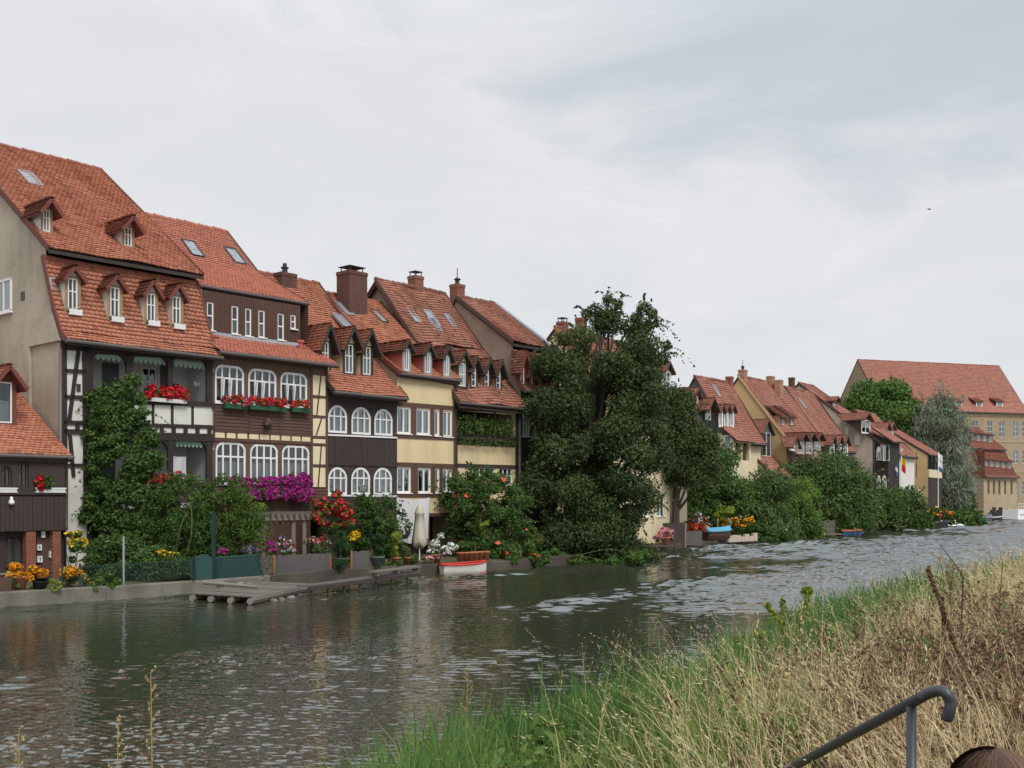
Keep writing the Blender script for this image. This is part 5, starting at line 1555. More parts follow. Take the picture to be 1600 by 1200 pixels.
# tiled skirt wrapping the near end
T.patch((-.45, 13, ze), (-.45, -.5, ze), (1.2, .5, zp), (1.2, 12, zp), .4, .32, 0); T.build('tile_d', h.roof_o, 'hip_tiles')
for x0, x1 in ((1491, 1503), (1517, 1527)):
    a, b = h.vatu(x1, 0), h.vatu(x0, 0); z0, z1 = h.z(773, 0, a), h.z(752, 0, a)
    f_ = MB().box(-.05, 0, a - .15, b + .15, z0 - .15, z1 + .15).build('window', 'tan_paint', h.root); MB().box(-.07, -.052, a, b, z0, z1).build('pane', 'roof_glass', f_)
for i in range(5):
    x = 1537 + i * 9.2; h.dormer(sl, x, x + 6.6, 728 + i, 716 + i, 712 + i, 'tan_paint', 'offwhite', 'tile_d', rows=(), cols=2, lod=0, shed=True, over=.4, side=.3)
for i in range(4):
    x = 1516 + i * 9.5; h.dormer(pu_, x, x + 7, 688 + i, 676 + i, 671 + i, 'maroon_paint', 'offwhite', 'tile_d', rows=(), cols=2, lod=0, shed=True, over=.4, side=.3)

h = House('stone_building', 'huge sandstone building with a long plain red roof and small dormers', (0, 0), 73, 40, 'building')
A_ = ((1382 - CX) / F * 200, 200); h.A = Vector(A_); h.root.location = (*A_, 0)
ze = h.z(644, 20, 0); ap = h.pu(1340, 562, 0)
pB = [(-.6, ze), (2.0, ze + 2.2), (ap[1], ap[2])]; backB = (ap[1] * 2, ze)
h.w = h.uatv(1560, ap[1])
h.roof(pB, backB, 'tile_far', pw=.45, ph=.36, sag=.0, lod=0, dark=.03, verge='dark_metal'); sB = (pB[1], pB[2])
h.shell(pB, backB, 'sandstone', frontv=0.0)
wn = []
for x in (1419, 1445, 1470, 1494, 1520, 1543, 1561, 1583, 1597): wn += [dict(r=(x, x + 8.5, 657 + (x - 1500) * .01, 683), cols=2, rows=(.33, .66), sill='ashlar'), dict(r=(x, x + 8.5, 704, 724), cols=2, rows=(.33, .66), sill='ashlar'), dict(r=(x, x + 8.5, 752, 773), cols=2, rows=(.33, .66), sill='ashlar')]
h.front(0, h.w - .02, .3, ze + .2, 'sandstone', wn, 0.0, .1, .25)
for y in (690, 737): h.beam((1384, y), (1606, y), .35, -.05, 'ashlar', .2, name='string_course')
h.beam((1384, 650), (1606, 647.5), .5, -.05, 'ashlar', .3, name='cornice')
for i, x in enumerate((1435, 1467, 1498, 1530, 1562)):
    h.dormer(sB, x - 5, x + 5, 639.5, 627, 620.5, 'white', 'maroon_paint', 'tile_d', rows=(.5,), cols=2, lod=0, shed=True, over=.25, side=.35)

# ------------------------------------------------------------------ gardens along the left bank


def bankY(px):
    k = (px - CX) / F
    for (a, b), (c, d) in zip(BANK, BANK[1:]):
        fa, fb = a - k * b, c - k * d
        if fa <= 0 <= fb and b > 10: t = -fa / (fb - fa); return b + (d - b) * t
    return 60.0


def gY(px, f):
    b = bankY(px); fac = min(L1(px), b + 9) if px < 870 else b + 8
    return b + (fac - b) * f


def gp(px, f, z=0.5): return flat(px, gY(px, f), z)


def bush(name, label, masses, f, n, size, leafm, flowers=(), zb=0.5, cat='bush', **kw):
    """masses: (px, py, r[, ry]) in the photo, standing at depth fraction f between bank edge and house fronts"""
    Y = gY(masses[0][0], f); n = int(n * 1.5); size *= .86
    bl = [pb(m[0], m[1], Y + (m[4] if len(m) > 4 else RNG.normal() * 0.3), m[2] * 1.18, (m[3] if len(m) > 3 else m[2]) * 1.18) for m in masses]
    base = (np.mean([b[0] for b in bl[:3]]), Y, zb)
    return plant(name, label, cat, base, bl, n, size, leafm, flowers, **kw)


# ------------------------------------------------------------------ trees
def outline_clumps(rows, Y, n, r0, r1, seed, depth=.8):
    """clumps filling a crown whose half widths are given per photo row: (py, pxl, pxr)"""
    rg_ = np.random.default_rng(seed); out = []
    ys = np.array([r[0] for r in rows], float); l_ = np.array([r[1] for r in rows], float); rr = np.array([r[2] for r in rows], float)
    w_ = rr - l_; cum = np.cumsum(np.concatenate([[0], (w_[1:] + w_[:-1]) / 2 * np.diff(ys)])); cum /= cum[-1]
    for i in range(n):
        y = np.interp(rg_.random(), cum, ys); a, b = np.interp(y, ys, l_), np.interp(y, ys, rr); hw = (b - a) / 2
        s_ = rg_.uniform(-1, 1); x = (a + b) / 2 + hw * s_ * .93
        dm = math.sqrt(max(0, 1 - s_ * s_)) * hw * Y / F * depth
        dY = -dm * rg_.uniform(.35, 1) if rg_.random() < .7 else dm * rg_.uniform(-.3, .8)
        p = at(x, y, Y); r = rg_.uniform(r0, r1)
        out.append((p.x, p.y + dY, p.z, r, r, r * rg_.uniform(.6, .9)))
    return out



def mass(name, label, rows, f, n, size, leafm, clumps, r0, r1, depth=.4, flowers=(), cat='shrub', zb=.5, seed=1, Y=None, **kw):
    """a dense planting whose outline is given row by row: (py, pxl, pxr)"""
    xm = (rows[-1][1] + rows[-1][2]) / 2; Y = Y or gY(xm, f)
    cl = outline_clumps(rows, Y, clumps, r0, r1, seed, depth)
    return plant(name, label, cat, flat(xm, Y, zb), cl, n, size, leafm, flowers, split=0, stems=kw.pop('stems', 6), **kw)

# climbing plants and bushes, left to right
mass('climbing_vine', 'dense green vine climbing the front of the half timbered house up to the loggia', [(592, 196, 222), (606, 178, 224), (615, 142, 226), (640, 140, 226), (665, 138, 222), (690, 136, 250), (720, 134, 256), (745, 134, 236), (790, 126, 232), (850, 128, 226)], .86, 34000, .125, 'leaf_ivy', 150, .24, .45, .3, cat='vine', stem_r=.05, st=(160, .5, .6))
mass('shrub', 'broad feathery light green shrub beside the vine', [(748, 262, 300), (765, 240, 318), (790, 224, 322), (825, 220, 318), (855, 232, 310), (880, 245, 300)], .6, 19000, .095, 'leaf_mid', 95, .2, .42, .6, stem_r=.05, seed=2, aspect=.35, st=(300, .7, .9))
mass('shrub', 'tall drooping yellow green shrub reaching over the green fence', [(752, 325, 372), (768, 308, 392), (795, 300, 408), (825, 302, 410), (850, 305, 400), (872, 312, 385)], .5, 20000, .105, 'leaf_drop', 100, .2, .42, .6, droop=1.1, stem_r=.05, seed=3, aspect=.35, st=(420, .9, 1.3))
bush('shrub', 'lime tipped weeping branch in front of the pergola', [(398, 800, 14), (405, 815, 10), (392, 830, 12)], .55, 1300, .12, 'leaf_lime', split=5, droop=1.2)
mass('shrub', 'low dark bush with a pale rose behind the wire fence', [(838, 175, 215), (855, 150, 228), (880, 132, 300), (903, 132, 300)], .42, 15000, .105, 'leaf_ivy', 60, .28, .5, .6, [('f_whitef', 8, .12, .8)], seed=4, st=(200, .4, .3))
bush('shrub', 'leafy bush growing through the left part of the wire fence', [(150, 907, 12), (172, 907, 12), (132, 907, 9)], .12, 2600, .12, 'leaf_mid', split=5)
bush('sunflower_plant', 'tall bushy plant with bright yellow daisy flowers beside the brown house corner', [(117, 838, 13), (112, 862, 10, 14), (120, 852, 11, 16)], .4, 1100, .12, 'leaf_mid', [('f_gold', 240, .13, .35)], cat='flowers')
bush('potted_flowers', 'leftmost pot of orange coneflowers by the boarded fence', [(25, 893, 17, 9), (25, 908, 12)], .14, 900, .1, 'leaf_mid', [('f_orange', 900, .1, .45)], pot=('terracotta', .27, .42), cat='flowers', group='orange coneflower pots')
bush('potted_flowers', 'second pot of orange coneflowers with dark green leaves', [(58, 899, 18, 10), (60, 915, 14)], .12, 1000, .1, 'leaf_mid', [('f_orange', 950, .1, .45)], pot=('black_pot', .25, .35), cat='flowers', group='orange coneflower pots')
bush('potted_flowers', 'third clump of orange coneflowers in front of the downpipe', [(112, 897, 14, 11), (98, 905, 11), (118, 912, 13)], .12, 900, .1, 'leaf_light', [('f_orange', 500, .1, .5)], cat='flowers', group='orange coneflower pots')
bush('potted_plant', 'small lime green plant in a black tub between the orange flowers', [(48, 925, 7), (74, 920, 8), (88, 915, 10)], .1, 500, .09, 'leaf_lime', pot=('black_pot', .18, .25), cat='potted plant')
bush('flowers', 'yellow and green border plants at the corner of the concrete wall', [(135, 908, 9), (150, 915, 9)], .1, 600, .09, 'leaf_light', [('f_gold', 110, .09, .5)], cat='flowers')
bush('flowers', 'bed of golden flowers under the feathery shrub behind the fence', [(245, 868, 15, 9), (265, 868, 13, 8), (235, 880, 14)], .3, 900, .1, 'leaf_mid', [('f_gold', 420, .11, .45)], cat='flowers')
bush('flowers', 'single magenta flower clump behind the green panel fence', [(350, 862, 7)], .2, 220, .09, 'leaf_mid', [('f_magenta', 200, .1, .3)], cat='flowers')
bush('flowers', 'dusty lavender flower mound beside the pergola post', [(391, 857, 14, 10)], .25, 500, .1, 'leaf_grey', [('f_lavender', 700, .1, .25)], cat='flowers')
bush('flowers', 'magenta flower mound under the pergola', [(425, 852, 13, 11)], .28, 400, .1, 'leaf_mid', [('f_magenta', 800, .1, .2)], cat='flowers')
bush('flowers', 'mixed red, white and lavender flowers beside the magenta mound', [(440, 848, 8), (451, 854, 10), (447, 860, 9)], .28, 500, .1, 'leaf_mid', [('f_red', 120, .1, .4), ('f_whitef', 160, .09, .3), ('f_lavender', 300, .09, .2)], cat='flowers')
bush('potted_flowers', 'dark planter of scarlet and white flowers hanging under the pergola', [(490, 848, 12, 8), (505, 845, 12, 9), (498, 856, 14, 8)], .3, 700, .1, 'leaf_mid', [('f_red', 170, .12, .5), ('f_whitef', 110, .1, .4)], cat='flowers')
bush('rose_bush', 'climbing rose with crimson blooms at the corner of the boarded house', [(495, 790, 14), (520, 785, 18), (540, 800, 16), (515, 815, 18), (545, 815, 12), (500, 805, 12), (530, 830, 14)], .55, 3200, .13, 'leaf_ivy', [('f_red', 620, .16, .2), ('f_gold', 40, .1, .2)], cat='rose bush', split=7)
mass('shrub', 'tall loose green shrub in front of the dark boarded wall', [(782, 562, 612), (800, 552, 622), (835, 550, 620), (870, 556, 618), (890, 560, 612)], .55, 14000, .105, 'leaf_ivy', 70, .22, .42, .6, seed=5, st=(260, .6, .3))
bush('flowers', 'yellow brown flower spray above the clipped conifer', [(551, 838, 12, 8)], .32, 200, .1, 'leaf_lime', [('f_gold', 320, .1, .2)], cat='flowers')
for px, y0, y1, w_, lab in ((534, 832, 905, 10, 'clipped column conifer in a grey tub between the boarded fences'), (589, 830, 900, 10, 'clipped column conifer in a grey tub right of the boarded fences')):
    bush('column_conifer', lab, [(px, y, w_ * (1 if y > y0 + 10 else .75), 11) for y in range(y0 + 8, y1 - 12, 9)], .07, 3000, .08, 'leaf_con', split=6, cat='conifer', pot=('slate', .3, .42), group='clipped conifers by the fence', stems=1, shell=.7)
bush('potted_plant', 'upright lime green plant beside the closed parasol', [(617, 842, 7, 20), (620, 862, 8, 14)], .2, 900, .11, 'leaf_lime', split=5, cat='potted plant', pot=('terracotta', .2, .3))
bush('potted_plant', 'spiky light green plant in a clay pot next to the parasol pole', [(635, 868, 11, 14), (645, 875, 9, 9)], .15, 800, .13, 'leaf_light', split=5, cat='potted plant', aspect=.25, pot=('terracotta', .22, .3))
bush('flowers', 'small pink flowers and dark leaves at the dock edge', [(605, 880, 11), (622, 884, 8)], .1, 600, .1, 'leaf_mid', [('f_pinkf', 30, .1, .4)], cat='flowers')
bush('rose_bush', 'climbing white rose against the hanging sheet', [(626, 800, 7, 16), (634, 815, 8, 12), (630, 835, 9), (640, 830, 7)], .5, 600, .11, 'leaf_ivy', [('f_whitef', 70, .1, .1)], cat='rose bush', split=4)
bush('potted_flowers', 'white flowers over pink ones in pots left of the red rimmed boat', [(680, 850, 10), (687, 840, 7), (675, 862, 8), (706, 852, 7, 10), (700, 862, 8)], .14, 700, .1, 'leaf_mid', [('f_whitef', 700, .11, .15)], cat='flowers', pot=('terracotta', .25, .35))
bush('flowers', 'low pink flowers at the foot of the white flowers', [(668, 872, 8, 6), (682, 871, 8, 5)], .08, 300, .09, 'leaf_mid', [('f_pinkf', 240, .1, .3)], cat='flowers')
for i, px in enumerate((719, 727, 735, 743, 751, 759)):
    bush('potted_boxwood', ('leftmost', 'second from the left', 'third from the left', 'third from the right', 'second from the right', 'rightmost')[i] + ' of the clipped boxwoods in clay pots behind the red rimmed boat', [(px, 853.5 - i * .6, 6, 7.5)], .1, 700, .08, 'leaf_mid', split=5, cat='potted plant', pot=('terracotta', .17, .42), group='row of potted boxwoods on the dock', stems=1, shell=.8)
mass('shrub', 'large shrub with scattered red flowers in front of the yellow house with the balcony', [(738, 722, 760), (752, 698, 800), (785, 690, 826), (820, 700, 836), (850, 705, 838), (878, 722, 836)], .48, 30000, .13, 'leaf_ivy', 100, .35, .65, .7, [('f_coral', 60, .24, .1)], seed=6, st=(320, .8, .4))
bush('shrub', 'dark low bush with one red bloom at the water edge left of the big tree', [(800, 865, 18), (825, 860, 18), (845, 870, 14)], .15, 2600, .13, 'leaf_mid', [('f_coral', 16, .2, .3)], split=6)
bush('standard_tree', 'small standard tree with a lime green head on a thin stem', [(757, 822, 9, 7), (762, 833, 9, 8), (768, 842, 6)], .3, 450, .13, 'leaf_lime', cat='small tree', stems=2, stem_r=.03)

# fences ------------------------------------------------------------
def line_pts(px0, px1, f0, f1, z): return gp(px0, f0, z), gp(px1, f1, z)


fr = empty('wire_fence', gp(97, .04, .5), 0, 'dark green wire fence with a pale top rail along the concrete wall', 'fence'); o_ = Vector(fr.location)
zt = lambda px, py, f: at(px, py, gY(px, f)).z
p0, p1 = gp(125, .04), gp(298, .04)
for px, py in ((97, 882), (125, 880), (193, 838), (298, 876)):
    p = gp(px, .04); MB().tube([p - o_ - Vector((0, 0, .05)), Vector((p.x, p.y, zt(px, py, .04))) - o_], .035, 8).build('post', 'dark_metal' if px != 193 else 'zinc', fr)
a = Vector((*gp(125, .04).xy, zt(125, 886, .04))); b = Vector((*gp(193, .04).xy, zt(193, 882, .04))); c = Vector((*gp(298, .04).xy, zt(298, 876, .04)))
for p, q in ((a, b), (b, c)):
    MB().tube([p - o_, q - o_], .02, 6).build('rail', 'green_metal', fr)
mb = MB()
for p, q in ((a, b), (b, c)):
    n_ = int((q - p).length / .11); hh = p.z - .55
    for i in range(n_ + 6):
        for sg in (-1, 1):
            s0, s1 = (i - 6 * (sg < 0) * 0) / n_, (i + sg * hh / .11 / 1.6) / n_
            s0 = min(max(s0, 0), 1); s1 = min(max(s1, 0), 1)
            if s0 == s1: continue
            u0 = p.lerp(q, s0); u1 = p.lerp(q, s1); mb.bar(u0 - o_, Vector((u1.x, u1.y, .55)) - o_,   .012, .012, (0, 1, 0))
mb.build('wire_mesh', 'green_metal', fr)['kind'] = 'stuff'


def lattice_panel(root, p, q, z0, za, zb, arch=0.0):
    """green sheet behind crossed slats, top edge from za to zb"""
    o_ = Vector(root.location); d = (q - p); n_ = 26; nrm = Vector((d.y, -d.x, 0)).normalized()
    top = lambda s: za + (zb - za) * s + arch * math.sin(math.pi * s)
    P = [Vector((*(p + d * (i / 10)).xy, top(i / 10))) - o_ for i in range(11)]
    mb = MB(); pts = [Vector((p.x, p.y, z0)) - o_] + P + [Vector((q.x, q.y, z0)) - o_]
    mb.prism(pts, tuple(nrm * -.02)).build('panel', 'green_metal', root)
    mb = MB(); L_ = d.length; hh = za - z0
    for i in range(n_):
        for sg in (-1, 1):
            s0 = (i + .5) / n_; s1 = s0 + sg * .16
            s1c = min(max(s1, 0), 1); t = (s1c - s0) / (s1 - s0)
            A = p + d * s0; B = p + d * s1c
            mb.bar(Vector((A.x, A.y, z0)) - o_ + nrm * (.015 + .008 * sg), Vector((B.x, B.y, z0 + (top(s1c) - z0) * t)) - o_ + nrm * (.015 + .008 * sg), .03, .012, tuple(nrm))
    mb.build('lattice', 'green_slat', root)['kind'] = 'stuff'
    MB().tube([x + Vector((0, 0, .02)) for x in P], .028, 6).build('rail', 'green_slat', root)


M['green_slat'] = mat_plain('green_slat', (0.032, 0.08, 0.07), 0.5)
gt = empty('garden_gate', gp(303, .05, .5), 0, 'green lattice garden gate with an arched top between dark posts', 'gate')
lattice_panel(gt, gp(305, .05), gp(331, .05), zt(318, 908, .05), zt(305, 874, .05), zt(331, 874, .05), .13)
for px in (301, 334):
    p = gp(px, .05); MB().box(p.x - gt.location.x - .07, p.x - gt.location.x + .07, p.y - gt.location.y - .07, p.y - gt.location.y + .07, 0 - .1, zt(px, 870 if px == 301 else 800, .05) - .5).build('post', 'green_metal', gt)
gf = empty('lattice_fence', gp(337, .05, .5), 0, 'dark green lattice fence panel left of the boarded fence', 'fence')
lattice_panel(gf, gp(337, .05), gp(407, .05), zt(370, 903, .05), zt(337, 872.5, .05), zt(407, 867.5, .05))


def board_fence(label, px0, px1, f, yt0, yt1, yb, posts, orange=None):
    p, q = gp(px0, f), gp(px1, f); r = empty('board_fence', p, 0, label, 'fence', 'weathered board fences'); d = q - p; L_ = d.length; e = d.normalized()
    z0 = zt((px0 + px1) / 2, yb, f); n_ = int(L_ / .085); nrm = Vector((e.y, -e.x, 0))
    mb = MB()
    for i in range(n_):
        s0 = (i + .5) / n_; x = e * (L_ * s0); ztop = zt(px0, yt0, f) * (1 - s0) + zt(px1, yt1, f) * s0 + RNG.normal() * .012
        mb.bar(x + Vector((0, 0, z0 - p.z)), x + Vector((0, 0, ztop - p.z)), .076, .02, tuple(nrm))
    mb.build('board_cladding', 'grey_wood' if orange is None else orange, r)['kind'] = 'stuff'
    for zz in (z0 + .2, z0 + .8): MB().bar(Vector((0, 0, zz - p.z)) - nrm * .04, d + Vector((0, 0, zz - p.z)) - nrm * .04, .09, .04).build('rail', 'grey_wood', r)
    for px in posts:
        x = gp(px, f) - p; MB().bar(x + Vector((0, 0, z0 - p.z - .1)) + nrm * .03, x + Vector((0, 0, zt(px, yt0, f) - p.z + .05)) + nrm * .03, .07, .05, tuple(nrm)).build('post', 'orange_wood', r)
    return r


M['fence_wood'] = mat_wood('fence_boards', (0.115, 0.105, 0.10))
board_fence('long grey board fence with orange posts under the pergola', 411, 517, .08, 869, 864, 906, (427, 462, 480, 515), 'fence_wood')
board_fence('short board fence with orange posts between the clipped conifers', 547, 581, .1, 862, 860, 899, (548, 580), 'fence_wood')
board_fence('low reddish slatted fence at the left edge of the bank', -20, 17, .05, 901, 903, 939, (), 'brown_wood')

# pergola
pg = empty('pergola', gp(465, .55, .5), 0, 'weathered wooden pergola in front of the brown house', 'pergola'); o_ = Vector(pg.location); Yp = gY(465, .5)
hh2 = H2
def lw(px, v, z): u = hh2.uatv(px, v); return hh2.world(u, v, z)
zp_ = hh2.z(812, 3, -1.4)
for px in (412, 459, 476, 519):
    p = lw(px, -1.4, .5); MB().box(p.x - o_.x - .07, p.x - o_.x + .07, p.y - o_.y - .07, p.y - o_.y + .07, -.05, zp_ - .5).build('post', 'grey_wood', pg)
a, b = lw(406, -1.45, zp_ + .05) - o_, lw(524, -1.45, zp_ + .05) - o_
MB().bar(a, b, .12, .14).build('beam', 'grey_wood', pg)
for i in range(13):
    s_ = (i + .5) / 13; p = a.lerp(b, s_); q = p + Vector((*(hh2.b * 1.4), .12)); p = p - Vector((*(hh2.b * .25), 0))
    MB().bar(p + Vector((0, 0, .12)), q + Vector((0, 0, .12)), .09, .12).build('rafter', 'grey_wood', pg)

# raft like dock and walkways ----------------------------------------
dk = empty('dock', onz(390, 922, .28), 0, 'low plank dock on logs below the green lattice fence', 'dock'); o_ = Vector(dk.location)
A, B, Cc, D = (onz(*p, .28) for p in ((300, 926), (394, 931), (486, 911.5), (402, 909)))
D = A + (Cc - B) * 1.0
n_ = 13
for i in range(n_):
    s0, s1 = i / n_ + .004, (i + 1) / n_ - .004; k = RNG.normal() * .01
    P = [A.lerp(D, s0), B.lerp(Cc, s0), B.lerp(Cc, s1), A.lerp(D, s1)]
    MB().prism([p - o_ + Vector((0, 0, k)) for p in P], (0, 0, -.05)).build('plank', 'pale_wood', dk)
for s_ in (.02, .33, .66, .98):
    p = A.lerp(B, s_); q = D.lerp(Cc, s_); dd = (p - q).normalized() * .15; MB().tube([p - o_ + dd * .6 - Vector((0, 0, .17)), q - o_ - Vector((0, 0, .17))], .1, 9).build('log', 'grey_wood', dk)
MB().bar(B - o_ + Vector((.05, -.02, -.08)), Cc - o_ + Vector((.05, -.02, -.08)), .08, .13).build('edge_beam', 'grey_wood', dk)
pl_ = empty('pole', onz(350, 912, .5), 0, 'bare grey pole lying across the back of the low dock', 'pole'); p, q = onz(317, 910, .52), onz(402, 917, .36); o_ = Vector(pl_.location)
MB().tube([p - o_, q - o_], [.07, .05], 8).build('shaft', 'grey_wood', pl_)
# rubble under the fence
for i, (px, py, r) in enumerate(((352, 908, .22), (361, 909, .18), (371, 907, .24), (383, 907, .25), (395, 906, .26), (405, 907, .22), (345, 912, .16), (376, 913, .15), (390, 913, .14), (428, 925, .2), (455, 921, .22), (470, 918, .2), (440, 923, .16))):
    p = onz(px, py, .3); r *= (.8 if i < 9 else .55); s_ = empty('stone', p if i < 9 else Vector((p.x, p.y, .02)), RNG.random() * 6, (('first', 'second', 'third', 'fourth', 'fifth', 'sixth')[(0, 1, 2, 3, 4, 5, 0, 1, 2, 0, 2, 3, 1)[i]] + ' from the left of the pale rubble stones ' + ('high under the green lattice fence' if i < 6 else 'low under the green lattice fence') if i < 9 else ('first', 'second', 'third', 'fourth')[(0, 2, 3, 1)[i - 9]] + ' from the left of the pale boulders at the river end of the low dock'), 'stone', 'rubble stones by the low dock' if i < 9 else 'boulders beside the low dock')
    bm_ = MB(); k_ = r / .22; pr_ = [(r * .55, -.25 * k_), (r, -.1 * k_), (r * 1.05, .04 * k_), (r * .75, .11 * k_), (r * .3, .15 * k_)]
    bm_.lathe(pr_, 9); bm_.v = [(x * (1 + .25 * RNG.normal() * .5) * 1.3, y * (1 + .2 * RNG.normal() * .5), z * (1 + .1 * RNG.normal())) for x, y, z in bm_.v]
    bm_.build('rock', 'concrete', s_)
wk = empty('walkway', onz(560, 900, .45), 0, 'narrow plank walkway on thin piles along the board fences', 'dock'); o_ = Vector(wk.location)
path = [onz(*p, .42) for p in ((482, 915), (533, 909), (582, 902), (655, 893.5))]
for p, q in zip(path, path[1:]):
    n_ = int((q - p).length / .3); e = (q - p).normalized(); nn = Vector((-e.y, e.x, 0))
    for i in range(n_):
        a, b = p.lerp(q, i / n_) + e * .01, p.lerp(q, (i + 1) / n_) - e * .01
        MB().prism([x - o_ for x in (a, b, b + nn * .5, a + nn * .5)], (0, 0, -.05)).build('plank', 'fence_wood', wk)
    for i in range(max(2, n_ // 3)):
        a = p.lerp(q, (i + .3) / max(2, n_ // 3)) + nn * .08; MB().tube([a - o_ - Vector((0, 0, .03)), a - o_ - Vector((0, 0, .9))], .04, 7).build('pile', 'umber', wk)
    MB().bar(p - o_ + Vector((0, 0, -.1)), q - o_ + Vector((0, 0, -.1)), .05, .12).build('edge_beam', 'umber', wk)
be = empty('plank_bench', onz(625, 891, .6), 0, 'long grey plank laid on the walkway before the potted plants', 'bench'); o_ = Vector(be.location); p, q = onz(588, 901, .45), onz(658, 892, .45)
e = (q - p).normalized(); nn = Vector((-e.y, e.x, 0))
MB().prism([x - o_ + Vector((0, 0, .2)) for x in (p, q, q + nn * .35, p + nn * .35)], (0, 0, -.07)).build('top', 'pale_wood', be)
for s_ in (.05, .5, .95): a = p.lerp(q, s_) + nn * .05; MB().prism([x - o_ for x in (a, a + e * .1, a + e * .1 + nn * .25, a + nn * .25)], (0, 0, .13)).build('leg', 'grey_wood', be)

# laundry sheet on two poles, closed parasol ---------------------------
sh, (u0, u1, z0, z1) = hung_cloth('bed_sheet', 'large white bed sheet hung out below the yellow house', H4, 620, 671, 777, 842, -1.1, 'cloth', .12, nf=4)
for u in (u0, u1):
    p = H4.world(u, -1.05, .5); r = empty('laundry_pole', p, 0, 'thin brown pole at the %s end of the hung white sheet' % ('shrub' if u == u0 else 'parasol'), 'pole', 'poles holding the white sheet')
    MB().tube([(0, 0, 0), (0, 0, z1 - .45)], .035, 7).build('shaft', 'brown_wood', r)
ps = empty('parasol', gp(655.5, .3), 0, 'closed beige parasol standing on the dock', 'parasol'); z_ = lambda py: at(655, py, ps.location.y).z - .5
mb = MB(); prof_ = [(.03, z_(788)), (.1, z_(793)), (.17, z_(800)), (.19, z_(803)), (.16, z_(804)), (.2, z_(820)), (.27, z_(840)), (.3, z_(850)), (.16, z_(855))]
mb.lathe(prof_, 16); mb.v = [(x * (1 + .22 * math.cos(8 * math.atan2(y, x))), y * (1 + .22 * math.cos(8 * math.atan2(y, x))), z + (.12 * math.sin(3 * math.atan2(y, x)) if z < z_(835) else 0)) for x, y, z in mb.v]
mb.build('canopy', 'canvas', ps, True); MB().tube([(0, 0, 0), (0, 0, z_(786))], .025, 8).build('pole', 'white', ps); MB().lathe([(.28, 0), (.28, .06), (.05, .1)], 14).build('foot', 'concrete', ps)

# boats ------------------------------------------------------------------
def boat(name, label, pos, rz, L_, Wd, hh, hull, rim, inner, blunt=.45, group=None, cover=None, cat='boat'):
    r = empty(name, pos, rz, label, cat, group)
    n_ = 12; st = []
    for i in range(n_ + 1):
        s_ = i / n_; x = (s_ - .5) * L_
        w_ = Wd / 2 * (blunt + (1 - blunt) * math.sin(min(1, s_ / .45) * math.pi / 2)) if s_ < .45 else Wd / 2 * math.cos(max(0, (s_ - .45) / .55) ** 2.2 * math.pi / 2 * .93)
        zt_ = hh * (1 + .28 * s_ ** 3); kz = -.14 + .34 * max(0, s_ - .72) * hh * 3
        st.append((x, max(w_, .02), zt_, kz))
    mb = MB(); V = []
    for x, w_, zt_, kz in st: V.append([(x, -w_, zt_), (x, -w_ * .82, zt_ * .35), (x, -w_ * .45, kz), (x, 0, kz - .03), (x, w_ * .45, kz), (x, w_ * .82, zt_ * .35), (x, w_, zt_)])
    for a, b in zip(V, V[1:]):
        for i in range(6): mb.poly([a[i], a[i + 1], b[i + 1], b[i]])
    mb.poly(V[0][::-1]); mb.build('hull', hull, r, True)
    mb = MB(); I = [[(x, -w_ * .9, zt_ - .01), (x, -w_ * .7, .06), (x, w_ * .7, .06), (x, w_ * .9, zt_ - .01)] for x, w_, zt_, kz in st]
    for a, b in zip(I, I[1:]):
        for i in range(3): mb.poly([a[i], b[i], b[i + 1], a[i + 1]])
    mb.build('inside', inner, r)
    mb = MB()
    for sg in (-1, 1): mb.tube([(x, sg * w_, zt_) for x, w_, zt_, kz in st], .045 * max(.6, Wd), 6)
    mb.tube([(st[0][0], -st[0][1], st[0][2]), (st[0][0], st[0][1], st[0][2])], .05 * max(.6, Wd), 6)
    for a, b in zip(st, st[1:]):
        for sg in (-1, 1):
            P = [(a[0], sg * a[1] * .8, a[2] + .005), (a[0], sg * a[1], a[2] + .01), (b[0], sg * b[1], b[2] + .01), (b[0], sg * b[1] * .8, b[2] + .005)]; mb.poly(P if sg < 0 else P[::-1])
    mb.build('gunwale', rim, r, True)
    if cover:
        mb = MB(); V = [[(x, -w_ * 1.04, zt_ + .02), (x, -w_ * .5, zt_ + hh * .35), (x, 0, zt_ + hh * .5), (x, w_ * .5, zt_ + hh * .35), (x, w_ * 1.04, zt_ + .02)] for x, w_, zt_, kz in st]
        for a, b in zip(V, V[1:]):
            for i in range(4): mb.poly([a[i], b[i], b[i + 1], a[i + 1]])
        mb.poly(V[0]); mb.build('cover', cover, r, True)
    else:
        for x in (-.22, .14): MB().box(x * L_ - .1, x * L_ + .1, -Wd * .42, Wd * .42, hh * .72, hh * .78).build('seat', inner if inner != hull else rim, r)
    return r


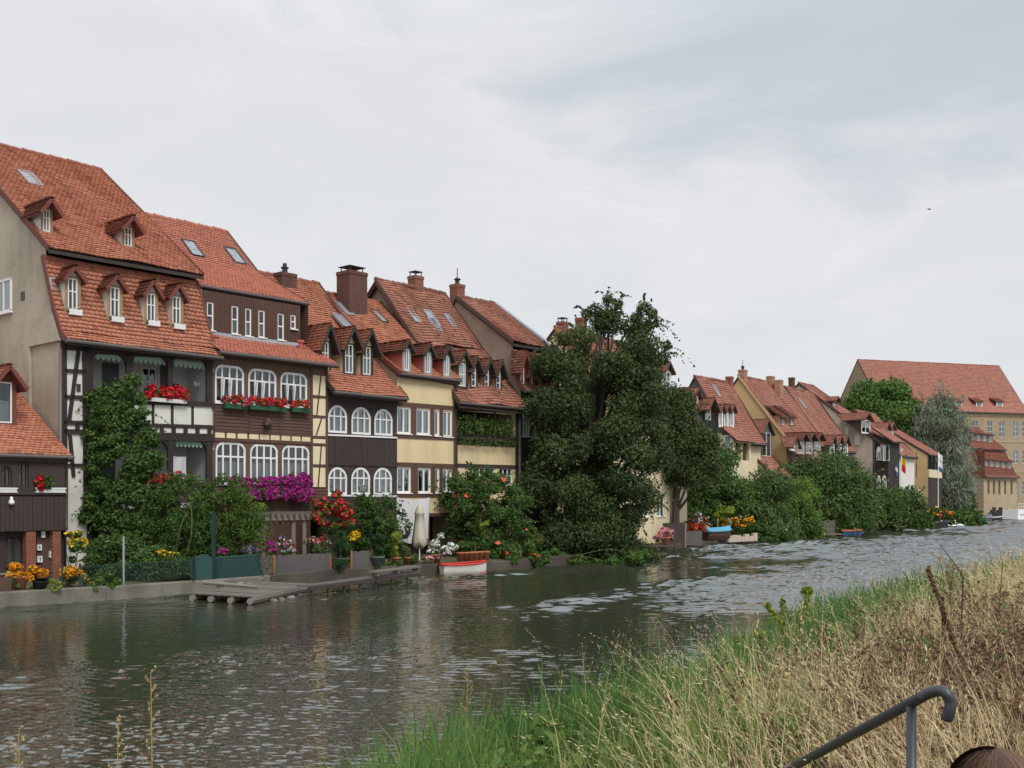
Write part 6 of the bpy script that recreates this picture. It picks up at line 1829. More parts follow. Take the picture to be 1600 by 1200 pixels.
M['boat_red'] = mat_plain('boat_red', (0.52, 0.04, 0.03), 0.5)
M['boat_white'] = mat('boat_white', (0.62, 0.60, 0.54), 0.5, .1, 3, .3, .05, .2)
M['boat_yellow'] = mat_plain('boat_yellow', (0.6, 0.45, 0.06), 0.5)
M['boat_blue'] = mat_plain('boat_blue', (0.05, 0.11, 0.25), 0.5)
M['boat_orange'] = mat_plain('boat_orange', (0.55, 0.2, 0.1), 0.6)
M['tarp_blue'] = mat_plain('tarp_blue', (0.10, 0.33, 0.50), 0.6)
M['boat_dark'] = mat_plain('boat_dark', (0.03, 0.032, 0.035), 0.6)
p = onz(725, 899, 0)
boat('rowing_boat', 'small white rowing boat with a bright red rim tied at the dock', (p.x, p.y, 0.02), math.radians(20), 2.0, 1.05, .46, 'boat_white', 'boat_red', 'boat_red', .8)
p = onz(1277, 843, 0); boat('rowing_boat', 'small yellow dinghy moored at a dark landing', (p.x, p.y, 0.02), math.radians(40), 1.6, .9, .35, 'boat_yellow', 'boat_yellow', 'boat_yellow', .6)
p = onz(1329, 839, 0); boat('covered_boat', 'blue boat under an orange cover moored by the stone wall', (p.x, p.y, 0.02), math.radians(12), 2.1, 1.5, .55, 'boat_blue', 'boat_orange', 'boat_blue', .85, cover='boat_orange')
p = onz(1461, 828, 0); boat('punt', 'long black fishing punt moored near the swans', (p.x, p.y, 0.02), math.radians(20), 3.6, 1.6, .75, 'boat_dark', 'dark_metal', 'umber', .7)
p = onz(1534, 818, 0); boat('motor_boat', 'grey covered motor boat moored by the stone building', (p.x, p.y, 0.02), math.radians(15), 3.2, 1.6, .8, 'slate', 'zinc', 'slate', .8, cover='slate')
p = onz(1552, 817, 0); boat('motor_boat', 'dark covered motor boat with a white rim beside the piles', (p.x, p.y, 0.02), math.radians(15), 3.0, 1.5, .8, 'boat_dark', 'white', 'slate', .8, cover='boat_dark')
p = flat(1121, gY(1121, .05), .62); boat('covered_boat', 'upturned boat under a bright blue tarpaulin on the bank', p, math.radians(28), 2.2, 1.3, .5, 'brown_wood', 'tarp_blue', 'brown_wood', .85, cover='tarp_blue')
p = flat(1596, 171, 0); ship = empty('passenger_ship', (p.x, p.y, 0), math.radians(20), 'white passenger ship with a dark red waterline at the right edge', 'ship')
mb = MB(); mb.prism([(-2.4, -1.6, 0), (-2.2, -1.6, 1.9), (9, -1.6, 1.9), (9, -1.6, 0)], (0, 3.2, 0)).build('hull', 'white', ship)
MB().box(-2.44, 9, -1.63, 1.63, -.1, .35).build('waterline', 'maroon_paint', ship); MB().box(-1.9, 9, -1.66, 1.66, 1.05, 1.12).build('rub_rail', 'dark_metal', ship)
MB().box(-.4, .9, -1.7, -1.58, .95, 2.7).build('gangway_door', 'maroon_paint', ship)
mb = MB()
for i in range(20): mb.box(-2.2 + i * .55, -2.16 + i * .55, -1.55, -1.51, 1.9, 2.8)
mb.box(-2.2, 9, -1.56, -1.5, 2.77, 2.83).box(-2.2, 9, -1.55, -1.51, 2.3, 2.34); mb.build('railing', 'white', ship)
MB().box(2.5, 9, -1.2, 1.2, 1.9, 3.9).build('cabin', 'white', ship); MB().box(2.8, 9, -1.23, -1.19, 2.7, 3.5).build('pane', 'roof_glass', ship)

# swans
for i, (px, py, up) in enumerate(((1459, 827, 0), (1478, 824.5, 1), (1491, 825.5, 0), (1499, 824, 1))):
    p = onz(px, py, 0); s_ = empty('swan', (p.x, p.y, 0), RNG.random() * 6, ('white swan dipping its head nearest the black punt', 'white swan with raised neck left of the pair', 'white swan floating low in the middle of the group', 'white swan with raised neck farthest from the punt')[i], 'swan', 'swans by the moored boats')
    mb = MB(); mb.tube([(-.55, 0, .22), (-.4, 0, .2), (-.1, 0, .2), (.2, 0, .2), (.38, 0, .22)], [.03, .16, .24, .22, .08], 10)
    mb.build('body', 'white', s_, True)
    nk = [(.34, 0, .24), (.46, 0, .42), (.4, 0, .62), (.42, 0, .8), (.52, 0, .82), (.6, 0, .78)] if up else [(.34, 0, .24), (.5, 0, .3), (.56, 0, .15), (.58, 0, .02)]
    MB().tube(nk, [.08, .055, .045, .045, .06, .03][:len(nk)], 8).build('neck', 'white', s_, True)
    if up: MB().tube([(.6, 0, .78), (.7, 0, .75)], [.03, .015], 6).build('bill', 'boat_orange', s_)
bd = empty('bird', at(1452, 327, 60), .5, 'small dark bird flying in the pale sky', 'bird')
mb = MB(); mb.tube([(-.12, 0, 0), (-.05, 0, 0), (.06, 0, .01), (.12, 0, .02)], [.01, .035, .03, .01], 7)
for sg in (-1, 1): mb.prism([(-.04, 0, 0), (.05, 0, 0), (.02, sg * .13, .05), (-.06, sg * .18, .01)], (0, 0, .008))
mb.build('body', 'boat_dark', bd)

# flags
def flag(label, px, y0, y1, Y, cols, fw_=1.1, fh=1.6):
    b = at(px, y1, Y); t_ = at(px, y0, Y); r = empty('flagpole', b, 0, label, 'flag'); hh = t_.z - b.z
    MB().tube([(0, 0, -.6), (0, 0, hh)], [.06, .04], 7).build('pole', 'white', r)
    for k, c in enumerate(cols):
        mb = MB(); z1, z0 = hh - .1 - fh * k / len(cols), hh - .1 - fh * (k + 1) / len(cols); n_ = 8
        for i in range(n_):
            f_ = lambda s_: (.03 + s_ * fw_ * .6, .16 * math.sin(s_ * 7) * s_, -s_ * .5)
            a, b_ = f_(i / n_), f_((i + 1) / n_)
            mb.prism([(a[0], a[1], z0 + a[2]), (b_[0], b_[1], z0 + b_[2]), (b_[0], b_[1], z1 + b_[2]), (a[0], a[1], z1 + a[2])], (0, .01, 0))
        mb.build('cloth', c, r)
flag('tall white flagpole with a limp white flag before the willow', 1466, 706, 815, 137, ['white', 'cloth', 'white', 'boat_blue'], .9, 2.2)
flag('flagpole with a blue and white flag in front of the black bay', 1395, 718, 790, 119, ['boat_blue', 'white', 'boat_blue'], .9, 1.3)
flag('flagpole with a yellow and red flag before the ochre house', 1408, 712, 790, 124, ['f_gold', 'boat_red'], .9, 1.6)
flag('small white pennant pole above the moored punt', 1435.5, 764, 815, 132, ['white'], .7, 1.0)

# piles by the stone building
for i in range(6):
    px = 1546 + i * 3.4; p = onz(px, 817, 0); r = empty('mooring_pile', p, 0, ('first', 'second', 'third', 'fourth', 'fifth', 'sixth')[i] + ' from the left of the dark mooring piles between the stone building and the ship', 'pile', 'mooring piles at the far end')
    MB().tube([(0, 0, -.5), (.05, 0, 1.5 + .4 * (i % 3))], .28, 8).build('pile_shaft', 'umber', r)

# landing stages far down the bank
def stage(label, px0, px1, y, z=.4, m='grey_wood', n=6, depth=1.2):
    p, q = onz(px0, y, z), onz(px1, y, z); r = empty('landing_stage', p, 0, label, 'dock', 'far landing stages'); d = q - p; e = d.normalized(); nn = Vector((-e.y, e.x, 0))
    for i in range(n): a, b = d * (i / n) + e * .01, d * ((i + 1) / n) - e * .01; MB().prism([a, b, b + nn * depth, a + nn * depth], (0, 0, -.08)).build('plank', m, r)
    for s_ in (.05, .5, .95): MB().tube([d * s_ + nn * .1, d * s_ + nn * .1 - Vector((0, 0, .9))], .06, 6).build('pile', 'umber', r)
stage('reddish landing stage with pink potted flowers right of the big tree', 1018, 1056, 853, .5, 'brown_wood')
stage('dark landing stage below the green climbing plant', 1222, 1260, 837, .35, 'umber')
stage('grey landing stage between the yellow dinghy and the blue boat', 1282, 1316, 834, .4)
stage('pale landing stage standing high on piles near the far terrace', 1372, 1415, 822.5, .6, 'pale_wood')

def tree(name, label, base, rows, Y, n, size, leafm, r0=.6, r1=1.1, clumps=120, seed=1, trunk_r=.25, limbs=9, top=None, droop=0., extra=(), depth=.8, fork=.35, group=None, aspect=.6, tb=.4, st=None):
    r = empty(name, base, 0, label, 'tree', group); b = Vector(base)
    cl = outline_clumps(rows, Y, clumps, r0, r1, seed, depth) + list(extra)
    fo = leaf_cloud(cl, n, size, droop=droop, aspect=aspect, tb=tb)
    st = st or (int(clumps * 2.2), r1 * (.9 if Y < 80 else .8 if Y < 130 else .5), .35, .15)
    put(r, 'crown', leafm, join(fo, strands(cl, st[0], st[1], st[2], size * 1.05, up=st[3], r=size * .4, aspect=aspect)))
    zt_ = max(c[2] for c in cl) - b.z
    mb = MB(); trunk = limb(mb, (0, 0, -.2), (0.1, 0, zt_ * .8), trunk_r, trunk_r * .25, .03, 8); mb.build('trunk', 'bark', r)
    mb = MB(); rg_ = np.random.default_rng(seed + 5); big_ = sorted(cl, key=lambda c: rg_.random())[:limbs] + list(extra)
    for c in big_:
        t = Vector(c[:3]) - b; s_ = trunk[min(7, max(1, int(t.z / zt_ * 8 * .6)))]
        limb(mb, s_, t, trunk_r * .35, .03, .12)
    mb.build('branches', 'bark', r)
    return r


Yt = 57.5
rows = [(502, 930, 985), (520, 890, 1022), (545, 868, 1036), (575, 852, 1034), (598, 838, 1036), (620, 816, 1050), (650, 824, 1030), (690, 834, 1040), (725, 822, 1036), (765, 818, 1030), (800, 826, 1028), (835, 826, 1018), (865, 838, 1024), (884, 852, 1005)]
ex = [pb(x, y, Yt, r * .98) for x, y, r in ((930, 485, 14), (950, 468, 13), (965, 476, 11), (915, 490, 9), (1005, 480, 13), (1018, 490, 11), (995, 497, 12), (1012, 510, 12), (1025, 505, 8), (955, 495, 16), (940, 505, 18), (1000, 520, 18), (1035, 560, 14), (1042, 540, 9), (818, 618, 11), (828, 640, 14), (880, 530, 14), (865, 548, 12))]
tree('broadleaf_tree', 'huge dark broadleaf tree hanging over the water in the middle of the row', (flat(928, Yt, .4)), rows, Yt, 155000, .15, 'leaf_tree', .7, 1.5, 126, 3, .5, 16, extra=ex, tb=.6, droop=.5, st=(420, .95, .6, .1))
tree('broadleaf_tree', 'second darker tree with a visible trunk just right of the huge one', flat(1055, 72, .5), [(600, 1048, 1064), (640, 1038, 1072), (668, 1030, 1086), (690, 1022, 1112), (725, 1030, 1112), (750, 1040, 1105)], 72, 52000, .175, 'leaf_tree', .7, 1.4, 70, 4, .32, 8)
tree('broadleaf_tree', 'bushy garden tree with a leaning crown before the cream arched loggia', flat(1125, 83, .5), [(715, 1118, 1140), (735, 1100, 1155), (765, 1075, 1165), (790, 1065, 1165), (812, 1060, 1155)], 83, 26000, .2, 'leaf_mid', .8, 1.4, 46, 5, .2, 6)
tree('broadleaf_tree', 'rounded mid green garden tree below the slate dormer', flat(1195, 87, .5), [(742, 1175, 1215), (765, 1155, 1235), (795, 1148, 1240), (820, 1155, 1238), (838, 1165, 1230)], 87, 26000, .2, 'leaf_gard', .8, 1.5, 46, 6, .2, 6)
tree('broadleaf_tree', 'wide dark tree under the three white far dormers', flat(1290, 100, .5), [(722, 1262, 1325), (735, 1235, 1350), (757, 1228, 1356), (790, 1230, 1356), (815, 1250, 1350)], 100, 42000, .23, 'leaf_gard', 1.0, 1.9, 70, 7, .25, 8)
tree('broadleaf_tree', 'small bright green garden tree left of the brick chimney stack', flat(1325, 98, .5), [(775, 1310, 1345), (795, 1300, 1352), (815, 1298, 1356), (828, 1300, 1345)], 98, 12000, .21, 'leaf_mid', .8, 1.3, 30, 8, .15, 5)
tree('broadleaf_tree', 'pale green garden tree below the black bay', flat(1375, 108, .5), [(772, 1362, 1392), (785, 1345, 1400), (795, 1342, 1400), (815, 1350, 1395)], 108, 13000, .23, 'leaf_mid', .9, 1.4, 32, 9, .15, 5)
tree('broadleaf_tree', 'blue green garden tree in front of the ochre house', flat(1415, 118, .5), [(768, 1400, 1420), (784, 1392, 1435), (800, 1392, 1436), (818, 1398, 1432)], 118, 13000, .25, 'leaf_gard', .9, 1.5, 32, 10, .15, 5)
tree('broadleaf_tree', 'small conifer like tree before the sandstone building', flat(1508, 150, .5), [(773, 1503, 1512), (785, 1499, 1518), (800, 1497, 1523), (810, 1500, 1520)], 150, 4000, .34, 'leaf_ivy', .8, 1.3, 20, 11, .15, 3)
tree('broadleaf_tree', 'large fresh green tree rising between the far roofs', flat(1365, 152, .8), [(603, 1340, 1395), (620, 1322, 1412), (645, 1312, 1422), (675, 1318, 1425), (700, 1335, 1425)], 152, 40000, .38, 'leaf_far', 1.6, 3.0, 70, 12, .4, 8, st=(60, 1.0, .4, .1))
wl = tree('willow_tree', 'silver grey willow with upswept branches before the sandstone buildings', flat(1466, 149, .6), [(632, 1450, 1475), (645, 1428, 1490), (670, 1418, 1502), (700, 1418, 1510), (730, 1424, 1514), (765, 1430, 1508), (800, 1440, 1498)], 149, 46000, .62, 'leaf_willow', 1.4, 2.4, 90, 13, .4, 8, droop=-2.2, aspect=.16, tb=.8, st=(420, 1.7, -.1, 1.8))

bush('climbing_vine', 'bright green climbing vine with hanging shoots over the dark landing stage', [(1250, 765, 20), (1240, 785, 18), (1262, 785, 20), (1250, 810, 20, 24), (1268, 815, 10, 22), (1236, 815, 12, 20)], .2, 6500, .2, 'leaf_vine', split=9, droop=1.0, cat='vine', st=(200, 1.6, 1.4))
bush('shrub', 'low green shrub by the stone wall of the blue boat', [(1345, 815, 16, 12), (1362, 812, 16, 14), (1335, 822, 12, 9)], .15, 3500, .22, 'leaf_vine', split=6)
bush('shrub', 'yellow green shrub with flowers below the tall flagpole', [(1450, 800, 14, 14), (1470, 805, 14, 10), (1436, 808, 10, 10)], .25, 4000, .3, 'leaf_mid', [('f_gold', 60, .35, .2), ('f_red', 40, .4, .3)], split=6)
bush('shrub', 'green hedge of plants along the foot of the sandstone building', [(1485, 808, 10, 8), (1500, 812, 10, 6), (1520, 812, 10, 6), (1475, 815, 9, 6)], .25, 2600, .3, 'leaf_ivy', [('f_gold', 30, .3, .2)], split=5)
bush('shrub', 'lime green shrub behind the yellow flowers and the blue tarpaulin', [(1130, 798, 11, 12), (1140, 805, 12, 12), (1128, 815, 9)], .45, 2000, .2, 'leaf_lime', split=5)
bush('flowers', 'golden flowers in a bed right of the blue tarpaulin', [(1134, 819, 7, 4), (1152, 816, 8, 5), (1170, 812, 9, 5), (1160, 824, 14, 7)], .3, 900, .17, 'leaf_mid', [('f_orange', 330, .22, .35)], cat='flowers')
bush('flowers', 'white and blue flowers at the foot of the rounded garden tree', [(1225, 822, 8), (1235, 818, 7), (1218, 830, 8)], .1, 900, .18, 'leaf_light', [('f_whitef', 60, .2, .3)], cat='flowers')
bush('potted_flowers', 'pink potted flowers crowded on the reddish landing stage', [(1032, 832, 8, 10), (1040, 828, 8, 9), (1048, 838, 6, 9), (1028, 843, 7, 6)], -.02, 700, .14, 'leaf_mid', [('f_pinkf', 700, .15, .15), ('f_coral', 90, .15, .2)], cat='flowers', zb=.55, pot=('terracotta', .3, .4))
bush('flowers', 'white and red flowers above the scarlet bed near the blue tarpaulin', [(1065, 818, 9, 7), (1093, 806, 9, 7), (1105, 812, 7, 5), (1080, 812, 8, 6)], .35, 900, .17, 'leaf_mid', [('f_whitef', 150, .2, .3), ('f_red', 60, .2, .3)], cat='flowers')
bush('flowers', 'scarlet flower bed left of the blue tarpaulin', [(1082, 826, 10, 10), (1095, 824, 7, 9)], .2, 200, .14, 'leaf_mid', [('f_coral', 900, .17, .0)], cat='flowers')
bush('bush', 'overhanging green bush at the water line under the huge tree', [(870, 872, 18, 12), (905, 878, 22, 11), (945, 880, 24, 11), (985, 872, 22, 12), (1005, 862, 14, 12)], .1, 7000, .17, 'leaf_mid', split=8)
bush('shrub', 'low dark shrubs under the garden trees left of the yellow dinghy', [(1180, 832, 14, 10), (1200, 836, 14, 9), (1160, 838, 10, 7)], .12, 2600, .2, 'leaf_ivy', split=6)
for k, (x0, x1, y0, y1, lab) in enumerate(((842, 1015, 845, 886, 'overhanging green branches dipping to the water under the huge tree'), (1150, 1225, 822, 848, 'strip of dark greenery at the water edge under the rounded garden tree'), (1225, 1275, 815, 843, 'greenery hanging over the dark landing stage'),
        (1345, 1400, 808, 830, 'green bank plants behind the wooden chair'), (1395, 1450, 803, 828, 'green bank plants before the ochre house'), (1450, 1535, 806, 824, 'low plants along the quay behind the moored boats'))):
    xm = (x0 + x1) / 2; Yb = bankY(xm) + .6; e = (x1 - x0) * .06
    mass('bank_plants', lab, [(y0, x0 + 3 * e, x1 - 3 * e), (y0 * .6 + y1 * .4, x0, x1), (y1, x0 + e, x1 - e)], 0, 9000 if k else 16000, .13 * xm / 800 * (Yb / 60) ** .5, ('leaf_tree', 'leaf_ivy', 'leaf_mid')[k % 3], 40, .3 * Yb / 50, .55 * Yb / 50, .5, cat='bank plants', seed=20 + k, Y=Yb, st=(160, .9, .9))
# small garden clutter along the far bank
for lab, ms, f, fl, pot in (('white flowers hanging over the bank left of the bright green vine', [(1222, 826, 6, 5), (1212, 829, 5, 4)], -.02, 'f_whitef', None), ('clay pot of red flowers on the bank beside the yellow dinghy', [(1262, 828, 5, 5)], .02, 'f_red', ('terracotta', .35, .5)),
        ('clay pot of pink flowers by the blue covered boat', [(1352, 822, 5, 5)], .02, 'f_pinkf', ('terracotta', .35, .5)), ('two clumps of coral flowers near the wooden chair', [(1378, 812, 5, 4), (1388, 810, 5, 4)], .1, 'f_coral', ('terracotta', .4, .5)),
        ('yellow flowers at the foot of the small ochre house', [(1424, 806, 6, 5), (1432, 808, 5, 5)], .1, 'f_gold', None), ('red geraniums on the quay below the white pennant', [(1437, 790, 6, 4)], .3, 'f_red', None), ('orange flowers beside the tall flagpole', [(1478, 802, 6, 4), (1486, 804, 5, 4)], .2, 'f_orange', None)):
    bush('flowers', lab, ms, f, 420, .2, 'leaf_light', [(fl, 260, .26, .25)], cat='flowers', pot=pot)
pf_ = empty('picket_fence', flat(1298, gY(1298, .03), .45), math.radians(52), 'row of grey pickets behind the grey landing stage', 'fence')
for i in range(16): MB().box(-2.6 + i * .34, -2.48 + i * .34, -.03, .03, 0, 1.0 + .1 * RNG.random()).build('picket', 'grey_wood', pf_)
for z_ in (.3, .8): MB().box(-2.7, 2.8, .03, .07, z_, z_ + .08).build('rail', 'grey_wood', pf_)
# sheds and walls by the blue tarpaulin
bx = empty('flower_trough', flat(1065, gY(1065, .02), .3), math.radians(38), 'dark board screen with a pale corner post below the white flowers', 'planter')
MB().box(-1.7, .2, -.05, .05, 0, 1.5).build('panel', 'umber', bx); MB().box(.2, .32, -.1, .05, -.4, 1.5).build('post', 'grey_wood', bx)
for i in range(10): MB().box(.34 + i * .16, .48 + i * .16, -.03, .03, 0, .9 + .03 * (i % 3)).build('board', 'fence_wood', bx)
sw_ = empty('garden_wall', flat(1160, gY(1150, .02), .3), math.radians(50), 'pale weathered low wall right of the blue tarpaulin', 'wall')
for i in range(7): MB().box(-2.2 + i * .62, -2.2 + (i + 1) * .62 - .015, -.1, .1, 0, .5 + .05 * RNG.normal()).build('wall_block', 'patched_render', sw_)
hs_ = House('garden_shed', 'small shed with a pale gable and a dark red roof right of the huge tree', (flat(1012, 76, 0).x, 76), 38, 3.0, 'shed')
for u in (0, 3.0): MB().poly([(u, 0, .3), (u, 0, 2.2), (u, 1.5, 3.2), (u, 3, 2.2), (u, 3, .3)]).build('wall', 'cream', hs_.root)
MB().box(0, 3, 0, .08, .3, 2.2).build('wall', 'cream', hs_.root)
MB().box(.6, 2.4, -.02, -.003, .9, 1.9).build('window', 'umber', hs_.root)
hs_.roof([(-.5, 1.9), (1.5, 3.3)], (3.5, 1.9), 'tile_d', lod=0, sag=0)
bt = empty('chair', flat(1366, gY(1364, .1), .6), 0, 'orange brown wooden chair on the far terrace', 'chair')
for x in (-.28, .28):
    for y in (-.25, .25): MB().box(x - .03, x + .03, y - .03, y + .03, 0, 1.1 if y > 0 else .5).build('leg', 'orange_wood', bt)
MB().box(-.33, .33, -.3, .3, .45, .5).build('seat', 'orange_wood', bt); MB().box(-.33, .33, .22, .28, .7, 1.1).build('backrest', 'orange_wood', bt)
ch = empty('chimney_stack', flat(1384, gY(1384, .3), .5), .6, 'free standing brick barbecue chimney in the far garden', 'chimney')
MB().box(-.3, .3, -.3, .3, 0, 3.0).build('stack', 'brick', ch); MB().box(-.36, .36, -.36, .36, 3.0, 3.12).build('cap', 'concrete', ch)

# ------------------------------------------------------------------ near bank
NB = [(-22, -22), (-13, -8), (-6.6, 2), (-2.2, 8.4), (2.0, 14.8), (5.8, 21.3), (11.7, 29.6), (19.8, 37.4), (38, 56), (82, 102)]


def nb_resample(step=1.0):
    P = [Vector(p) for p in NB]; out = []
    for a, b in zip(P, P[1:]):
        n = max(1, int((b - a).length / step))
        out += [a.lerp(b, i / n) for i in range(n)]
    return out + [P[-1]]


NBP = np.array([tuple(p) for p in nb_resample(.5)])
for _ in range(6): NBP[1:-1] = (NBP[:-2] + 2 * NBP[1:-1] + NBP[2:]) / 4
NBT = np.gradient(NBP, axis=0); NBT /= np.linalg.norm(NBT, axis=1)[:, None]
NBN = np.column_stack([NBT[:, 1], -NBT[:, 0]])


def zland(d, x, y):
    return np.where(d < 0, d * .7, 1.75 * (1 - np.exp(-np.maximum(d, 0) / 3.0)) + .06 * np.sin(x * 1.3 + y * .7) * np.minimum(1, np.maximum(d, 0)))


ds = [-.9, -.2, .3, .8, 1.5, 2.4, 3.5, 5, 7, 10, 16, 30, 70]
V = []
for d in ds:
    wob = .12 * np.sin(np.arange(len(NBP)) * .9)
    xy = NBP + NBN * (d + wob[:, None])
    V.append(np.column_stack([xy, zland(np.full(len(NBP), d), xy[:, 0], xy[:, 1])]))
n_ = len(NBP); V = np.concatenate(V); Q = []
for r in range(len(ds) - 1):
    for i in range(n_ - 1): a = r * n_ + i; Q.append((a, a + 1, a + n_ + 1, a + n_))
tag(np_mesh('near_bank_ground', V, Q, 'bank_soil'), kind='structure')


def scatter(n, ymin, ymax, dmin, dmax, rng, power=1.0, pxmin=-80, pxmax=1720, straw=False):
    """root points on the near bank: distance Y from the eye and distance d from the water line"""
    idx = np.where((NBP[:, 1] > -20) & (NBP[:, 1] < ymax + 12))[0]
    out = []
    tot = 0
    while tot < n:
        m = n * 3
        i = rng.choice(idx, m); d = dmin + (dmax - dmin) * rng.random(m) ** power
        p = NBP[i] + NBN[i] * d[:, None] + rng.normal(size=(m, 2)) * .25
        Y = p[:, 1]; px = CX + F * p[:, 0] / np.maximum(Y, .1)
        ok = (Y > ymin) & (Y < ymax) & (px > pxmin) & (px < pxmax)
        if straw:   # the dry sward thins out towards the river and down the bank
            edge = straw + 90 * np.sin(p[:, 1] * 1.7) * np.sin(p[:, 0] * 2.3 + 1) + rng.normal(size=m) * 70
            ok &= px > edge
        ok &= rng.random(m) < np.clip((ymin + 3) / np.maximum(Y, .1), .12, 1) ** .6
        z = zland(d, p[:, 0], p[:, 1]); q = np.column_stack([p, z])[ok]
        out.append(q); tot += len(q)
        if len(q) == 0: break
    return np.concatenate(out)[:n]


def blades(P, h, w, lean, curl, rng, seg=3):
    """curved tapering blades; h,w,lean,curl arrays; returns V,Q"""
    n = len(P); az = rng.random(n) * 2 * np.pi; dirv = np.column_stack([np.cos(az), np.sin(az), np.zeros(n)]) * .7 + lean
    face = rng.random(n) * np.pi; wv = np.column_stack([np.cos(face) * .9 + .25, np.sin(face) * .5, np.zeros(n)])
    wv /= np.linalg.norm(wv, axis=1)[:, None]
    Vs = []
    for i in range(seg + 1):
        t = i / seg; k = curl * t * t
        c = P + np.column_stack([np.zeros(n), np.zeros(n), h * (t - .25 * curl * t ** 3)]) + dirv * (h * k * .6)[:, None]
        ww = (w * (1 - t) ** .7 + w * .06)[:, None] * .5 * wv
        Vs += [c - ww, c + ww]
    V = np.stack(Vs, 1).reshape(-1, 3); m = 2 * (seg + 1)
    q = np.array([[2 * i, 2 * i + 1, 2 * i + 3, 2 * i + 2] for i in range(seg)])
    Q = (q[None] + (np.arange(n) * m)[:, None, None]).reshape(-1, 4)
    tip = V.reshape(n, m, 3)
    return V, Q, tip, seg


M['g_green'] = mat_leaf('sedge_blade', (0.05, 0.12, 0.03), (0.16, 0.28, 0.07), .35, (0.34, 0.37, 0.13))
M['g_reed'] = mat_leaf('reed_blade', (0.035, 0.095, 0.025), (0.12, 0.24, 0.06), .35)
M['g_under'] = mat_leaf('short_grass', (0.075, 0.14, 0.03), (0.21, 0.29, 0.07), .3, (0.42, 0.35, 0.15))
M['g_straw'] = mat_leaf('straw', (0.32, 0.205, 0.105), (0.76, 0.615, 0.36), .25, (0.36, 0.36, 0.13))
M['g_dead'] = mat_leaf('dead_weed', (0.075, 0.042, 0.028), (0.25, 0.145, 0.085), .15)
rg = np.random.default_rng(5)


def grass(name, label, n, ymin, ymax, dmin, dmax, h0, h1, w0, w1, m, curl=.5, lean=(0, 0, 0), power=1.0, seeds=0, seg=3, tilt=.2, pxmin=-80, pxmax=1720, edge=0, tus=.3, clump=None):
    P = scatter(n, ymin, ymax, dmin, dmax, rg, power, pxmin, pxmax, edge); n = len(P)
    if clump is not None:   # stands in separate clumps
        P = P[np.sin(P[:, 0] * 1.25 + 2 * np.sin(P[:, 1] * .55)) * np.sin(P[:, 1] * .9 + 1.3) + rg.normal(size=n) * .15 > clump]; n = len(P)
    if m == 'g_straw':   # tussocks with gaps between
        g_ = np.sin(P[:, 0] * 3.1 + np.sin(P[:, 1] * 2.3) * 1.5) * np.sin(P[:, 1] * 2.6 + np.sin(P[:, 0] * 1.9) * 1.5)
        P = P[g_ + rg.normal(size=n) * .35 > -.12]; n = len(P)
    cl_ = np.sin(P[:, 0] * 1.9 + np.sin(P[:, 1] * 1.1) * 2) * np.sin(P[:, 1] * 1.4 + np.sin(P[:, 0] * .9) * 2)   # tussocks
    h = (h0 + (h1 - h0) * rg.random(n)) * (.9 + tus * cl_); Yd = P[:, 1]
    w = (w0 + (w1 - w0) * rg.random(n)) * np.clip(Yd / 12, 1, 2.4)
    V, Q, tip, sg = blades(P, h, w, np.array(lean)[None], curl * (.4 + 1.1 * rg.random(n)), rg, seg)
    t = np.repeat(rg.random(n) * .75 + .25 * np.clip(np.sin(P[:, 0] * 2.1) * np.sin(P[:, 1] * 1.3) + .5, 0, 1), seg)
    if seeds:
        k = np.where(rg.random(n) < seeds)[0]; top = tip[k]; c0 = (top[:, -4] + top[:, -3]) / 2; c1 = (top[:, -2] + top[:, -1]) / 2
        m_ = 9; f = np.tile(np.linspace(.25, 1.05, m_), (len(k), 1)) + rg.normal(size=(len(k), m_)) * .03
        c = c0[:, None] + (c1 - c0)[:, None] * f[..., None] + rg.normal(size=(len(k), m_, 3)) * .018 * (1.25 - f[..., None])
        s_ = (.0042 + .0034 * rg.random((len(k), m_))) * np.clip(Yd[k][:, None] / 10, 1, 2); ax = (c1 - c0) / np.linalg.norm(c1 - c0, axis=1)[:, None]
        a = ax[:, None] * (s_ * 2.0)[..., None] + rg.normal(size=(len(k), m_, 3)) * .004; b = np.cross(ax, rg.normal(size=(len(k), 3))); b /= np.linalg.norm(b, axis=1)[:, None]
        b = b[:, None] * (s_ * .42)[..., None]
        SV = np.stack([c - a, c + b, c + a, c - b], 2).reshape(-1, 3); SQ = np.arange(len(SV)).reshape(-1, 4) + len(V)
        V = np.concatenate([V, SV]); Q = np.concatenate([Q, SQ]); t = np.concatenate([t, .45 + .4 * rg.random(len(SQ))])
    o = np_mesh(name, V, Q, m, None, t)
    tag(o, label, 'grass', None, 'stuff')
    return o


grass('sedge', 'tall green sedge growing along the water line of the near bank', 24000, 6, 46, -.15, 2.9, .5, 1.05, .012, .023, 'g_green', .55, (.05, 0, 0), tus=.35)
grass('reeds', 'taller clumps of broad dark green reeds standing at the water edge of the near bank', 11000, 9, 40, -.1, 2.6, .85, 1.4, .016, .030, 'g_reed', .5, (.05, 0, 0), pxmin=620, tus=.15, clump=.22)
grass('green_grass', 'fresh green grass and herbs on the slope near the river', 19000, 4, 24, .3, 4.8, .25, .8, .010, .024, 'g_under', .95, pxmax=1300, edge=600, tus=.4)
grass('green_grass', 'short mixed grass between the dry stalks of the near bank', 24000, 2.6, 44, 1.6, 9, .15, .6, .006, .013, 'g_under', .95, tus=.4)
grass('dry_grass', 'tall straw coloured dry grass with seed heads on the near bank', 13000, 2.8, 44, 2.9, 9, .5, 1.1, .0042, .0075, 'g_straw', .85, (-.35, .05, 0), seeds=.55, seg=4, edge=1120, tus=.45)
grass('dry_grass', 'pale leaning straw scattered in the green grass of the slope', 2600, 5, 40, 1.8, 5, .7, 1.2, .004, .007, 'g_straw', .9, (-.6, 0, 0), seeds=.6, seg=4, edge=960, tus=.3)
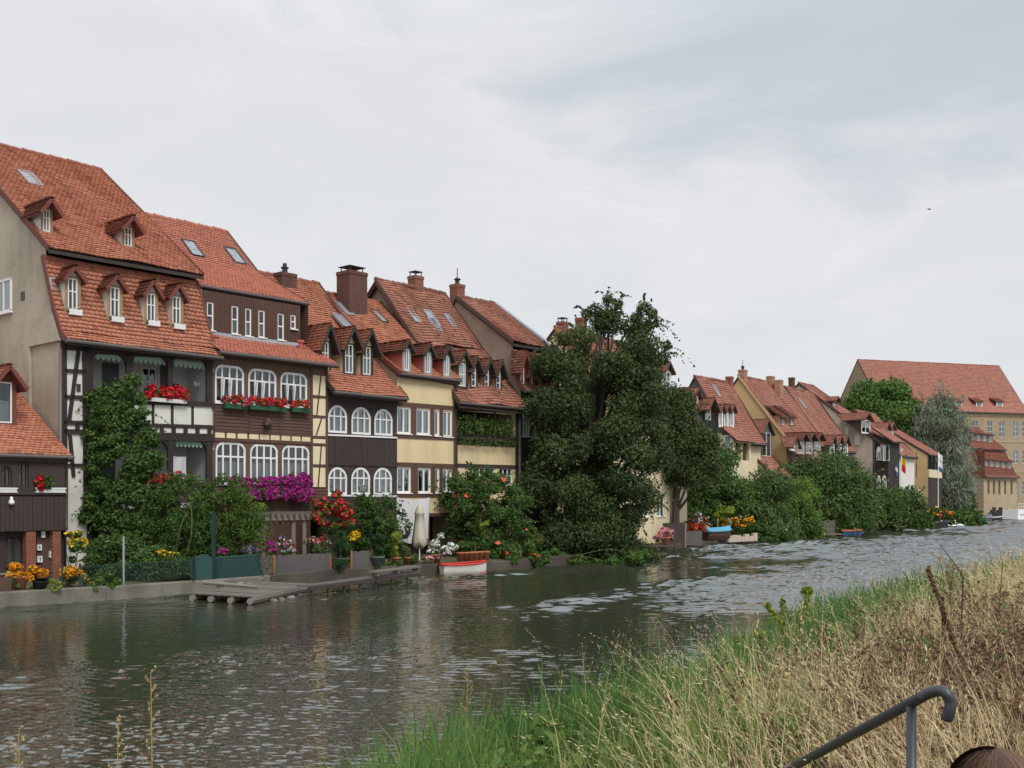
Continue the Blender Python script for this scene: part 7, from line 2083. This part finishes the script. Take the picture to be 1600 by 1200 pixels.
grass('dry_grass', 'matted straw lying between the dry stalks', 17000, 2.6, 40, 3.1, 9, .3, .75, .004, .008, 'g_straw', 1.6, (-.15, 0, 0), edge=1180, tus=.4)
grass('tall_grass', 'sparse tallest seed stalks standing above the near bank grass', 420, 5, 40, .6, 8, 1.05, 1.6, .004, .006, 'g_straw', .5, (-.15, 0, 0), seeds=.9, seg=4, edge=900, tus=.1)
# withered brown weeds: stalks with dark seed clusters
P = scatter(1700, 2.8, 16, 3.0, 9, rg, .8, 900, 1720, 1180); hW = .45 + .5 * rg.random(len(P)); hW *= np.where(P[:, 1] < 5, .8, 1)
V, Q, tip, sg = blades(P, hW, np.full(len(P), .011), np.zeros((1, 3)), .2 + .3 * rg.random(len(P)), rg, 4)
t = np.repeat(rg.random(len(P)) * .6, 4)
bl = []
for j in range(len(P)):
    for k in range(5):
        f = .35 + .65 * k / 4; i0 = min(3, int(f * 4)); c = tip[j, 2 * i0:2 * i0 + 2].mean(0) * (1 - (f * 4 - i0)) + tip[j, 2 * i0 + 2:2 * i0 + 4].mean(0) * (f * 4 - i0)
        r = .02 + .03 * rg.random(); bl.append((*(c + rg.normal(size=3) * .02), r, r, r * 1.3))
SV, SQ, st = leaf_cloud(bl, 45000, .03, rg, shell=.3)
tag(np_mesh('dead_weeds', np.concatenate([V, SV]), np.concatenate([Q, SQ + len(V)]), 'g_dead', None, np.concatenate([t, st * .9])), 'withered brown weeds with dark seed clusters on the near bank', 'weeds', None, 'stuff')
# broad leaved green herbs low on the slope
P = scatter(700, 5, 26, .5, 4.2, rg, 1, 560, 1450); bl = [(p[0], p[1], p[2] + .2 + .25 * rg.random(), .2, .2, .2) for p in P]
V, Q, t = leaf_cloud(bl, 26000, .075, rg, shell=.4, aspect=.7)
tag(np_mesh('herbs', V, Q, 'leaf_light', None, t), 'leafy green herbs among the sedge on the near bank', 'herbs', None, 'stuff')


def zg(x, y):
    i = np.argmin((NBP[:, 0] - x) ** 2 + (NBP[:, 1] - y) ** 2); d = float(np.dot(np.array([x, y]) - NBP[i], NBN[i]))
    return float(zland(np.array([d]), np.array([x]), np.array([y]))[0])


def weed(name, label, px, Y, ytop, build, cat='weed', group=None):
    x = (px - CX) / F * Y; z = zg(x, Y); r = empty(name, (x, Y, z - .03), 0, label, cat, group); top = at(px, ytop, Y).z - z
    build(r, top); return r


def leafy_fork(r, h_):
    mb = MB(); a = limb(mb, (0, 0, 0), (-.04, 0, h_ * .55), .012, .009, .03)
    tips = [((-.04, 0, h_ * .5), (.16, 0, h_ * .98)), ((-.04, 0, h_ * .5), (-.1, .03, h_ * .9)), ((-.06, 0, h_ * .62), (-.27, 0, h_ * .86)), ((-.02, 0, h_ * .4), (-.36, -.02, h_ * .62))]
    bl = []
    for p, q in tips:
        pts = limb(mb, p, q, .009, .004, .12)
        bl += [(*(x * (1 - f) + y * f), .032, .032, .05) for x, y in zip(pts[1:], pts[2:] + pts[-1:]) for f in (0, .5)]
    pts = a
    bl += [(*x, .05, .05, .06) for x in pts[1:]]; bl += [(.16 + .05 * math.cos(t), 0, h_ * .98 + .05 * math.sin(t), .026, .024, .026) for t in np.linspace(0, 3.2, 6)]
    mb.build('stem', 'stem', r); V, Q, t = leaf_cloud(bl, 2200, .05, rg, shell=.4, aspect=.4); np_mesh('foliage', V, Q, 'leaf_lime', r, t)


def spike(m, n, leafm, lean=0.0, rr=.02):
    def f(r, h_):
        mb = MB(); pts = limb(mb, (0, 0, 0), (lean * h_, 0, h_), .01, .006, .03); mb.build('stem', m, r)
        bl = []
        for k in range(14): s_ = .5 + .5 * k / 13; p = Vector((lean * h_ * s_, 0, h_ * s_)); bl.append((*p, rr, rr, .04))
        V, Q, t = leaf_cloud(bl, n, .024, rg, shell=.3); np_mesh('seed_head', V, Q, leafm, r, t)
    return f


def nettle(r, h_):
    mb = MB(); limb(mb, (0, 0, 0), (0, 0, h_), .006, .004, .02); mb.build('stem', 'stem', r)
    V, Q, t = [], [], []
    for k in range(9):
        z = h_ * (.35 + .63 * k / 8); L_ = .11 * (1.1 - k / 9)
        for sg in (-1, 1):
            a = k * 1.57 + (0 if sg > 0 else math.pi); d = np.array([math.cos(a), math.sin(a), 0]); s_ = np.array([-d[1], d[0], 0]); o = len(V)
            c = np.array([0, 0, z]); V += [c, c + d * L_ * .45 + s_ * L_ * .22 + [0, 0, .01], c + d * L_ - [0, 0, L_ * .5], c + d * L_ * .45 - s_ * L_ * .22 + [0, 0, .01]]; Q.append((o, o + 1, o + 2, o + 3)); t.append(rg.random() * .6)
    np_mesh('leaf', V, Q, 'leaf_mid', r, np.array(t))


def umbel(r, h_):
    mb = MB(); limb(mb, (0, 0, 0), (0, 0, h_ * .8), .008, .005, .03); bl = []
    for k in range(11):
        a = rg.random() * 6.3; rr = .05 + .12 * rg.random(); q = (rr * math.cos(a), rr * math.sin(a), h_ * (.86 + .16 * rg.random())); limb(mb, (0, 0, h_ * (.62 + .18 * rg.random())), q, .004, .002, .1, 3)
        for j in range(5): bl.append((q[0] + rg.normal() * .025, q[1] + rg.normal() * .025, q[2] + .02 + rg.normal() * .008, .012, .012, .008))
    mb.build('stem', 'dry_stem', r); V, Q, t = leaf_cloud(bl, 420, .016, rg, shell=.2); np_mesh('seed_head', V, Q, 'g_straw', r, t * .5)


def panicle(r, h_):
    mb = MB(); pts = limb(mb, (0, 0, 0), (.02, 0, h_), .006, .002, .02, 8); bl = []
    for k in range(16):
        s_ = .5 + .5 * k / 15; p = Vector((.02 * s_, 0, h_ * s_)); L_ = .11 * (1.08 - s_) + .015; a = rg.random() * 6.3
        q = p + Vector((L_ * math.cos(a), L_ * .3 * math.sin(a), L_ * 1.2)); limb(mb, p, q, .002, .001, .1, 2); bl += [(*p.lerp(q, f), .008, .006, .012) for f in (.4, .7, 1)]
    mb.build('stem', 'straw_stem', r); V, Q, t = leaf_cloud(bl, 320, .011, rg, shell=.2); np_mesh('seed_head', V, Q, 'g_straw', r, t)


M['straw_stem'] = mat_plain('straw_stem', (0.33, 0.27, 0.10), .8)
weed('forked_weed', 'bright green forked weed with curled tips standing against the river', 1238, 12.0, 918, leafy_fork)
weed('forked_weed', 'smaller leafy green stem left of the bright forked weed', 1165, 13.5, 985, leafy_fork)
weed('forked_weed', 'leafy green stem right of the bright forked weed in the sedge', 1302, 15.0, 955, leafy_fork)
weed('dock_spike', 'dark brown leaning seed spike at the right end of the bank', 1545, 8.5, 884, spike('dry_stem', 900, 'g_dead', -.35, .026), group=None)
weed('dock_spike', 'low brown seed spike in front of the umbels', 1482, 9.5, 930, spike('dry_stem', 500, 'g_dead', -.05))
weed('nettle', 'green nettle stem with drooping leaves on the skyline of the right bank', 1567, 9.0, 873, nettle, 'plant')
weed('dry_umbel', 'withered pinkish umbel stalks rising above the right bank', 1484, 11.0, 862, umbel)
weed('grass_stalk', 'tallest feathery grass stalk rising alone over the dark water at the left', 229, 5.2, 1042, panicle, 'grass stalk')
weed('grass_stalk', 'short feathery stalk left of the tallest one', 178, 5.0, 1118, panicle, 'grass stalk')
weed('grass_stalk', 'thin stalk at the bottom left corner', 22, 4.8, 1135, panicle, 'grass stalk')
weed('grass_stalk', 'yellowish feathery stalk rising before the sedge near the middle of the bank', 728, 9.5, 1035, panicle, 'grass stalk')
weed('bindweed_flower', 'single white bindweed bloom low in the sedge', 783, 9.0, 1168, lambda r, h_: MB().lathe([(.008, h_ - .05), (.012, h_ - .03), (.035, h_ - .003), (.038, h_)], 10).build('flower', 'white', r) and MB().tube([(0, 0, 0), (0, 0, h_ - .05)], .004, 5).build('stem', 'stem', r), 'flower')
tw = empty('twig', (0, 0, 0), 0, 'bare dark twig poking up at the top of the right bank', 'twig'); p = at(1468, 850, 10.5); q = at(1505, 900, 10.5); tw.location = (q.x, q.y, zg(q.x, q.y))
o_ = Vector(tw.location); mb = MB(); limb(mb, (0, 0, 0), q - o_, .01, .008, .05); limb(mb, q - o_, p - o_, .007, .003, .04); mb.build('shoot', 'bark', tw)

# ------------------------------------------------------------------ handrail and the person in front
M['rail_metal'] = mat('rail_paint', (0.055, 0.058, 0.063), 0.45, .12, 6, .5, .05, 0, .2)
hr = empty('handrail', (0, 0, 0), 0, 'dark grey steel handrail with a hooked end beside the steps down the bank', 'handrail')
a = at(1236, 1200, 4.15); b = at(1424, 1098, 3.2); dirv = (b - a).normalized()
hook = [b, at(1445, 1086, 3.14), at(1462, 1080, 3.11), at(1473, 1080, 3.09), at(1481, 1086, 3.08), at(1485, 1097, 3.08), at(1484, 1110, 3.08), at(1479, 1124, 3.09)]
far = a - dirv * 2.2
gx = zg(b.x, b.y); hr.location = (b.x, b.y, gx); o_ = Vector(hr.location)
pts = [far, a, a.lerp(b, .5)] + hook
# smooth the hook
sm = [pts[0], pts[1], pts[2]]
for i in range(3, len(pts) - 1):
    p0_, p1_, p2_, p3_ = pts[i - 1], pts[i], pts[i + 1], pts[min(i + 2, len(pts) - 1)]
    for t in (0, .33, .66): sm.append(.5 * ((2 * p1_) + (p2_ - p0_) * t + (2 * p0_ - 5 * p1_ + 4 * p2_ - p3_) * t * t + (3 * p1_ - p0_ - 3 * p2_ + p3_) * t ** 3))
sm.append(pts[-1])
MB().tube([p - o_ for p in sm], .0165, 14).build('rail', 'rail_metal', hr, True)
MB().tube([b - o_ - Vector((0, 0, .01)), Vector((0, 0, -.2))], .015, 12).build('post', 'rail_metal', hr, True)
pf = a - dirv * 1.6; MB().tube([pf - o_ - Vector((0, 0, .01)), Vector((pf.x, pf.y, zg(pf.x, pf.y) - .2)) - o_], .0165, 12).build('post', 'rail_metal', hr, True)
M['skin'] = mat_plain('skin', (0.52, 0.32, 0.23), .55)
M['jacket'] = mat('jacket_cloth', (0.10, 0.12, 0.17), .85, .1, 8, .2, .2)
M['hair'] = None
s = NT('brown_hair'); w1 = s.noise(9, 3); at_ = s.n('ShaderNodeAttribute', attribute_name='tint'); hc = s.ramp(at_.outputs['Fac'], [(0, (0.05, 0.024, 0.015)), (1, (0.17, 0.088, 0.055))]); M['hair'] = s.done(s.bsdf(s.mix(.3, hc, s.mix(w1, (0.05, 0.025, 0.015), (0.2, 0.11, 0.07))), .5, .25))
hx, hy = (1550 - CX) / F * 2.7, 2.7; htop = at(1550, 1168, 2.7).z
pe_ = empty('person', (hx, hy, htop - 1.24), math.radians(10), 'person with smooth brown hair seen from behind at the bottom right corner', 'person')
# one continuous body grown over a skeleton (a child standing, seen from behind)
J = [((0, 0, .66), .10), ((0, 0, .80), .095), ((0, 0, .95), .10), ((0, .01, 1.0), .055), ((0, .015, 1.04), .045), ((0, .0, 1.11), .075), ((0, .0, 1.165), .066),
     ((.07, 0, .60), .075), ((.075, .01, .34), .05), ((.08, -.01, .06), .036), ((.085, .1, .03), .03),
     ((-.07, 0, .60), .075), ((-.075, .01, .34), .05), ((-.08, -.01, .06), .036), ((-.085, .1, .03), .03),
     ((.14, 0, .96), .042), ((.19, .0, .76), .032), ((.2, .06, .58), .024), ((.2, .09, .50), .022),
     ((-.14, 0, .96), .042), ((-.19, .0, .76), .032), ((-.2, .06, .58), .024), ((-.2, .09, .50), .022)]
E = [(0, 1), (1, 2), (2, 3), (3, 4), (4, 5), (5, 6), (0, 7), (7, 8), (8, 9), (9, 10), (0, 11), (11, 12), (12, 13), (13, 14), (2, 15), (15, 16), (16, 17), (17, 18), (2, 19), (19, 20), (20, 21), (21, 22)]


def skin_obj(name, m, J, E, parent, lv=2):
    me = bpy.data.meshes.new(name); me.from_pydata([j[0] for j in J], E, []); o = bpy.data.objects.new(name, me); C.objects.link(o); o.parent = parent
    me.materials.append(M[m]); md = o.modifiers.new('skin', 'SKIN'); md.use_smooth_shade = True
    for v, j in zip(me.skin_vertices[0].data, J): v.radius = (j[1], j[1])
    me.skin_vertices[0].data[0].use_root = True
    sb = o.modifiers.new('sub', 'SUBSURF'); sb.levels = lv; sb.render_levels = lv
    return o


skin_obj('body', 'skin', J, E, pe_)
for sg in (-1, 1):
    for k in range(5):
        ang = (k - 2) * .16; bx_, by_, bz_ = sg * .2, .09, .5
        if k == 4: F_ = [((bx_ - sg * .012, by_ + .01, bz_ - .01), .009), ((bx_ - sg * .03, by_ + .02, bz_ - .035), .008), ((bx_ - sg * .032, by_ + .022, bz_ - .06), .006)]
        else: L_ = (.06, .068, .064, .05)[k]; F_ = [((bx_ + .0, by_ + .012 * (k - 1.5), bz_ - .02), .008), ((bx_, by_ + .015 * (k - 1.5), bz_ - .02 - L_ * .6), .0075), ((bx_ - sg * .012, by_ + .015 * (k - 1.5), bz_ - .02 - L_), .006)]
        skin_obj('finger', 'skin', F_, [(0, 1), (1, 2)], pe_, 1)
skin_obj('jacket', 'jacket', [((0, 0, .58), .135), ((0, 0, .8), .125), ((0, 0, .95), .125), ((0, .01, .995), .075), ((.145, 0, .965), .06), ((.195, 0, .76), .047), ((.2, .055, .6), .038), ((-.145, 0, .965), .06), ((-.195, 0, .76), .047), ((-.2, .055, .6), .038)],
         [(0, 1), (1, 2), (2, 3), (2, 4), (4, 5), (5, 6), (2, 7), (7, 8), (8, 9)], pe_)
skin_obj('trousers', 'slate', [((0, 0, .66), .12), ((.07, 0, .58), .09), ((.075, .01, .34), .065), ((.08, -.01, .1), .05), ((-.07, 0, .58), .09), ((-.075, .01, .34), .065), ((-.08, -.01, .1), .05)],
         [(0, 1), (1, 2), (2, 3), (0, 4), (4, 5), (5, 6)], pe_)
hv, hq = [], []


def hair_pt(th, ph, off):
    rr = .108 + off
    return (rr * .96 * math.sin(ph) * math.cos(th), rr * 1.1 * math.sin(ph) * math.sin(th) - .012, 1.132 + rr * math.cos(ph) * (1.0 if ph < 1.57 else 1.9))


nseg, nr = 40, 14
for i in range(nr + 1):
    for k in range(nseg): hv.append(hair_pt(2 * math.pi * k / nseg, math.pi * .76 * i / nr + .001, -.003))
for i in range(nr):
    for k in range(nseg): hq.append((i * nseg + k, (i + 1) * nseg + k, (i + 1) * nseg + (k + 1) % nseg, i * nseg + (k + 1) % nseg))
for k in range(1500):      # strands lying over the scalp from the crown
    th = rg.random() * 6.283; p0, p1 = .04 + .5 * rg.random() ** 1.5, math.pi * (.55 + .25 * rg.random()); sw = rg.normal() * .25; off = .0005 + .0045 * rg.random(); o = len(hv); m_ = 9; wd = .006 + .008 * rg.random()
    for i in range(m_):
        s_ = i / (m_ - 1); ph = p0 + (p1 - p0) * s_; t = th + sw * s_ * s_; dw = wd / max(.25, math.sin(ph)) * 2 * (1 - .6 * s_)
        hv += [hair_pt(t - dw, ph, off * (1 - (1 - s_) ** 4 * .8)), hair_pt(t + dw, ph, off * (1 - (1 - s_) ** 4 * .8) + .0015)]
    hq += [(o + 2 * i, o + 2 * i + 1, o + 2 * i + 3, o + 2 * i + 2) for i in range(m_ - 1)]
ht = np.concatenate([np.full(nr * nseg, .3), np.repeat(rg.random(1500), 8)]); ho = np_mesh('hair', hv, hq, 'hair', pe_, ht); ho.data.polygons.foreach_set('use_smooth', [True] * len(hq))
# face turned to the river: nose, eyes, mouth, ears
MB().tube([(0, .075, 1.12), (0, .1, 1.095), (0, .085, 1.085)], [.008, .012, .006], 8).build('nose', 'skin', pe_, True)
for sg in (-1, 1):
    MB().lathe([(.001, -.009), (.009, -.004), (.009, .004), (.001, .009)], 8, (sg * .03, .074)).build('eye', 'white', pe_, True).location = (0, 0, 1.118)
    MB().lathe([(.004, -.025), (.016, -.01), (.017, .012), (.004, .025)], 8, (sg * .079, 0)).build('ear', 'skin', pe_, True).location = (0, 0, 1.105)
MB().tube([(-.02, .076, 1.06), (0, .082, 1.058), (.02, .076, 1.06)], .004, 6).build('mouth', 'maroon_paint', pe_)
